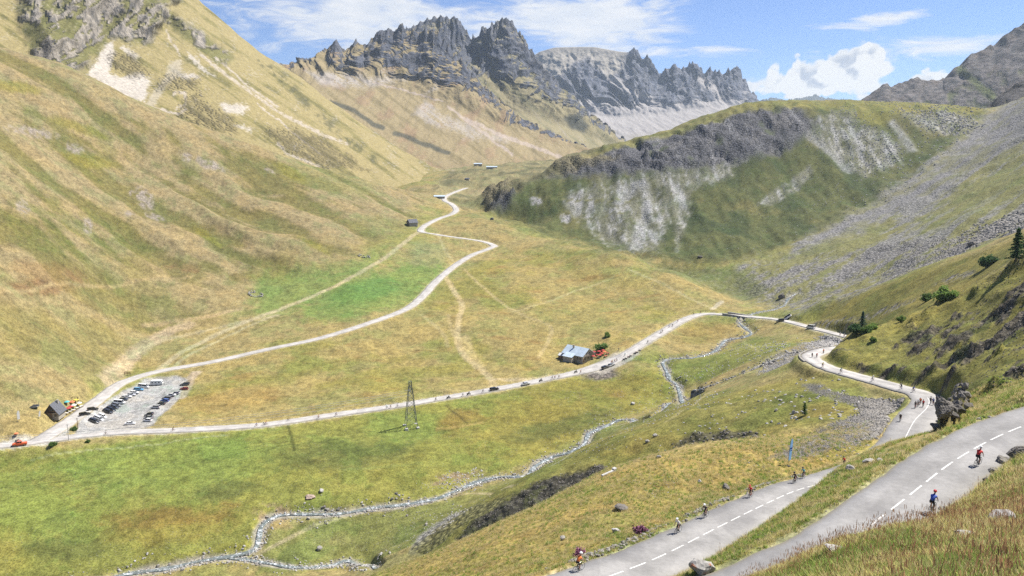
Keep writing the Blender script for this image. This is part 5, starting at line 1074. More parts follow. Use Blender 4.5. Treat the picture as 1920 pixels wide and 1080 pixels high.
# ------------------------------------------------------------------ materials for things
def flatmat(name, rgb, rough=0.6, spec=0.3, metal=0.0, var=0.08, scale=4.0): return mat(name, rgb, rough, var, scale, spec, metal)
M_GLASS = flatmat('car_glass', (0.02, 0.025, 0.03), 0.08, 0.6); M_TYRE = flatmat('tyre_rubber', (0.018, 0.018, 0.018), 0.9); M_RIM = flatmat('alloy_rim', (0.45, 0.45, 0.46), 0.35, 0.5, 0.7)
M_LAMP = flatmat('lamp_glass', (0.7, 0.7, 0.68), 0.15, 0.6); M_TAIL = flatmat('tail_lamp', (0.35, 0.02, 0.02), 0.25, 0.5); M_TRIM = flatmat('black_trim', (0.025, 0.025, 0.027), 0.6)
M_WOOD = mat('weathered_wood', (0.20, 0.13, 0.075), 0.85, 0.3, 5); M_DWOOD = mat('dark_timber', (0.07, 0.05, 0.035), 0.85, 0.3, 4); M_SLATE = mat('slate_roof', (0.10, 0.105, 0.12), 0.75, 0.25, 3); M_METROOF = mat('sheet_metal_roof', (0.46, 0.54, 0.60), 0.35, 0.15, 0.6, 0.5, 0.0)
M_WALL = stone_material('rubble_masonry', srgb(196, 186, 166), srgb(248, 240, 224), 0.9); M_CONC = mat('concrete', (0.45, 0.44, 0.42), 0.85, 0.15, 2); M_STEEL = mat('galvanised_steel', (0.20, 0.215, 0.21), 0.55, 0.2, 2, 0.4, 0.3); M_PANE = flatmat('window_pane', (0.03, 0.04, 0.05), 0.06, 0.6)
PAINT = {}
def paint(name):
    rgb = {'white': (0.72, 0.72, 0.71), 'silver': (0.46, 0.47, 0.49), 'grey': (0.17, 0.18, 0.19), 'dark grey': (0.06, 0.065, 0.07), 'black': (0.018, 0.018, 0.02), 'blue': (0.03, 0.09, 0.30), 'light blue': (0.10, 0.30, 0.48), 'dark red': (0.22, 0.02, 0.02), 'orange red': (0.60, 0.09, 0.03), 'beige': (0.5, 0.46, 0.38)}[name]
    if name not in PAINT:
        m = flatmat('car_paint_' + name.replace(' ', '_'), rgb, 0.28, 0.5, 0.0, 0.03); m.node_tree.nodes['Principled BSDF'].inputs['Coat Weight'].default_value = 0.6; m.node_tree.nodes['Principled BSDF'].inputs['Coat Roughness'].default_value = 0.08; PAINT[name] = m
    return PAINT[name]
# ------------------------------------------------------------------ cars
CARK = {  # length, width, height, bonnet, belt, [rear foot, rear roof, front roof, screen foot] as share of length from the tail
 'hatchback': (4.05, 1.76, 1.50, 0.86, 0.95, (0.03, 0.12, 0.58, 0.76)), 'estate car': (4.65, 1.82, 1.50, 0.84, 0.93, (0.02, 0.08, 0.58, 0.75)), 'saloon': (4.60, 1.80, 1.45, 0.84, 0.92, (0.14, 0.30, 0.58, 0.76)),
 'off-roader': (4.50, 1.86, 1.72, 1.0, 1.08, (0.02, 0.08, 0.60, 0.74)), 'van': (5.0, 1.95, 2.05, 1.05, 1.15, (0.01, 0.03, 0.72, 0.88)), 'pickup': (5.1, 1.86, 1.75, 1.02, 1.08, (0.34, 0.38, 0.64, 0.78))}
CAR_MESH = {}
def car_meshes(kind):
    if kind in CAR_MESH: return CAR_MESH[kind]
    L, W, H, hb, belt, (r0, r1, f1, f0) = CARK[kind]; X = lambda s: -L / 2 + s * L
    # lower body as sections along the length: (share, half width, floor, shoulder height)
    sec = [(0, 0.86, 0.42, belt * 0.80), (0.02, 0.94, 0.30, belt * 0.95), (0.10, 1.0, 0.24, belt), (0.30, 1.0, 0.22, belt), (0.60, 1.0, 0.22, belt), (f0, 1.0, 0.22, belt), (0.86, 0.98, 0.24, hb), (0.96, 0.93, 0.28, hb * 0.90), (1.0, 0.80, 0.40, hb * 0.72)]
    bm = NB(); rings = []
    for s, w_, z0, z1 in sec:
        w = W / 2 * w_; zm = z0 + (z1 - z0) * 0.55
        prof = [(-w * 0.9, z0), (-w, zm), (-w * 0.97, z1 - 0.06), (-w * 0.86, z1), (w * 0.86, z1), (w * 0.97, z1 - 0.06), (w, zm), (w * 0.9, z0)]
        rings.append([bm.verts.new((X(s), y, z)) for y, z in prof])
    for a, b in zip(rings[:-1], rings[1:]):
        for i in range(8): bm.faces.new((a[i], b[i], b[(i + 1) % 8], a[(i + 1) % 8]))
    bm.faces.new(rings[0]); bm.faces.new(list(reversed(rings[-1]))); bmesh.ops.recalc_face_normals(bm, faces=bm.faces)
    # roof and pillars
    wr = W / 2 * 0.74; wb = W / 2 * 0.86; hr = H
    for y0, y1 in ((-wr, wr),):
        box(bm, ((X(r1) + X(f1)) / 2, 0, hr - 0.03), (X(f1) - X(r1) + 0.12, 2 * wr, 0.06), bev=0.02)
    for s in (-1, 1):
        for (xa, xb) in ((r0, r1), (f0, f1)): bar(bm, (X(xa), s * wb, belt - 0.03), (X(xb), s * wr, hr - 0.03), 0.05, seg=4)
        bar(bm, (X((r1 + f1) / 2), s * wb * 1.0, belt - 0.03), (X((r1 + f1) / 2), s * wr, hr - 0.03), 0.05, seg=4)
    if kind == 'pickup': box(bm, (X(0.18), 0, belt - 0.25), (L * 0.32, W * 0.9, 0.45))
    me_b = bpy.data.meshes.new('body'); bm.to_mesh(me_b); bm.free()
    for p in me_b.polygons: p.use_smooth = False
    def glass(name, pts):
        b2 = NB(); b2.faces.new([b2.verts.new(p) for p in pts]); r_ = bmesh.ops.solidify(b2, geom=b2.faces[:], thickness=0.03); me = bpy.data.meshes.new(name); b2.to_mesh(me); b2.free(); me.materials.append(M_GLASS); return me
    e = 0.0
    parts = [('windscreen', glass('windscreen', [(X(f0) - 0.03, -wb, belt), (X(f0) - 0.03, wb, belt), (X(f1), wr, hr - 0.05), (X(f1), -wr, hr - 0.05)])), ('rear_window', glass('rear_window', [(X(r0) + 0.03, wb, belt), (X(r0) + 0.03, -wb, belt), (X(r1), -wr, hr - 0.05), (X(r1), wr, hr - 0.05)]))]
    for s in (-1, 1): parts.append(('side_window', glass('side_window', [(X(r0) + 0.05, s * wb, belt), (X(f0) - 0.05, s * wb, belt), (X(f1) - 0.02, s * wr, hr - 0.06), (X(r1) + 0.02, s * wr, hr - 0.06)])))
    def lamp(name, x, y, z, m):
        b2 = NB(); box(b2, (x, y, z), (0.10, 0.34, 0.15), bev=0.03); me = bpy.data.meshes.new(name); b2.to_mesh(me); b2.free(); me.materials.append(m); return me
    for s in (-1, 1):
        parts.append(('headlight', lamp('headlight', X(0.985), s * W * 0.36, hb * 0.76, M_LAMP))); parts.append(('tail_light', lamp('tail_light', X(0.006), s * W * 0.39, belt * 0.86, M_TAIL)))
    b2 = NB(); box(b2, (X(0.985), 0, 0.42), (0.16, W * 0.86, 0.20), bev=0.03); me = bpy.data.meshes.new('bumper'); b2.to_mesh(me); b2.free(); me.materials.append(M_TRIM); parts.append(('bumper', me))
    ty = NB(); k = bmesh.ops.create_cone(ty, cap_ends=True, segments=16, radius1=0.325, radius2=0.325, depth=0.21); bmesh.ops.transform(ty, matrix=Matrix.Rotation(R(90), 4, 'X'), verts=ty.verts); me_t = bpy.data.meshes.new('tyre'); ty.to_mesh(me_t); ty.free(); me_t.materials.append(M_TYRE)
    ri = NB(); bmesh.ops.create_cone(ri, cap_ends=True, segments=12, radius1=0.21, radius2=0.21, depth=0.23); bmesh.ops.transform(ri, matrix=Matrix.Rotation(R(90), 4, 'X'), verts=ri.verts); me_r = bpy.data.meshes.new('rim'); ri.to_mesh(me_r); ri.free(); me_r.materials.append(M_RIM)
    CAR_MESH[kind] = (me_b, parts, me_t, me_r, L, W); return CAR_MESH[kind]
BODY = {}
def car(kind, colour, loc, rz, label, group, name=None):
    me_b, parts, me_t, me_r, L, W = car_meshes(kind)
    nm = name or {'van': 'parked_van', 'pickup': 'pickup_truck'}.get(kind, 'parked_car')
    root = empty(nm, loc, rz, label=label, cat={'van': 'van', 'pickup': 'pickup'}.get(kind, 'car'), group=group)
    # follow the lie of the ground along its length
    dx, dy = math.cos(rz) * L * 0.3, math.sin(rz) * L * 0.3; h1 = height(loc[0] + dx, loc[1] + dy)[0]; h0 = height(loc[0] - dx, loc[1] - dy)[0]; root.rotation_euler = (0, -math.atan2(h1 - h0, 0.6 * L), rz)
    if (kind, colour) not in BODY: b = me_b.copy(); b.materials.append(paint(colour)); BODY[(kind, colour)] = b
    link(bpy.data.objects.new('body', BODY[(kind, colour)]), root)
    for n_, me in parts: link(bpy.data.objects.new(n_, me), root)
    for sx in (-0.31, 0.31):
        for sy in (-1, 1):
            w = empty('wheel', (sx * L, sy * W * 0.43, 0.325)); w.parent = root
            link(bpy.data.objects.new('tyre', me_t), w); link(bpy.data.objects.new('rim', me_r), w)
    return root
# two rows in the car park
ROW_A = [(269, 727, 'van', 'white'), (260, 732, 'estate car', 'light blue'), (252, 738, 'hatchback', 'white'), (245, 742, 'saloon', 'silver'), (238, 746, 'estate car', 'white'), (232, 751, 'hatchback', 'dark grey'), (224, 757, 'van', 'white'), (218, 761, 'estate car', 'grey'), (213, 765, 'saloon', 'dark grey'), (207, 769.5, 'estate car', 'black'), (201, 774, 'off-roader', 'black'), (191, 782, 'hatchback', 'white'), (184, 786.5, 'estate car', 'silver'), (175, 792, 'off-roader', 'black')]
ROW_B = [(347, 722, 'estate car', 'dark grey'), (345, 731, 'hatchback', 'dark red'), (330, 739, 'hatchback', 'silver'), (321, 742.5, 'saloon', 'white'), (313, 748, 'estate car', 'grey'), (309, 753, 'hatchback', 'blue'), (302, 759, 'saloon', 'dark grey'), (292, 765, 'estate car', 'silver'), (280, 779, 'hatchback', 'dark grey'), (279, 785, 'saloon', 'grey'), (277, 790, 'hatchback', 'white')]
LOT_G = 'cars in the car park'
for k, (px, py, kd, c_) in enumerate(ROW_A):
    q = on_ground(px, py); car(kd, c_, q, R(8 + random.uniform(-3, 3)), f'{c_} {kd}, {ORD[k]} below the caravan in the car park row beside the track', LOT_G)
for k, (px, py, kd, c_) in enumerate(ROW_B):
    q = on_ground(px, py); car(kd, c_, q, R((172 if k not in (0, 1) else 186) + random.uniform(-4, 4)), f'{c_} {kd}, {ORD[k]} from the top in the car park row towards the meadow', LOT_G)
for px, py, kd, c_, rz, lab in [(244, 796, 'saloon', 'white', 10, 'white saloon standing alone at the road end of the car park'), (159, 779, 'off-roader', 'black', 48, 'black off-roader on the track verge, the lower of two'), (174, 769, 'estate car', 'black', 40, 'black estate car on the track verge, the upper of two')]:
    car(kd, c_, on_ground(px, py), R(rz), lab, LOT_G)
def road_car(px, py, kd, c_, lab, turn=0, name='driving_car', off=None):
    q, h = near_road(px, py); car(kd, c_, q, h + turn, lab, 'vehicles on the valley road', name)
road_car(928, 731, 'estate car', 'black', 'black estate car on the road where the dirt path meets it')
road_car(989, 722, 'saloon', 'silver', 'silver grey car on the road between the path and the bar')
road_car(40, 842, 'pickup', 'orange red', 'orange red pickup on the road at the left edge', R(180), 'pickup_truck')
for px, py, kd, c_, lab in [(1139, 693, 'estate car', 'black', 'black car parked below the bar, the nearer of two'), (1151, 689, 'saloon', 'grey', 'grey car parked below the bar, the farther of two')]:
    q, h = near_road(px, py - 3); t_ = np.array([math.cos(h), math.sin(h)]); n_ = np.array([t_[1], -t_[0]]); q[:2] += n_ * 3.2 * (1 if n_[1] < 0 else -1); q[2] = height(q[0], q[1])[0] + 0.2; car(kd, c_, q, h, lab, 'cars parked by the bar')
for px, py, kd, c_, rz, lab in [(1478, 597, 'van', 'white', 150, 'white van parked on the pull-off beyond the bridge'), (1463, 603, 'off-roader', 'dark grey', 165, 'dark off-roader on the near verge just past the bridge'), (1519, 618, 'van', 'white', 120, 'white van driving up from the bridge towards the bend')]:
    if 'driving' in lab: q, h = near_road(px, py)
    else: q = on_ground(px, py)
    car(kd, c_, q, R(rz), lab, 'vehicles near the bridge', 'parked_van' if kd == 'van' else None)
# caravan
q = on_ground(294, 722); t = empty('caravan', q, R(10), label='white touring caravan at the head of the car park', cat='caravan')
M_CARAV = flatmat('caravan_shell', (0.74, 0.74, 0.72), 0.35, 0.4)
b = NB(); prism(b, [(-2.9, 0.5), (-3.05, 1.0), (-2.75, 2.45), (-2.4, 2.62), (2.2, 2.62), (2.75, 2.2), (3.05, 1.1), (2.9, 0.5)], -1.1, 1.1); bm_obj('shell', b, M_CARAV, t)
for x in (-1.8, -0.2, 1.4):
    b = NB(); box(b, (x, -1.11, 1.65), (0.85, 0.05, 0.55), bev=0.02); bm_obj('window', b, M_PANE, t)
b = NB(); box(b, (2.86, 0, 1.75), (0.10, 1.7, 0.55), Euler((0, R(-22), 0)), 0.02); bm_obj('front_window', b, M_PANE, t)
for s in (-1, 1):
    b = NB(); bar(b, (0, s * 0.95, 0.33), (0, s * 1.12, 0.33), 0.33, seg=14); bm_obj('wheel', b, M_TYRE, t)
b = NB(); bar(b, (2.9, 0.5, 0.5), (4.1, 0, 0.5), 0.05); bar(b, (2.9, -0.5, 0.5), (4.1, 0, 0.5), 0.05); bar(b, (3.9, 0, 0.0), (3.9, 0, 0.5), 0.05); bm_obj('drawbar', b, M_STEEL, t)
b = NB(); box(b, (0, -1.115, 0.95), (5.6, 0.03, 0.10)); bm_obj('stripe', b, flatmat('grey_stripe', (0.2, 0.22, 0.26)), t)

# ------------------------------------------------------------------ cyclists
SKIN = flatmat('skin', (0.46, 0.27, 0.19), 0.6); M_SHORT = flatmat('black_lycra', (0.02, 0.02, 0.022), 0.6); M_SHOE = flatmat('shoe', (0.05, 0.05, 0.05), 0.5); M_HAIR = flatmat('hair', (0.05, 0.03, 0.02), 0.8)
JERSEY = {'red': (0.60, 0.035, 0.03), 'white': (0.68, 0.68, 0.67), 'black': (0.03, 0.03, 0.034), 'blue': (0.05, 0.10, 0.42), 'orange': (0.72, 0.20, 0.05), 'teal': (0.10, 0.38, 0.42), 'yellow': (0.72, 0.60, 0.08), 'dark blue': (0.03, 0.05, 0.16), 'pink': (0.65, 0.18, 0.34)}
JM = {k: flatmat('jersey_' + k.replace(' ', '_'), v, 0.65) for k, v in JERSEY.items()}
def skin_body(verts, edges, radii, root):
    me = bpy.data.meshes.new('person'); me.from_pydata(verts, edges, []); o = bpy.data.objects.new('person', me); COL.objects.link(o)
    md = o.modifiers.new('skin', 'SKIN'); md.use_smooth_shade = True; sub = o.modifiers.new('sub', 'SUBSURF'); sub.levels = 1; sub.render_levels = 1
    lay_ = me.skin_vertices[0].data
    for i, r_ in enumerate(radii): lay_[i].radius = (r_, r_) if not isinstance(r_, tuple) else r_
    for i in range(len(verts)): lay_[i].use_root = (i == root)
    dg = bpy.context.evaluated_depsgraph_get(); dg.update(); ev = o.evaluated_get(dg); out = bpy.data.meshes.new_from_object(ev)
    bpy.data.objects.remove(o); bpy.data.meshes.remove(me); return out
def rider_mesh(up=0.0):
    V = [(-.20, 0, 1.00), (-.08, 0, 1.17), (.08, 0, 1.34 + up), (.20, 0, 1.46 + up), (.27, 0, 1.53 + up), (.31, 0, 1.60 + up), (.33, 0, 1.69 + up)]; E = [(0, 1), (1, 2), (2, 3), (3, 4), (4, 5), (5, 6)]; Rr = [(.15, .13), (.14, .15), (.13, .17), (.07, .07), (.055, .055), (.085, .095), (.07, .08)]; reg = ['shorts', 'jersey', 'jersey', 'jersey', 'skin', 'skin', 'skin']
    for s in (-1, 1):
        n = len(V); V += [(.13, s * .19, 1.38 + up), (.26, s * .235, 1.18 + up * .6), (.41, s * .215, 1.02), (.47, s * .205, 1.00)]; E += [(2, n), (n, n + 1), (n + 1, n + 2), (n + 2, n + 3)]; Rr += [.075, .05, .036, .04]; reg += ['jersey', 'skin', 'skin', 'skin']
        n = len(V); kn = (.17, s * .12, .80) if s > 0 else (.05, s * .12, .62); an = (-.02, s * .13, .42) if s > 0 else (-.12, s * .13, .22); to = (an[0] + .18, s * .13, an[2] - .06)
        hp = (-.17, s * .11, .96); mid_ = tuple((hp[i] + kn[i]) / 2 for i in range(3)); V += [hp, mid_, kn, tuple(kn[i] * .6 + an[i] * .4 for i in range(3)), an, to]; E += [(0, n), (n, n + 1), (n + 1, n + 2), (n + 2, n + 3), (n + 3, n + 4), (n + 4, n + 5)]; Rr += [.105, .095, .065, .062, .042, .045]; reg += ['shorts', 'shorts', 'skin', 'skin', 'shoe', 'shoe']
    me = skin_body(V, E, Rr, 0)
    VV = np.array(V); cen = np.empty(len(me.polygons) * 3, np.float32); me.polygons.foreach_get('center', cen); cen = cen.reshape(-1, 3)
    k = np.argmin(((cen[:, None, :] - VV[None]) ** 2).sum(-1), 1); idx = {'skin': 0, 'jersey': 1, 'shorts': 2, 'shoe': 3}
    me.polygons.foreach_set('material_index', np.array([idx[reg[i]] for i in k], np.int32)); return me
RIDER = [rider_mesh(0.0), rider_mesh(0.05)]
RMESH = {}
def helmet_mesh(up, m):
    b = NB(); bmesh.ops.create_uvsphere(b, u_segments=12, v_segments=8, radius=0.135)
    for v in b.verts: v.co.x *= 1.25; v.co.z = max(v.co.z, -0.02)
    bmesh.ops.transform(b, matrix=Matrix.Translation((.325, 0, 1.685 + up)), verts=b.verts)
    for s in (-0.07, 0, 0.07): box(b, (.30, s, 1.79 + up), (.22, .03, .05))
    me = bpy.data.meshes.new('helmet'); b.to_mesh(me); b.free(); me.materials.append(m); return me
HELM = {(i, c_): helmet_mesh(0.05 * i, flatmat('helmet_' + c_, {'white': (0.75, 0.75, 0.75), 'black': (0.03, 0.03, 0.03), 'red': (0.5, 0.03, 0.03)}[c_], 0.3, 0.5)) for i in (0, 1) for c_ in ('white', 'black', 'red')}
# bicycle parts, forward is +x
def _bm2me(b, name, m): me = bpy.data.meshes.new(name); b.to_mesh(me); b.free(); me.materials.append(m); return me
def torus(b, R_, r_, seg=28, ts=6):
    ring = [[b.verts.new(((R_ + r_ * math.cos(2 * math.pi * j / ts)) * math.cos(2 * math.pi * i / seg), r_ * math.sin(2 * math.pi * j / ts), (R_ + r_ * math.cos(2 * math.pi * j / ts)) * math.sin(2 * math.pi * i / seg))) for j in range(ts)] for i in range(seg)]
    for i in range(seg):
        for j in range(ts): b.faces.new((ring[i][j], ring[(i + 1) % seg][j], ring[(i + 1) % seg][(j + 1) % ts], ring[i][(j + 1) % ts]))
    return b
ME_BT = _bm2me(torus(NB(), 0.335, 0.019), 'tyre', M_TYRE)
_b = torus(NB(), 0.312, 0.012, 24, 4)
ME_BR = _bm2me(_b, 'rim', M_RIM); _b = NB()
for k in range(10): bar(_b, (0, 0.02 * (-1) ** k, 0), (0.31 * math.cos(k * math.pi / 5), 0, 0.31 * math.sin(k * math.pi / 5)), 0.003, seg=3)
bar(_b, (0, -.05, 0), (0, .05, 0), 0.02); ME_BS = _bm2me(_b, 'spokes', M_RIM)
BB, HD, ST, RH, FH = (-.06, 0, .28), (.36, 0, .84), (-.20, 0, .86), (-.5, 0, .34), (.5, 0, .34)
_b = NB()
for p_, q_, r_ in ((BB, (.34, 0, .72), .024), ((-.17, 0, .78), (.35, 0, .82), .02), (BB, ST, .02), ((.33, 0, .70), HD, .026)): bar(_b, p_, q_, r_)
for s in (-1, 1): bar(_b, BB, (RH[0], s * .05, RH[2]), .011); bar(_b, (-.165, 0, .74), (RH[0], s * .05, RH[2]), .010)
_FR = _b; ME_FRAME = {}
_me = bpy.data.meshes.new('frame'); _b.to_mesh(_me); _b.free()
for k, c_ in (('black', (0.03, 0.03, 0.03)), ('white', (0.6, 0.6, 0.6)), ('red', (0.45, 0.03, 0.03)), ('blue', (0.04, 0.08, 0.35))): _m2 = _me.copy(); _m2.materials.append(flatmat('frame_' + k, c_, 0.3, 0.5)); ME_FRAME[k] = _m2
_b = NB()
for s in (-1, 1): bar(_b, (.35, s * .03, .72), (FH[0], s * .05, FH[2]), .014)
ME_FORK = _bm2me(_b, 'fork', M_TRIM); _b = NB(); bar(_b, HD, (.44, 0, .92), .018); bar(_b, (.44, -.21, .93), (.44, .21, .93), .015)
for s in (-1, 1): bar(_b, (.44, s * .21, .93), (.53, s * .21, .93), .015); bar(_b, (.53, s * .21, .93), (.55, s * .21, .83), .015); bar(_b, (.55, s * .21, .83), (.46, s * .21, .79), .015); bar(_b, (.52, s * .21, .93), (.55, s * .21, .99), .018)
ME_BAR = _bm2me(_b, 'handlebar', M_TRIM); _b = NB(); bar(_b, ST, (-.215, 0, .90), .014); box(_b, (-.20, 0, .915), (.27, .13, .035), bev=.015, taper=.8); ME_SAD = _bm2me(_b, 'saddle', M_TRIM)
_b = NB(); bar(_b, (BB[0], -.02, BB[2]), (BB[0], -.045, BB[2]), .10, seg=14); bar(_b, (BB[0], .06, BB[2]), (.04, .09, .38), .012); bar(_b, (BB[0], -.06, BB[2]), (-.16, -.09, .17), .012); box(_b, (.04, .13, .38), (.09, .08, .02)); box(_b, (-.16, -.13, .17), (.09, .08, .02)); ME_CRK = _bm2me(_b, 'crankset', M_STEEL)
def bicycle(loc, rz, frame, label, group, detail, lean=0.0):
    t = empty('bicycle', loc, rz, label=label, cat='bicycle', group=group)
    t.rotation_euler = (lean, 0, rz)
    link(bpy.data.objects.new('frame', ME_FRAME[frame]), t); link(bpy.data.objects.new('fork', ME_FORK), t); link(bpy.data.objects.new('handlebar', ME_BAR), t); link(bpy.data.objects.new('saddle', ME_SAD), t)
    if detail: link(bpy.data.objects.new('crankset', ME_CRK), t)
    for hub in (RH, FH):
        w = empty('wheel', hub); w.parent = t; link(bpy.data.objects.new('tyre', ME_BT), w); link(bpy.data.objects.new('rim', ME_BR), w)
        if detail: link(bpy.data.objects.new('spokes', ME_BS), w)
    return t
def cyclist(px, py, jersey, flip, lab_p, lab_b, group, frame='black', helm='white', shorts='black', detail=False):
    q, h = near_road(px, py)
    if flip: h += math.pi
    i = random.randint(0, 1); key = (i, jersey, shorts)
    if key not in RMESH:
        m = RIDER[i].copy()
        for mm in (SKIN, JM[jersey], M_SHORT if shorts == 'black' else JM[shorts], M_SHOE): m.materials.append(mm)
        RMESH[key] = m
    p = bpy.data.objects.new('person', RMESH[key]); p.location = tuple(q); p.rotation_euler = (0, 0, h); link(p, None, lab_p, 'cyclist', 'riders ' + group)
    link(bpy.data.objects.new('helmet', HELM[(i, helm)]), p)
    bicycle(q, h, frame, lab_b, 'bicycles ' + group, detail)
# valley direction: RD runs from the hamlet up to the camera, so riders not flipped are climbing
NEAR = [(1075, 1072, 'orange', True, 'white', 'black', 'bottom left of the lower road, beside the rubble kerb'), (1266, 1000, 'white', False, 'white', 'black', 'second from the left on the lower road'), (1321, 968, 'black', False, 'white', 'black', 'third from the left on the lower road'), (1405, 929, 'red', False, 'red', 'red', 'alone in mid lane of the lower road'), (1487, 902, 'black', False, 'black', 'black', 'under the blue banner, nearer of two'), (1499, 889, 'teal', False, 'black', 'white', 'under the blue banner, farther of two'), (1576, 868, 'red', False, 'black', 'black', 'half hidden where the lower road dips'),
        (1838, 868, 'red', False, 'white', 'black', 'riding up the upper road near the right edge'), (1749, 957, 'blue', False, 'red', 'black', 'riding away up the upper road, nearest to the camera')]
for px, py, j_, fl, he, fr, wh in NEAR: cyclist(px, py, j_, fl, f'cyclist in {j_} {wh}', f'bicycle of the rider {wh}', 'on the two near roads', fr, he, detail=True)
def batch(pts, where, grp):
    cs = ['black', 'white', 'dark blue', 'red', 'black', 'teal', 'yellow', 'blue', 'black', 'orange']
    for k, p in enumerate(pts):
        j_ = p[2] if len(p) > 2 else cs[(k * 3 + len(pts)) % len(cs)]
        cyclist(p[0], p[1], j_, (k % 5 == 3) if len(p) < 4 else p[3], f'cyclist in {j_}, {ORD[k]} from the left {where}', f'bicycle of the rider {ORD[k]} from the left {where}', grp, random.choice(['black', 'white', 'red', 'blue']), random.choice(['white', 'black']))
batch([(201, 815), (326, 808), (484, 799), (497, 797), (502, 796), (541, 789), (598, 785), (633, 780), (729, 766), (734, 766), (745, 763)], 'on the road between car park and pylon', 'left of the pylon')
batch([(821, 752), (871, 743), (907, 737), (938, 732), (1036, 711), (1041, 710), (1049, 708), (1091, 699)], 'on the road between pylon and bar', 'between pylon and bar')
batch([(1147, 681), (1150, 680), (1160, 678), (1166, 677), (1172, 667), (1215, 642), (1239, 625), (1242, 623), (1255, 614), (1261, 612), (1271, 604), (1302, 590), (1314, 588)], 'on the road from bar to bridge', 'between bar and bridge')
batch([(1523, 671), (1531, 670), (1542, 690), (1547, 668), (1576, 631), (1579, 702), (1583, 635), (1636, 717), (1691, 733), (1714, 737)], 'below the rocky nose', 'below the rocky nose')
batch([(1684, 790, 'black', False), (1716, 765, 'black', False), (1721, 762, 'white', False), (1725, 759, 'orange', False), (1730, 764, 'red', False), (1744, 759, 'black', True), (1749, 761, 'dark blue', True), (1756, 755, 'black', True)], 'in the bend by the rock bluff', 'in the bend by the bluff')
# ------------------------------------------------------------------ motorcycles
def motorbike(loc, rz, lab, group, colour='black', rider=True):
    t = empty('motorcycle', loc, rz, label=lab, cat='motorcycle', group=group)
    for x in (-.72, .72):
        b = torus(NB(), .27, .06, 18, 6); bmesh.ops.transform(b, matrix=Matrix.Translation((x, 0, .33)), verts=b.verts); bar(b, (x, -.05, .33), (x, .05, .33), .2, seg=10); bm_obj('wheel', b, M_TYRE, t)
    b = NB(); box(b, (.12, 0, .84), (.56, .34, .30), bev=.08); box(b, (.45, 0, .95), (.3, .3, .34), Euler((0, R(20), 0)), .06); bm_obj('tank', b, paint(colour), t)
    b = NB(); box(b, (-.42, 0, .84), (.72, .30, .12), bev=.04); bm_obj('seat', b, M_TRIM, t); b = NB(); box(b, (.02, 0, .48), (.55, .34, .40), bev=.06); bm_obj('engine', b, M_STEEL, t)
    b = NB()
    for s in (-.1, .1): bar(b, (.72, s, .33), (.45, s, 1.05), .035); bar(b, (-.72, s, .33), (-.1, s, .5), .035)
    bm_obj('fork', b, M_STEEL, t); b = NB(); bar(b, (.38, -.38, 1.08), (.38, .38, 1.08), .025); bm_obj('handlebar', b, M_TRIM, t)
    for s in (-1, 1): b = NB(); box(b, (-.62, s * .32, .72), (.5, .2, .34), bev=.05); bm_obj('pannier', b, M_TRIM, t)
def motorider(loc, rz, lab, group, jersey='black'):
    key = ('moto', jersey, 'black')
    if key not in RMESH:
        m = RIDER[1].copy()
        for mm in (M_SHORT, JM[jersey], M_SHORT, M_SHOE): m.materials.append(mm)
        RMESH[key] = m
    p = bpy.data.objects.new('person', RMESH[key]); p.location = (loc[0], loc[1], loc[2] - 0.06); p.rotation_euler = (0, 0, rz); link(p, None, lab, 'motorcyclist', group); link(bpy.data.objects.new('helmet', HELM[(1, 'black')]), p)
for k, (px, py) in enumerate([(842, 747), (880, 740), (1015, 715), (1080, 699)]):
    q, h = near_road(px, py); motorbike(q, h, f'dark motorcycle under way, {ORD[k]} from the left on the road before the bar', 'motorcycles under way'); motorider(q, h, f'dark clad motorcyclist, {ORD[k]} from the left on the road before the bar', 'motorcyclists')
q, h = near_road(35, 826); q[2] = max(q[2], height(q[0], q[1])[0]); motorbike(q, h, 'red motorcycle standing at the road fork on the left', 'motorcycles at rest', 'dark red')
for k, (px, py) in enumerate([(1176, 674), (1180, 672), (1184, 670), (1187, 667), (1191, 663), (1194, 660), (1198, 657)]):
    q, h = near_road(px, py); t_ = np.array([math.cos(h), math.sin(h)]); n_ = np.array([t_[1], -t_[0]]); sg = 1 if n_[0] > 0 else -1; q[:2] += n_ * sg * 2.4; q[2] = max(height(q[0], q[1])[0], q[2] - 0.25)
    motorbike(q, h + R(70 + 10 * (k % 3)), f'dark motorcycle parked on the valley side opposite the bar, {ORD[k]} from the left', 'motorcycles parked by the bar', ['black', 'dark grey', 'dark red'][k % 3])
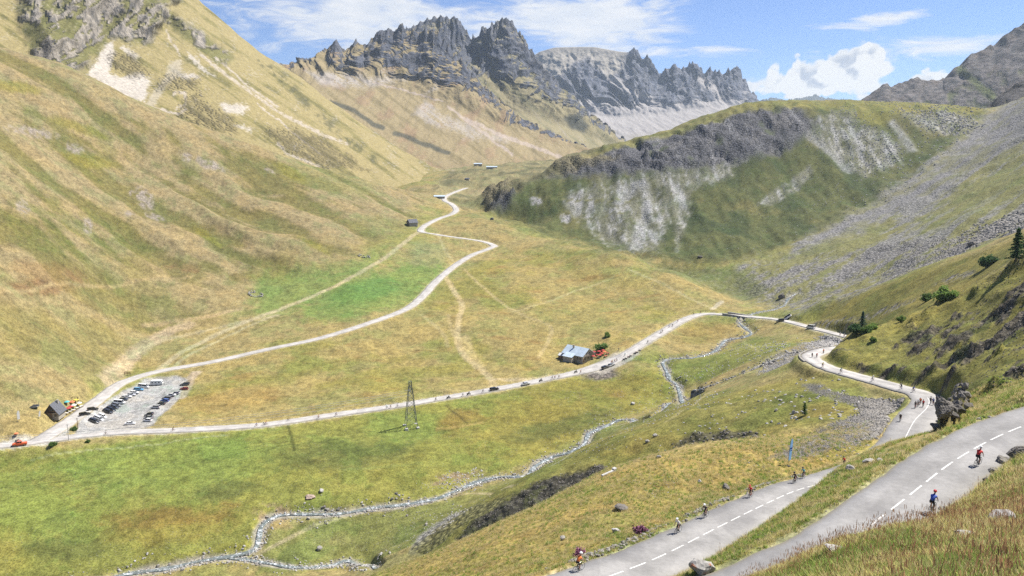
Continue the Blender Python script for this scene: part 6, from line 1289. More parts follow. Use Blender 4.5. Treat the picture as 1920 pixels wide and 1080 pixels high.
# ------------------------------------------------------------------ buildings
def gable_house(name, loc, rz, w, d, hw, hr, wall_m, gable_m, roof_m, label, over=0.5, stone_front=True, cat='building'):
    """ridge along local y; front gable at y = -d/2"""
    t = empty(name, loc, rz, label=label, cat=cat)
    sl = (hr - hw) / (w / 2)
    b = NB(); prism(b, [(-w / 2, -1.2), (w / 2, -1.2), (w / 2, hw), (-w / 2, hw)], -d / 2, d / 2); bm_obj('wall', b, wall_m, t)
    for y in (-d / 2, d / 2 - 0.2):
        b = NB(); prism(b, [(-w / 2, hw), (w / 2, hw), (0, hr)], y, y + 0.2); bm_obj('gable', b, gable_m, t)
    for s in (-1, 1):
        b = NB(); e = over; p0 = Vector((0, 0, hr + 0.12)); p1 = Vector((s * (w / 2 + e), 0, hw - sl * e + 0.12)); th = 0.16
        prism(b, [(p0.x, p0.z), (p1.x, p1.z), (p1.x, p1.z - th), (p0.x, p0.z - th)] if s > 0 else [(p0.x, p0.z), (p0.x, p0.z - th), (p1.x, p1.z - th), (p1.x, p1.z)], -d / 2 - e, d / 2 + e); rf = bm_obj('roof', b, roof_m, t)
        n = 5
        for k in range(1, n):                                            # battens proud of the sheets
            b = NB(); yy = -d / 2 - e + (d + 2 * e) * k / n; prism(b, [(p0.x, p0.z + .004), (p0.x, p0.z + .05), (p1.x, p1.z + .05), (p1.x, p1.z + .004)], yy - .06, yy + .06); bm_obj('seam', b, roof_m, rf)
    return t
def window(t, x, y, z, w, h, face='y', frame=M_WOOD):
    b = NB(); s = (w, .12, h) if face == 'y' else (.12, w, h); box(b, (x, y, z), s); o = bm_obj('window', b, frame, t)
    dx, dy = (0, .03 * (1 if y > 0 else -1)) if face == 'y' else (.03 * (1 if x > 0 else -1), 0)
    b = NB(); s = (w * .8, .1, h * .8) if face == 'y' else (.1, w * .8, h * .8); box(b, (x + dx, y + dy, z), s); bm_obj('pane', b, M_PANE, o); return o
# chalet at the fork
q = on_ground(103, 779); chal = gable_house('chalet', q, R(8), 5.8, 6.8, 2.1, 6.1, M_WALL, M_DWOOD, M_SLATE, 'steep roofed chalet of stone and dark timber at the track fork', 0.6, cat='chalet')
for x in (-1.8, 1.8): window(chal, x, -3.41, 1.1, 1.1, 1.0)
b = NB(); box(b, (0, -3.42, 0.95), (1.0, .1, 1.9)); dr = bm_obj('door', b, M_WOOD, chal); b = NB(); box(b, (.38, -3.49, .95), (.06, .06, .16)); bm_obj('handle', b, M_STEEL, dr)
window(chal, 0, -3.41, 3.6, 1.1, 1.0); b = NB(); box(b, (0, -3.8, 2.35), (4.4, .8, .12)); bar(b, (-2.2, -4.15, 3.1), (2.2, -4.15, 3.1), .05)
for x in np.linspace(-2.2, 2.2, 7): bar(b, (x, -4.15, 2.35), (x, -4.15, 3.1), .035)
bm_obj('balcony', b, M_WOOD, chal); b = NB(); box(b, (.9, 1.6, 5.7), (.6, .6, 1.5)); box(b, (.9, 1.6, 6.5), (.8, .8, .1)); bm_obj('chimney', b, M_WALL, chal)
# bar by the valley road: long block with a gable towards the terrace, a lean-to wing and a shed
q = on_ground(1084, 672); barq = q; BAR_RZ = R(48)
br = gable_house('mountain_bar', q, BAR_RZ, 10.0, 13.5, 3.4, 6.6, M_WALL, M_WALL, M_METROOF, 'stone mountain bar with pale blue sheet metal roof beside the road', 0.6, cat='bar')
b = NB(); prism(b, [(-4.4, 3.9), (-8.4, 2.4), (-8.4, 2.25), (-4.4, 3.7)], -2.0, 4.6); bm_obj('wing_roof', b, M_METROOF, br); b = NB(); prism(b, [(-4.9, -1), (-8.0, -1), (-8.0, 2.3), (-4.9, 3.4)], -1.6, 4.2); bm_obj('wing_wall', b, M_WALL, br)
for y in (-5.2, -3.4): window(br, -5.02, y, 1.6, 1.0, 1.2, 'x')
for x in (-2.8, 0, 2.8): window(br, x, -6.77, 1.5, 1.1, 1.2)
for x in (-1.4, 1.4): window(br, x, -6.77, 4.2, 0.9, 1.0)
b = NB(); box(b, (-4.2, -6.78, 1.0), (.95, .1, 2.0)); dr = bm_obj('door', b, M_WOOD, br); b = NB(); box(b, (-3.9, -6.86, 1.0), (.06, .06, .16)); bm_obj('handle', b, M_STEEL, dr)
b = NB(); box(b, (0, -7.3, 2.75), (6.5, 1.0, .12)); bar(b, (-3.2, -7.75, 3.6), (3.2, -7.75, 3.6), .05)
for x in np.linspace(-3.2, 3.2, 9): bar(b, (x, -7.75, 2.75), (x, -7.75, 3.6), .035)
bm_obj('balcony', b, M_DWOOD, br); b = NB(); box(b, (-1.5, 2, 6.8), (.8, .8, 1.5)); bm_obj('chimney', b, M_WALL, br)
q = on_ground(1056, 672); gable_house('wooden_shed', q, R(62), 3.6, 4.2, 2.0, 2.9, M_WOOD, M_WOOD, mat('pale_sheet_roof', (.55, .56, .56), .5, .1), 'small wooden shed with pale roof left of the bar', .25, cat='shed')
# barn up the meadow, far farm buildings
q = on_ground(773, 422); bn = gable_house('barn', q, R(-58), 6.5, 8.0, 2.6, 5.4, M_WALL, M_DWOOD, M_SLATE, 'small dark roofed barn above the two tracks on the meadow', .5, cat='barn'); b = NB(); box(b, (0, -4.02, 1.1), (1.8, .1, 2.2)); bm_obj('door', b, M_DWOOD, bn); window(bn, 2.0, -4.02, 1.5, .7, .7)
for px, py, rz, w, d, hw, hr, lab, nm, rm in [(824, 372, 96, 5, 12, 2.4, 3.6, 'long low farm building with blue roof where the track goes over the rise', 'farm_building', M_METROOF), (896, 310, 95, 6, 14, 2.6, 4.0, 'far farm roof in the valley head, the left of two', 'farm_building', M_METROOF), (922, 316, 92, 6, 18, 2.6, 4.0, 'far farm roof in the valley head, the right of two', 'farm_building', M_METROOF), (876, 338, 80, 4, 6, 2.2, 3.4, 'tiny stone hut on the far valley floor', 'stone_hut', M_SLATE)]:
    q = on_ground(px, py); h = gable_house(nm, q, R(rz), w, d, hw, hr, M_WALL, M_DWOOD, rm, lab, .4, cat='building' if 'hut' not in nm else 'hut')
    for y in np.linspace(-d / 2 + 1.5, d / 2 - 1.5, 4 if d > 8 else 2): window(h, w / 2 + .02, y, 1.3, .9, .9, 'x'); window(h, -w / 2 - .02, y, 1.3, .9, .9, 'x')
# ruined stone pens
def ruin(px, py, rx, ry, n, lab, seed):
    c = on_ground(px, py); t = empty('ruined_wall', c, 0, label=lab, cat='ruin'); r = random.Random(seed)
    for k in range(n):
        a = 2 * math.pi * k / n + r.uniform(-.1, .1)
        if 0.2 < (k / n) % 1 < 0.27: continue
        for lev in range(r.randint(1, 3)):
            x, y = rx * math.cos(a) + r.uniform(-.4, .4), ry * math.sin(a) + r.uniform(-.4, .4); o = bpy.data.objects.new('stone', PR_P[k % 5].data); o.location = (x, y, height(c[0] + x, c[1] + y)[0] - c[2] + .25 + .45 * lev); s = r.uniform(.8, 1.5); o.scale = (s, s * .8, s * .8); o.rotation_euler = (r.uniform(-.3, .3), r.uniform(-.3, .3), r.uniform(0, 6)); link(o, t)
ruin(480, 553, 4.6, 3.4, 34, 'ring of tumbled pale stones on the bright green meadow', 3); ruin(683, 481, 4.5, 2.0, 24, 'low tumbled stones left of the straight track under the barn', 4)
# stone bridge: parapets, wing walls and arch on the near side
_ib = int(np.argmin(np.hypot(_pxr - 1388, (_pyr - 593) * 2))); tb = tangents(RD[_ib - 3:_ib + 4])[3]; hb = math.atan2(tb[1], tb[0]); bq = RD[_ib].copy()
t = empty('stone_bridge', bq, hb, label='stone bridge with round arch carrying the road over the stream', cat='bridge')
for s in (-1, 1):
    b = NB(); n_ = 14; outer = [(-11, .35), (11, .35), (11, -1.6), (6.5, -3.2)]; arc = [(2.3 * math.cos(a), -3.6 + 2.5 * math.sin(a)) for a in np.linspace(0, math.pi, n_)]
    pts = [(-11, .35), (-11, -1.6), (-6.5, -3.6)] + [(x, z) for x, z in reversed(arc)] + [(6.5, -3.6), (11, -1.6), (11, .35)]
    prism(b, pts, s * 3.15 - .2, s * 3.15 + .2); bm_obj('spandrel_wall', b, M_WALL, t); b = NB(); box(b, (0, s * 3.15, .47), (22, .52, .16)); bm_obj('coping', b, M_CONC, t)
    for k, a in enumerate(np.linspace(.08, math.pi - .08, 9)): b = NB(); box(b, (2.5 * math.cos(a), s * 3.15, -3.6 + 2.7 * math.sin(a)), (.5, .5, .72), Euler((0, math.pi / 2 - a, 0))); bm_obj('arch_stone', b, M_CONC, t)
b = NB(); prism(b, [(2.25 * math.cos(a), -3.6 + 2.45 * math.sin(a)) for a in np.linspace(0, math.pi, 14)], -3.3, 3.3); bm_obj('arch_shade_fill', b, M_TRIM, t)  # black solid filling the arch, standing in for the shade of the opening
# retaining wall under the bend by the nose
def wall_along(i0, i1, off, h0, lab):
    seg = RD[i0:i1:2]; t_ = tangents(seg); nr = np.stack([t_[:, 1], -t_[:, 0]], 1); P = seg[:, :2] + nr * off; r = random.Random(5); c = seg[0]; t = empty('retaining_wall', (c[0], c[1], c[2]), 0, label=lab, cat='wall')
    for k in range(len(P) - 1):
        for lev in range(3):
            m = (P[k] + P[k + 1]) / 2; a = math.atan2(*(P[k + 1] - P[k])[::-1]); L = np.linalg.norm(P[k + 1] - P[k]); b = NB(); box(b, (m[0] - c[0], m[1] - c[1], seg[k, 2] - c[2] + .3 - (lev + .5) * h0 / 3), (L * .98, .6 + .08 * lev, h0 / 3 - .03), Euler((0, 0, a)), .04); bm_obj('stone', b, M_STONE_G, t)
_i = np.nonzero((RD[:, 1] < 262) & (RD[:, 1] > 232) & (RD[:, 0] > 60))[0]; _tt = tangents(RD[_i]); _side = -1 if (np.stack([_tt[:, 1], -_tt[:, 0]], 1)[:, 0].mean() > 0) else 1
wall_along(_i[0], _i[-1], _side * 3.5, 2.0, 'low dressed stone wall holding up the road bend at the nose')
# ------------------------------------------------------------------ lattice pylon and its line
q = on_ground(771, 800); PYH = 20.5; t = empty('lattice_pylon', q, R(18), label='steel lattice pylon on concrete feet below the valley road', cat='pylon'); lv = [0, 3.6, 6.8, 9.7, 12.3, 14.6, 16.7, 18.6, PYH]
hwid = lambda z: 2.5 * (1 - z / PYH) + .55 * (z / PYH) if z < 14 else max(.55, 1.2 * (1 - (z - 14) / 9))
cor = lambda z, k: (hwid(z) * (1 if k in (0, 1) else -1), hwid(z) * (1 if k in (0, 3) else -1), z)
for k in range(4):
    b = NB()
    for a, c in zip(lv[:-1], lv[1:]): bar(b, cor(a, k), cor(c, k), .12, seg=4)
    bm_obj('leg', b, M_STEEL, t); b = NB(); x, y, _ = cor(0, k); box(b, (x, y, -.25), (1.5, 1.5, 1.3), bev=.06, taper=.8); bm_obj('footing', b, M_CONC, t)
    for a, c in zip(lv[:-1], lv[1:]):
        for d_ in (0, 1): b = NB(); bar(b, cor(a, (k + d_) % 4), cor(c, (k + 1 - d_) % 4), .06, seg=4); bm_obj('brace', b, M_STEEL, t)
        b = NB(); bar(b, cor(c, k), cor(c, (k + 1) % 4), .05, seg=4); bm_obj('girt', b, M_STEEL, t)
ARM = []
for z, wd in ((16.0, 2.2), (18.2, 2.0)):
    b = NB(); bar(b, (0, -wd, z), (0, wd, z), .09, seg=4); bar(b, (0, -wd, z), (0, 0, z + .9), .05, seg=4); bar(b, (0, wd, z), (0, 0, z + .9), .05, seg=4); bm_obj('cross_arm', b, M_STEEL, t)
    for s in (-1, 1): b = NB(); bar(b, (0, s * wd, z), (0, s * wd, z - .8), .08, seg=6); bm_obj('insulator', b, M_TRIM, t); ARM.append((s * wd, z - .8))
M_WIRE = mat('conductor', (.5, .5, .48), .4, .05, 1, .5, .6)
LQ = on_ground(-190, 905); LZ = LQ[2] + 14
for k, (y, z) in enumerate(ARM[:3]):
    p = Vector(q) + Matrix.Rotation(R(18), 3, 'Z') @ Vector((0, y, z)); e_ = Vector((LQ[0], LQ[1] + y, LZ + (z - 15))); pts = [p.lerp(e_, s) - Vector((0, 0, 9 * 4 * s * (1 - s) * .5)) for s in np.linspace(0, 1, 40)]
    b = NB()
    for a, c in zip(pts[:-1], pts[1:]): bar(b, a, c, .05, seg=3)
    bm_obj('power_line', b, M_WIRE, None, label=['lowest power line running left from the pylon', 'middle power line running left from the pylon', 'topmost power line running left from the pylon'][k], cat='cable', group='power lines')
    e2 = Vector((300, 640, 60 + z)); pts = [p.lerp(e2, s) - Vector((0, 0, 14 * 4 * s * (1 - s) * .5)) for s in np.linspace(0, 1, 30)]
for px, py, h, lab in [(129, 826, 7.0, 'grey post standing on the verge between track and road'), (146, 803, 4.6, 'thin dark post beside the parked black cars')]:
    c = on_ground(px, py); t = empty('utility_post', c, 0, label=lab, cat='post'); b = NB(); bar(b, (0, 0, -.5), (0, 0, h), .16, .11, 8); bm_obj('shaft', b, M_WOOD if 'dark' in lab else M_CONC, t); b = NB(); bar(b, (-.6, 0, h - .4), (.6, 0, h - .4), .06); bm_obj('crossbar', b, M_STEEL, t)
c = on_ground(239, 704); t = empty('wooden_sign_rail', c, R(8), label='wooden rail sign at the bend of the track', cat='sign')
for x in (-1.4, 0, 1.4): b = NB(); bar(b, (x, 0, -.3), (x, 0, 1.9), .09, seg=6); bm_obj('post', b, M_WOOD, t)
for z in (1.05, 1.7): b = NB(); box(b, (0, -.1, z), (3.4, .06, .3)); bm_obj('board', b, M_WOOD, t)
c = on_ground(141, 754); t = empty('swing_frame', c, R(5), label='dark timber swing frame behind the chalet parasols', cat='swing'); b = NB()
for s in (-1, 1): bar(b, (s * 1.3, -.7, 0), (s * 1.2, 0, 2.5), .08); bar(b, (s * 1.3, .7, 0), (s * 1.2, 0, 2.5), .08)
bm_obj('frame', b, M_DWOOD, t); b = NB(); bar(b, (-1.4, 0, 2.5), (1.4, 0, 2.5), .08); bm_obj('beam', b, M_DWOOD, t); b = NB(); box(b, (0, 0, .5), (.5, .2, .05)); bar(b, (-.22, 0, .5), (-.22, 0, 2.5), .02); bar(b, (.22, 0, .5), (.22, 0, 2.5), .02); bm_obj('seat', b, M_DWOOD, t)
# ------------------------------------------------------------------ terraces: parasols, tables, benches, guests
CLOTH = {k: mat('cloth_' + k, v, .9, .08, 2) for k, v in {'red': (.42, .06, .055), 'turquoise': (.08, .42, .44), 'yellow': (.70, .58, .10), 'orange': (.66, .18, .08), 'white': (.68, .67, .64), 'blue': (.20, .40, .72)}.items()}
PAR = {}
def parasol(loc, colour, lab, group, s=1.0):
    t = empty('parasol', loc, random.uniform(0, 3), label=lab, cat='parasol', group=group)
    if colour not in PAR:
        b = NB(); k = bmesh.ops.create_cone(b, cap_ends=False, segments=8, radius1=1.35, radius2=.04, depth=.62); bmesh.ops.transform(b, matrix=Matrix.Translation((0, 0, 2.35)), verts=b.verts)
        for i in range(8):
            a0, a1 = 2 * math.pi * i / 8, 2 * math.pi * (i + 1) / 8; p = [(1.35 * math.cos(a0), 1.35 * math.sin(a0), 2.04), (1.35 * math.cos(a1), 1.35 * math.sin(a1), 2.04), (1.36 * math.cos(a1), 1.36 * math.sin(a1), 1.86), (1.36 * math.cos(a0), 1.36 * math.sin(a0), 1.86)]; b.faces.new([b.verts.new(v) for v in p])
        c_ = _bm2me(b, 'canopy', CLOTH[colour]); b = NB(); bar(b, (0, 0, 0), (0, 0, 2.75), .035); p_ = _bm2me(b, 'pole', M_STEEL); b = NB(); bar(b, (0, 0, 0), (0, 0, .12), .3, seg=12); f_ = _bm2me(b, 'base', M_CONC); PAR[colour] = (c_, p_, f_)
    for n_, me in zip(('canopy', 'pole', 'base'), PAR[colour]): link(bpy.data.objects.new(n_, me), t)
    t.scale = (s, s, s)
TBL = {}
def table(loc, rz, colour, lab, group):
    t = empty('picnic_table', loc, rz, label=lab, cat='table', group=group)
    if colour not in TBL:
        b = NB(); box(b, (0, 0, .74), (1.6, .8, .06)); a_ = _bm2me(b, 'tabletop', CLOTH[colour] if colour in CLOTH else M_WOOD); b = NB(); box(b, (0, .68, .44), (1.6, .28, .05)); c_ = _bm2me(b, 'bench', M_WOOD); b = NB(); box(b, (0, -.68, .44), (1.6, .28, .05)); d_ = _bm2me(b, 'bench', M_WOOD); b = NB()
        for s in (-.6, .6): bar(b, (s, -.7, 0), (s, .2, .74), .04, seg=4); bar(b, (s, .7, 0), (s, -.2, .74), .04, seg=4)
        TBL[colour] = (a_, c_, d_, _bm2me(b, 'trestle', M_WOOD))
    for n_, me in zip(('tabletop', 'bench', 'bench', 'trestle'), TBL[colour]): link(bpy.data.objects.new(n_, me), t)
for k, (px, py, c_, lab) in enumerate([(126, 760, 'turquoise', 'turquoise parasol beside the chalet roof'), (136, 760, 'orange', 'orange parasol behind the red ones at the chalet'), (143, 756, 'yellow', 'yellow parasol at the back of the chalet terrace'), (128, 772, 'red', 'red parasol on the chalet terrace, nearest to the wall'), (133, 769, 'red', 'red parasol in the middle of the chalet terrace'), (139, 766, 'white', 'white parasol in the middle of the chalet terrace'), (149, 762, 'white', 'white parasol at the right end of the chalet terrace'), (31, 818, 'orange', 'orange parasol alone on the verge by the road fork')]): parasol(on_ground(px, py), c_, lab, 'parasols at the chalet', .6 if px < 100 else .85)
for k, (px, py) in enumerate([(125, 777), (131, 774), (138, 771), (145, 767), (152, 764)]): table(on_ground(px, py), R(20 * k), 'white', f'white table on the chalet terrace, {ORD[k]} from the left', 'tables at the chalet')
c0 = on_ground(1118, 672); wb_ = [(1110, 668), (1114, 665), (1119, 667), (1123, 664), (1128, 668), (1117, 671), (1124, 671), (1133, 665), (1139, 664), (1130, 662), (1112, 673), (1136, 669)]
for k, (px, py) in enumerate(wb_):
    g = on_ground(px, py)
    if k % 3 == 2: table(g, R(60 + 20 * k), 'red', f'red topped table on the bar terrace, {ORD[k // 3]} of four from the wall', 'tables at the bar')
    else: parasol(g, 'red' if k != 7 else 'orange', f'{"red" if k != 7 else "orange"} parasol on the bar terrace, {ORD[k - k // 3]} of the cluster', 'parasols at the bar', .85)
def stander_mesh():
    V = [(0, 0, .95), (0, 0, 1.15), (0, 0, 1.38), (0, 0, 1.50), (.01, 0, 1.58), (.02, 0, 1.70)]; E = [(0, 1), (1, 2), (2, 3), (3, 4), (4, 5)]; Rr = [(.14, .12), (.13, .11), (.16, .10), (.06, .06), (.085, .09), (.07, .08)]; reg = [2, 1, 1, 0, 0, 0]
    for s in (-1, 1):
        n = len(V); V += [(0, s * .2, 1.40), (.02, s * .25, 1.12), (.1, s * .24, .88)]; E += [(2, n), (n, n + 1), (n + 1, n + 2)]; Rr += [.06, .045, .035]; reg += [1, 0, 0]; n = len(V); V += [(0, s * .1, .88), (.02, s * .11, .5), (0, s * .11, .08), (.14, s * .12, .04)]; E += [(0, n), (n, n + 1), (n + 1, n + 2), (n + 2, n + 3)]; Rr += [.09, .06, .045, .04]; reg += [2, 2, 3, 3]
    me = skin_body(V, E, Rr, 0); VV = np.array(V); cen = np.empty(len(me.polygons) * 3, np.float32); me.polygons.foreach_get('center', cen); k = np.argmin(((cen.reshape(-1, 3)[:, None] - VV[None]) ** 2).sum(-1), 1); me.polygons.foreach_set('material_index', np.array(reg, np.int32)[k]); return me
_sm = stander_mesh(); SM = {}
for k, (px, py, j_) in enumerate([(1127, 672, 'black'), (1121, 674, 'white'), (1133, 671, 'red'), (1141, 667, 'dark blue'), (1160, 657, 'black')]):
    if j_ not in SM:
        m = _sm.copy(); [m.materials.append(x) for x in (SKIN, JM[j_], M_SHORT, M_SHOE)]; SM[j_] = m
    p = bpy.data.objects.new('person', SM[j_]); p.location = tuple(on_ground(px, py)); p.rotation_euler = (0, 0, k * 1.3); link(p, None, f'standing guest in {j_} top, {ORD[k]} from the left by the bar terrace', 'person', 'guests at the bar')
c = on_ground(64, 764); t = empty('trampoline', c, 0, label='round black trampoline on the lawn left of the chalet', cat='trampoline'); b = NB(); bar(b, (0, 0, .62), (0, 0, .66), 2.0, seg=24); bm_obj('mat', b, M_TRIM, t); b = torus(NB(), 2.05, .09, 24, 6); bmesh.ops.transform(b, matrix=Matrix.Translation((0, 0, .66)) @ Matrix.Rotation(R(90), 4, 'X'), verts=b.verts); bm_obj('rim', b, M_STEEL, t)
for k in range(6): a = k * math.pi / 3; b = NB(); bar(b, (2 * math.cos(a), 2 * math.sin(a), 0), (2 * math.cos(a), 2 * math.sin(a), 2.0), .05); bm_obj('leg', b, M_STEEL, t)
# ------------------------------------------------------------------ feather banners
def banner(px, py, h, m1, m2, lab, tilt=0.0, Y=None):
    c = on_ground(px, py) if Y is None else np.array([*unproj(px, py, Y)[:2], 0])
    if Y is not None: c[2] = height(c[0], c[1])[0]
    t = empty('feather_banner', c, R(44), label=lab, cat='banner'); b = NB(); pts = [(0, 0, 0), (0, 0, h * .72), (.04 * h, 0, h * .9), (.13 * h, 0, h)]
    for p_, q_ in zip(pts[:-1], pts[1:]): bar(b, p_, q_, .035)
    bm_obj('pole', b, M_STEEL, t); prof = [(0.0, .20), (0.0, .72), (.035, .9), (.125, .99), (.19, .93), (.20, .72), (.19, .20)]
    b = NB(); prism(b, [(x * h + .03, z * h) for x, z in prof], -.012, .012); s = bm_obj('sail', b, m1, t)
    if m2 is not None:
        b = NB(); prism(b, [(.01 * h + .03, .60 * h), (.01 * h + .03, .66 * h), (.2 * h + .03, .66 * h), (.2 * h + .03, .60 * h)], -.02, .02); bm_obj('band', b, m2, s)
        b = NB(); prism(b, [(.01 * h + .03, .54 * h), (.01 * h + .03, .565 * h), (.2 * h + .03, .565 * h), (.2 * h + .03, .54 * h)], -.02, .02); bm_obj('band', b, m2, s)
    b = NB(); box(b, (0, 0, .05), (.7, .7, .1)); bm_obj('base', b, M_TRIM, t); t.rotation_euler = (0, tilt, R(44))
banner(1477, 874, 4.6, CLOTH['blue'], mat('navy_cloth', (.02, .05, .22), .9), 'light blue feather banner with dark band beside the lower road', R(6)); banner(33, 791, 4.8, CLOTH['white'], None, 'white feather banner left of the chalet, nearer the picture edge'); banner(72, 784, 3.2, CLOTH['white'], None, 'white feather banner right in front of the chalet lawn', R(8))
# ------------------------------------------------------------------ boulders
def big_rock(name, px, py, w, asp, m, lab, cat, seed, sub=3, sink=.25, rz=0):
    c = ground_on(px, py); Wm = w * c[1] / F; me = rock_mesh('boulder', seed, sub, .35, 1.0)
    co = np.empty(len(me.vertices) * 3, np.float32); me.vertices.foreach_get('co', co); co = co.reshape(-1, 3); d_ = fbm(co[:, 0] * 3 + seed, co[:, 1] * 3 + co[:, 2] * 2.3, 4, seed % 90); r_ = ridged(co[:, 0] * 2.2 + co[:, 2], co[:, 1] * 2.2 - seed, 4, seed % 70); co *= (1 + .20 * d_ + .26 * (r_ - .6))[:, None]; me.vertices.foreach_set('co', co.ravel()); me.materials.append(m)
    o = bpy.data.objects.new(name, me); o.scale = (Wm, Wm * .8, Wm * asp); o.rotation_euler = (0, 0, rz); o.location = (c[0], c[1] + .2 * Wm, c[2] + Wm * asp * (.5 - sink)); return link(o, None, lab, cat)
M_LICH = stone_material('lichen_stone', srgb(170, 164, 156), srgb(228, 224, 216), 1.0, srgb(214, 120, 60))
for k, (px, py, w, asp, m, lab) in enumerate([
 (1815, 1018, 50, .6, M_STONE_P, 'pale rounded boulder in the foreground grass'), (1890, 985, 66, .45, M_STONE_P, 'long pale slab of rock in the grass at the right edge'), (1772, 966, 26, .8, M_STONE_P, 'pale rock at the road edge beside the nearest rider'), (1318, 1079, 62, .6, M_LICH, 'pale boulder with orange lichen at the bottom edge between the roads'), (1575, 1040, 60, .22, M_STONE_P, 'flat pale rock in dry grass at the foot of the upper road'),
 (1631, 870, 26, .45, M_STONE_P, 'pale slab on the bank between the roads, the left of a pair'), (1650, 867, 16, .5, M_STONE_P, 'smaller pale stone on the bank between the roads, the right of a pair'), (1596, 882, 22, .5, M_STONE_G, 'grey slab on the bank below the pair of pale stones'), (1156, 999, 20, .6, M_STONE_P, 'pale boulder on the gold slope above the rubble kerb'), (1165, 960, 34, .4, M_STONE_D, 'dark flat outcrop in the middle of the gold slope'), (1055, 1014, 16, .7, M_STONE_G, 'grey boulder near the lower left of the gold slope'), (1312, 906, 10, .8, M_STONE_P, 'small white boulder right of the gold slope middle'), (1362, 920, 22, .6, M_STONE_D, 'dark boulder in the rubble kerb behind the third rider'),
 (1235, 859, 12, .7, M_STONE_P, 'white stone on the crest of the gold slope'), (1215, 831, 12, .6, M_STONE_G, 'grey boulder on the green spur, the nearer of two'), (1228, 821, 12, .7, M_STONE_P, 'pale boulder on the green spur, the farther of two'), (603, 924, 13, .8, M_STONE_P, 'white boulder on the meadow above the stream bend'), (580, 936, 24, .35, stone_material('pink_stone', srgb(206, 176, 156), srgb(232, 210, 194)), 'pinkish flat boulder on the meadow above the stream bend'), (598, 1036, 16, .8, M_STONE_P, 'pale standing boulder between the two streams'), (691, 961, 11, .6, M_STONE_P, 'boulder between stream and footpath'), (799, 985, 10, .6, M_STONE_G, 'grey boulder left of the pale gravel wedge'), (1187, 760, 11, .7, M_STONE_P, 'pale boulder alone on the meadow right of the pylon'),
 (1466, 560, 15, .8, M_STONE_D, 'big dark boulder where the scree fan meets the stream'), (1490, 778, 11, .9, M_STONE_G, 'grey boulder on the slope left of the sapling'), (1456, 773, 10, .6, M_STONE_G, 'low grey boulder farther left of the sapling'), (1822, 462, 20, .55, M_STONE_D, 'dark outcrop high on the scree slope'), (923, 413, 10, .6, M_STONE_D, 'dark boulder at the rim of the meadow below the crag'), (1313, 487, 10, .6, M_STONE_D, 'dark rock at the foot of the big knoll')]): big_rock('boulder', px, py, w, asp, m, lab, 'boulder', 40 + k, 3 if w > 18 else 2, .25, k * .7)
# rocks along the camera side of the upper road
for k, (px, wd, lab) in enumerate([(1852, 1.6, 'grey roadside rock behind the rider at the right edge'), (1868, 2.2, 'largest grey rock of the cut bank at the right edge'), (1890, 2.8, 'broken grey rock of the cut bank nearer the right edge'), (1914, 3.0, 'dark rock of the cut bank cut by the right edge')]):
    big_rock('roadside_rock', px, (908, 894, 876, 859)[k], wd * 15, .62, M_STONE_D if k == 3 else M_STONE_G, lab, 'rock', 130 + k, 4, .25, k)
# rock bluff in the bend
for k, (px, py, w, asp, lab) in enumerate([(1772, 797, 48, 1.0, 'dark rock bluff standing at the inside of the bend'), (1796, 780, 44, .55, 'dark broken rock on the uphill side of the bluff'), (1757, 806, 24, .6, 'low dark rock at the foot of the bluff')]): big_rock('rock_bluff', px, py, w, asp, M_STONE_D, lab, 'rock', 93 + k, 5, .3, .4 + k)
q = on_ground(1140, 889); b = NB(); box(b, (0, 0, .15), (2.6, .4, .35), bev=.05); box(b, (1.5, .1, .25), (.7, .6, .6), bev=.08); o = bm_obj('concrete_slab', b, M_CONC, None, label='pale concrete slab on the crest above the dark scarp', cat='slab'); o.location = tuple(q); o.rotation_euler = (0, R(-6), R(35))
# ------------------------------------------------------------------ trees and bushes
def leaf_mat(name, c, trans=0.25):
    m = bpy.data.materials.new(name); m.use_nodes = True; g = NG(m.node_tree); bs = g.n['Principled BSDF']; P = g.new('ShaderNodeTexCoord').outputs['Object']; n = g.noise(P, 1.6, 4, .6); rnd = g.new('ShaderNodeObjectInfo').outputs['Random']
    k = g.math('ADD', g.ss(n, .3, .7, .6, 1.35), g.math('MULTIPLY', g.math('SUBTRACT', rnd, .5), .35)); g.l.new(g.mix(1.0, tuple(c) + (1,), k, 'MULTIPLY'), bs.inputs['Base Color']); bs.inputs['Roughness'].default_value = .7; bs.inputs['Specular IOR Level'].default_value = .2
    if trans > .3:
        tr = g.new('ShaderNodeBsdfTranslucent'); g.l.new(g.mix(1.0, tuple(c) + (1,), k, 'MULTIPLY'), tr.inputs[0]); mx = g.new('ShaderNodeMixShader'); mx.inputs[0].default_value = .5; g.l.new(bs.outputs[0], mx.inputs[1]); g.l.new(tr.outputs[0], mx.inputs[2]); g.l.new(mx.outputs[0], g.n['Material Output'].inputs[0])
    return m
M_NEEDLE = leaf_mat('needles', (.06, .12, .045), .5); M_LEAF = leaf_mat('leaves', (.12, .20, .05), .5); M_LEAF2 = leaf_mat('pale_leaves', (.18, .27, .065), .5); M_BARK = mat('bark', (.09, .065, .045), .9, .3, 8)
def foliage(pts, size, r):
    n = len(pts); V = np.zeros((n, 4, 3)); d = r.normal(0, 1, (n, 3)); d /= np.linalg.norm(d, axis=1, keepdims=True); e = np.cross(d, r.normal(0, 1, (n, 3))); e /= np.linalg.norm(e, axis=1, keepdims=True); s = size * r.uniform(.6, 1.4, (n, 1))
    for k, (a, b_) in enumerate(((-1, -.5), (1, -.5), (1, .5), (-1, .5))): V[:, k] = pts + d * a * s + e * b_ * s
    return V.reshape(-1, 3), np.arange(n * 4).reshape(n, 4)
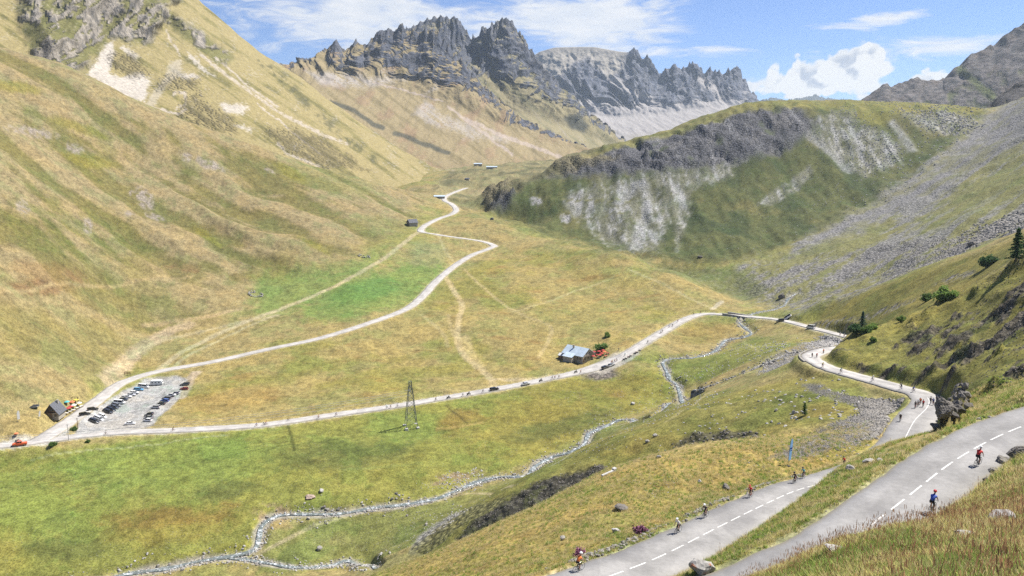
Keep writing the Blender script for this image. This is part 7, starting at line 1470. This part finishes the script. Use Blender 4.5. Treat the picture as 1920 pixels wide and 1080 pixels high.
def tree(px, py, h, kind, lab, seed, m, Yd=None):
    c = ground_on(px, py) if Yd is None else np.array([*unproj(px, py, Yd)[:2], 0.0])
    if Yd is not None: c[2] = height(c[0], c[1])[0]
    r = np.random.default_rng(seed); t = empty('conifer' if kind == 'conifer' else 'shrub', c, 0, label=lab, cat='tree' if kind == 'conifer' else 'shrub'); b = NB(); L = []
    if kind == 'conifer':
        bar(b, (0, 0, -.3), (0, 0, h * .97), h * .022, .02, 7); n = 46
        for k in range(n):
            z = h * (.10 + .86 * (k / n)); rad = h * .26 * (1 - (k / n)) ** .85 * r.uniform(.65, 1.15) + .12; a = k * 2.4 + r.uniform(-.4, .4); tip = np.array([rad * math.cos(a), rad * math.sin(a), z - rad * .22]); bar(b, (0, 0, z), tuple(tip), .03, .01, 4); q_ = r.random((150, 1)); p = np.array([0, 0, z]) * (1 - q_) + tip * q_; L.append(p + r.normal(0, 1, p.shape) * np.array([.12, .12, .10]) * (h / 8))
        sz = .11 * h / 8
    else:
        for k in range(16):
            a = r.uniform(0, 6.28); ti = r.uniform(.1, 1.1); Lr = h * r.uniform(.6, 1.05); tip = np.array([math.cos(a) * math.sin(ti) * Lr * 1.15, math.sin(a) * math.sin(ti) * Lr * 1.15, math.cos(ti) * Lr]); bar(b, (0, 0, 0), tuple(tip * .9), .03, .01, 4); q_ = r.random((170, 1)) ** .6; L.append(tip * q_ + r.normal(0, .13 * h, (170, 3)))
        sz = .075 * h
    bm_obj('trunk' if kind == 'conifer' else 'stem', b, M_BARK, t); P = np.concatenate(L); P = P[P[:, 2] > .02]; V, Fq = foliage(P, sz, r); me = np_mesh('crown', V, Fq, False); me.materials.append(m); link(bpy.data.objects.new('crown', me), t)
tree(1904, 491, 10.5, 'conifer', 'tall dark conifer at the right edge on the grassy crest', 1, M_NEEDLE); tree(1924, 470, 9, 'conifer', 'dark conifer cut by the right picture edge', 2, M_NEEDLE); tree(1853, 501, 4.2, 'shrub', 'dark bush on the crest left of the conifers', 3, M_NEEDLE)
tree(1616, 618, 8.8, 'conifer', 'blue green young conifer above the road bend', 4, leaf_mat('blue_needles', (.065, .14, .085), .5)); tree(1604, 630, 2.8, 'shrub', 'dark green shrub at the foot of the young conifer, leftmost', 5, M_NEEDLE); tree(1622, 626, 2.4, 'shrub', 'green shrub at the foot of the young conifer, in the middle', 6, M_LEAF); tree(1636, 618, 2.0, 'shrub', 'pale green shrub right of the young conifer', 7, M_LEAF2)
tree(1768, 567, 4.2, 'shrub', 'bright green spreading bush on the slope above the nose', 8, M_LEAF2); tree(1785, 562, 2.6, 'shrub', 'low bush grown against the bright green one', 9, M_LEAF2); tree(1737, 565, 3.0, 'shrub', 'dull green bush left of the bright green one', 10, M_LEAF); tree(1690, 603, 1.8, 'shrub', 'small pale bush on the golden crest of the nose', 11, M_LEAF2); tree(1636, 643, 1.5, 'shrub', 'tiny bush on the crest over the hidden bend', 12, M_LEAF)
tree(1508, 780, 3.4, 'conifer', 'thin sapling on the slope left of the rubble', 13, M_LEAF); tree(1126, 660, 4.2, 'shrub', 'rounded dark green tree on the bar terrace', 14, M_LEAF); tree(1137, 634, 2.6, 'shrub', 'low bright bush on the meadow behind the bar', 15, M_LEAF2); tree(100, 838, 1.8, 'shrub', 'dense green bush beneath the road at the fork', 16, M_LEAF); tree(140, 808, 1.6, 'shrub', 'green bush around the posts between track and road', 17, M_LEAF); tree(165, 830, 1.2, 'shrub', 'low dark bushes under the road right of the fork', 18, M_LEAF)
M_PINK = leaf_mat('fireweed', (.30, .12, .20)); tree(1202, 1003, 1.0, 'shrub', 'clump of pink fireweed in the rubble kerb', 19, M_PINK); tree(1086, 1043, .8, 'shrub', 'smaller clump of pink fireweed behind the leftmost rider', 20, M_PINK)
# ------------------------------------------------------------------ grass
def tuft(name, seed, n, hh, ww, m, droop=.4, head=None):
    r = np.random.default_rng(seed); V = []; Fc = []
    for k in range(n):
        a = r.uniform(0, 6.28); d = np.array([math.cos(a), math.sin(a), 0]); s = np.array([-d[1], d[0], 0]); h = hh * r.uniform(.55, 1.1); l = r.uniform(.1, droop) * h; o = np.array([r.normal(0, .09), r.normal(0, .09), 0]); i = len(V); w = ww * r.uniform(.7, 1.3)
        V += [o - s * w, o + s * w, o + d * l * .35 + np.array([0, 0, h * .6]) + s * w * .7, o + d * l * .35 + np.array([0, 0, h * .6]) - s * w * .7, o + d * l + np.array([0, 0, h])]; Fc += [(i, i + 1, i + 2, i + 3), (i + 3, i + 2, i + 4, i + 4)]
        if head is not None:
            p = V[-1]; i = len(V); V += [p - s * head, p + s * head, p + s * head * .8 + np.array([0, 0, h * .18]) + d * .02, p - s * head * .8 + np.array([0, 0, h * .18]) + d * .02]; Fc += [(i, i + 1, i + 2, i + 3)]
    me = bpy.data.meshes.new(name); me.from_pydata([tuple(v) for v in V], [], [f if f[2] != f[3] else f[:3] for f in Fc]); me.materials.append(m); return bpy.data.objects.new(name, me)
GM = [leaf_mat('grass_green', (.30, .40, .09), .5), leaf_mat('grass_yellow', (.50, .45, .15), .5), leaf_mat('grass_dry', (.66, .55, .28), .5), leaf_mat('seed_heads', (.30, .17, .09), .5)]
TF = [tuft('grass_tuft', 1, 18, .26, .013, GM[0], .9), tuft('grass_tuft', 2, 18, .28, .012, GM[1], .9), tuft('grass_tuft', 3, 14, .36, .010, GM[2], .9), tuft('seed_stalk', 4, 5, .70, .006, GM[3], .3, .009)]
r = np.random.default_rng(99)
def grass(name, wt, n, probs, lo, hi, seed, clear=1.02):
    r = np.random.default_rng(seed); P = sow(wt * (CLEAR > clear), n, seed); s = r.uniform(lo, hi, n); dry = fbm(P[:, 0] / 3.2, P[:, 1] / 3.2, 3, 134) + .35 * r.normal(0, 1, n) * .6; dry = dry - .22 * sstep(-P[:, 1], -30, -16); pk = np.where(dry > .24, 2, np.where(dry > 0.0, 1, 0)); k = r.random(n); pk = np.where(k < probs[3], 3, pk); pk = np.where((k > 1 - probs[2]), 2, pk)
    P[:, 2] -= .03; scatter(name, P, np.stack([s, s, s * r.uniform(.8, 1.25, n)], 1), np.stack([r.normal(0, .12, n), r.normal(0, .12, n), r.uniform(0, 6.28, n)], 1), TF, pk, None)
vis = sstep(PXg, 1150, 1300)
fg = (GY > 11) & (GY < 50) & (PXg > 1300) & (PXg < 2100)
grass('foreground_grass', fg * 1.0 / (1 + (GY / 22) ** 2), 52000, (0, 0, .08, .03), .7, 1.4, 201)
grass('crest_seed_stalks', ((GY > 20) & (GY < 48) & (PXg > 1380) & (PXg < 1960)) * (CLEAR > 1.05) * 1.0, 700, (0, 0, .35, .6), .8, 1.3, 202)
grass('bank_grass', np.clip(strip + ((DR < 11) & (GY < 112)), 0, 1) + bank2 * .6 + ((GY > 45) & (GY < 75) & (PXg > 1700)) * 1.0 * (1 - strip), 26000, (0, 0, .15, .006), 1.0, 2.0, 203)
grass('slope_grass', gold, 22000, (0, 0, .45, 0), .8, 1.6, 204)
# ------------------------------------------------------------------ haze
def haze():
    b = NB(); box(b, (0, 3900, 350), (9000, 7900, 1120)); me = bpy.data.meshes.new('haze'); b.to_mesh(me); b.free()
    m = bpy.data.materials.new('thin_air'); m.use_nodes = True; g = NG(m.node_tree); g.n.clear(); out = g.new('ShaderNodeOutputMaterial'); v = g.new('ShaderNodeVolumePrincipled')
    v.inputs['Color'].default_value = (.72, .86, 1.0, 1); v.inputs['Density'].default_value = HAZE; v.inputs['Anisotropy'].default_value = .25; g.l.new(v.outputs[0], out.inputs['Volume']); me.materials.append(m)
    link(bpy.data.objects.new('haze', me), kind='stuff')
HAZE = 0.45e-4
haze()
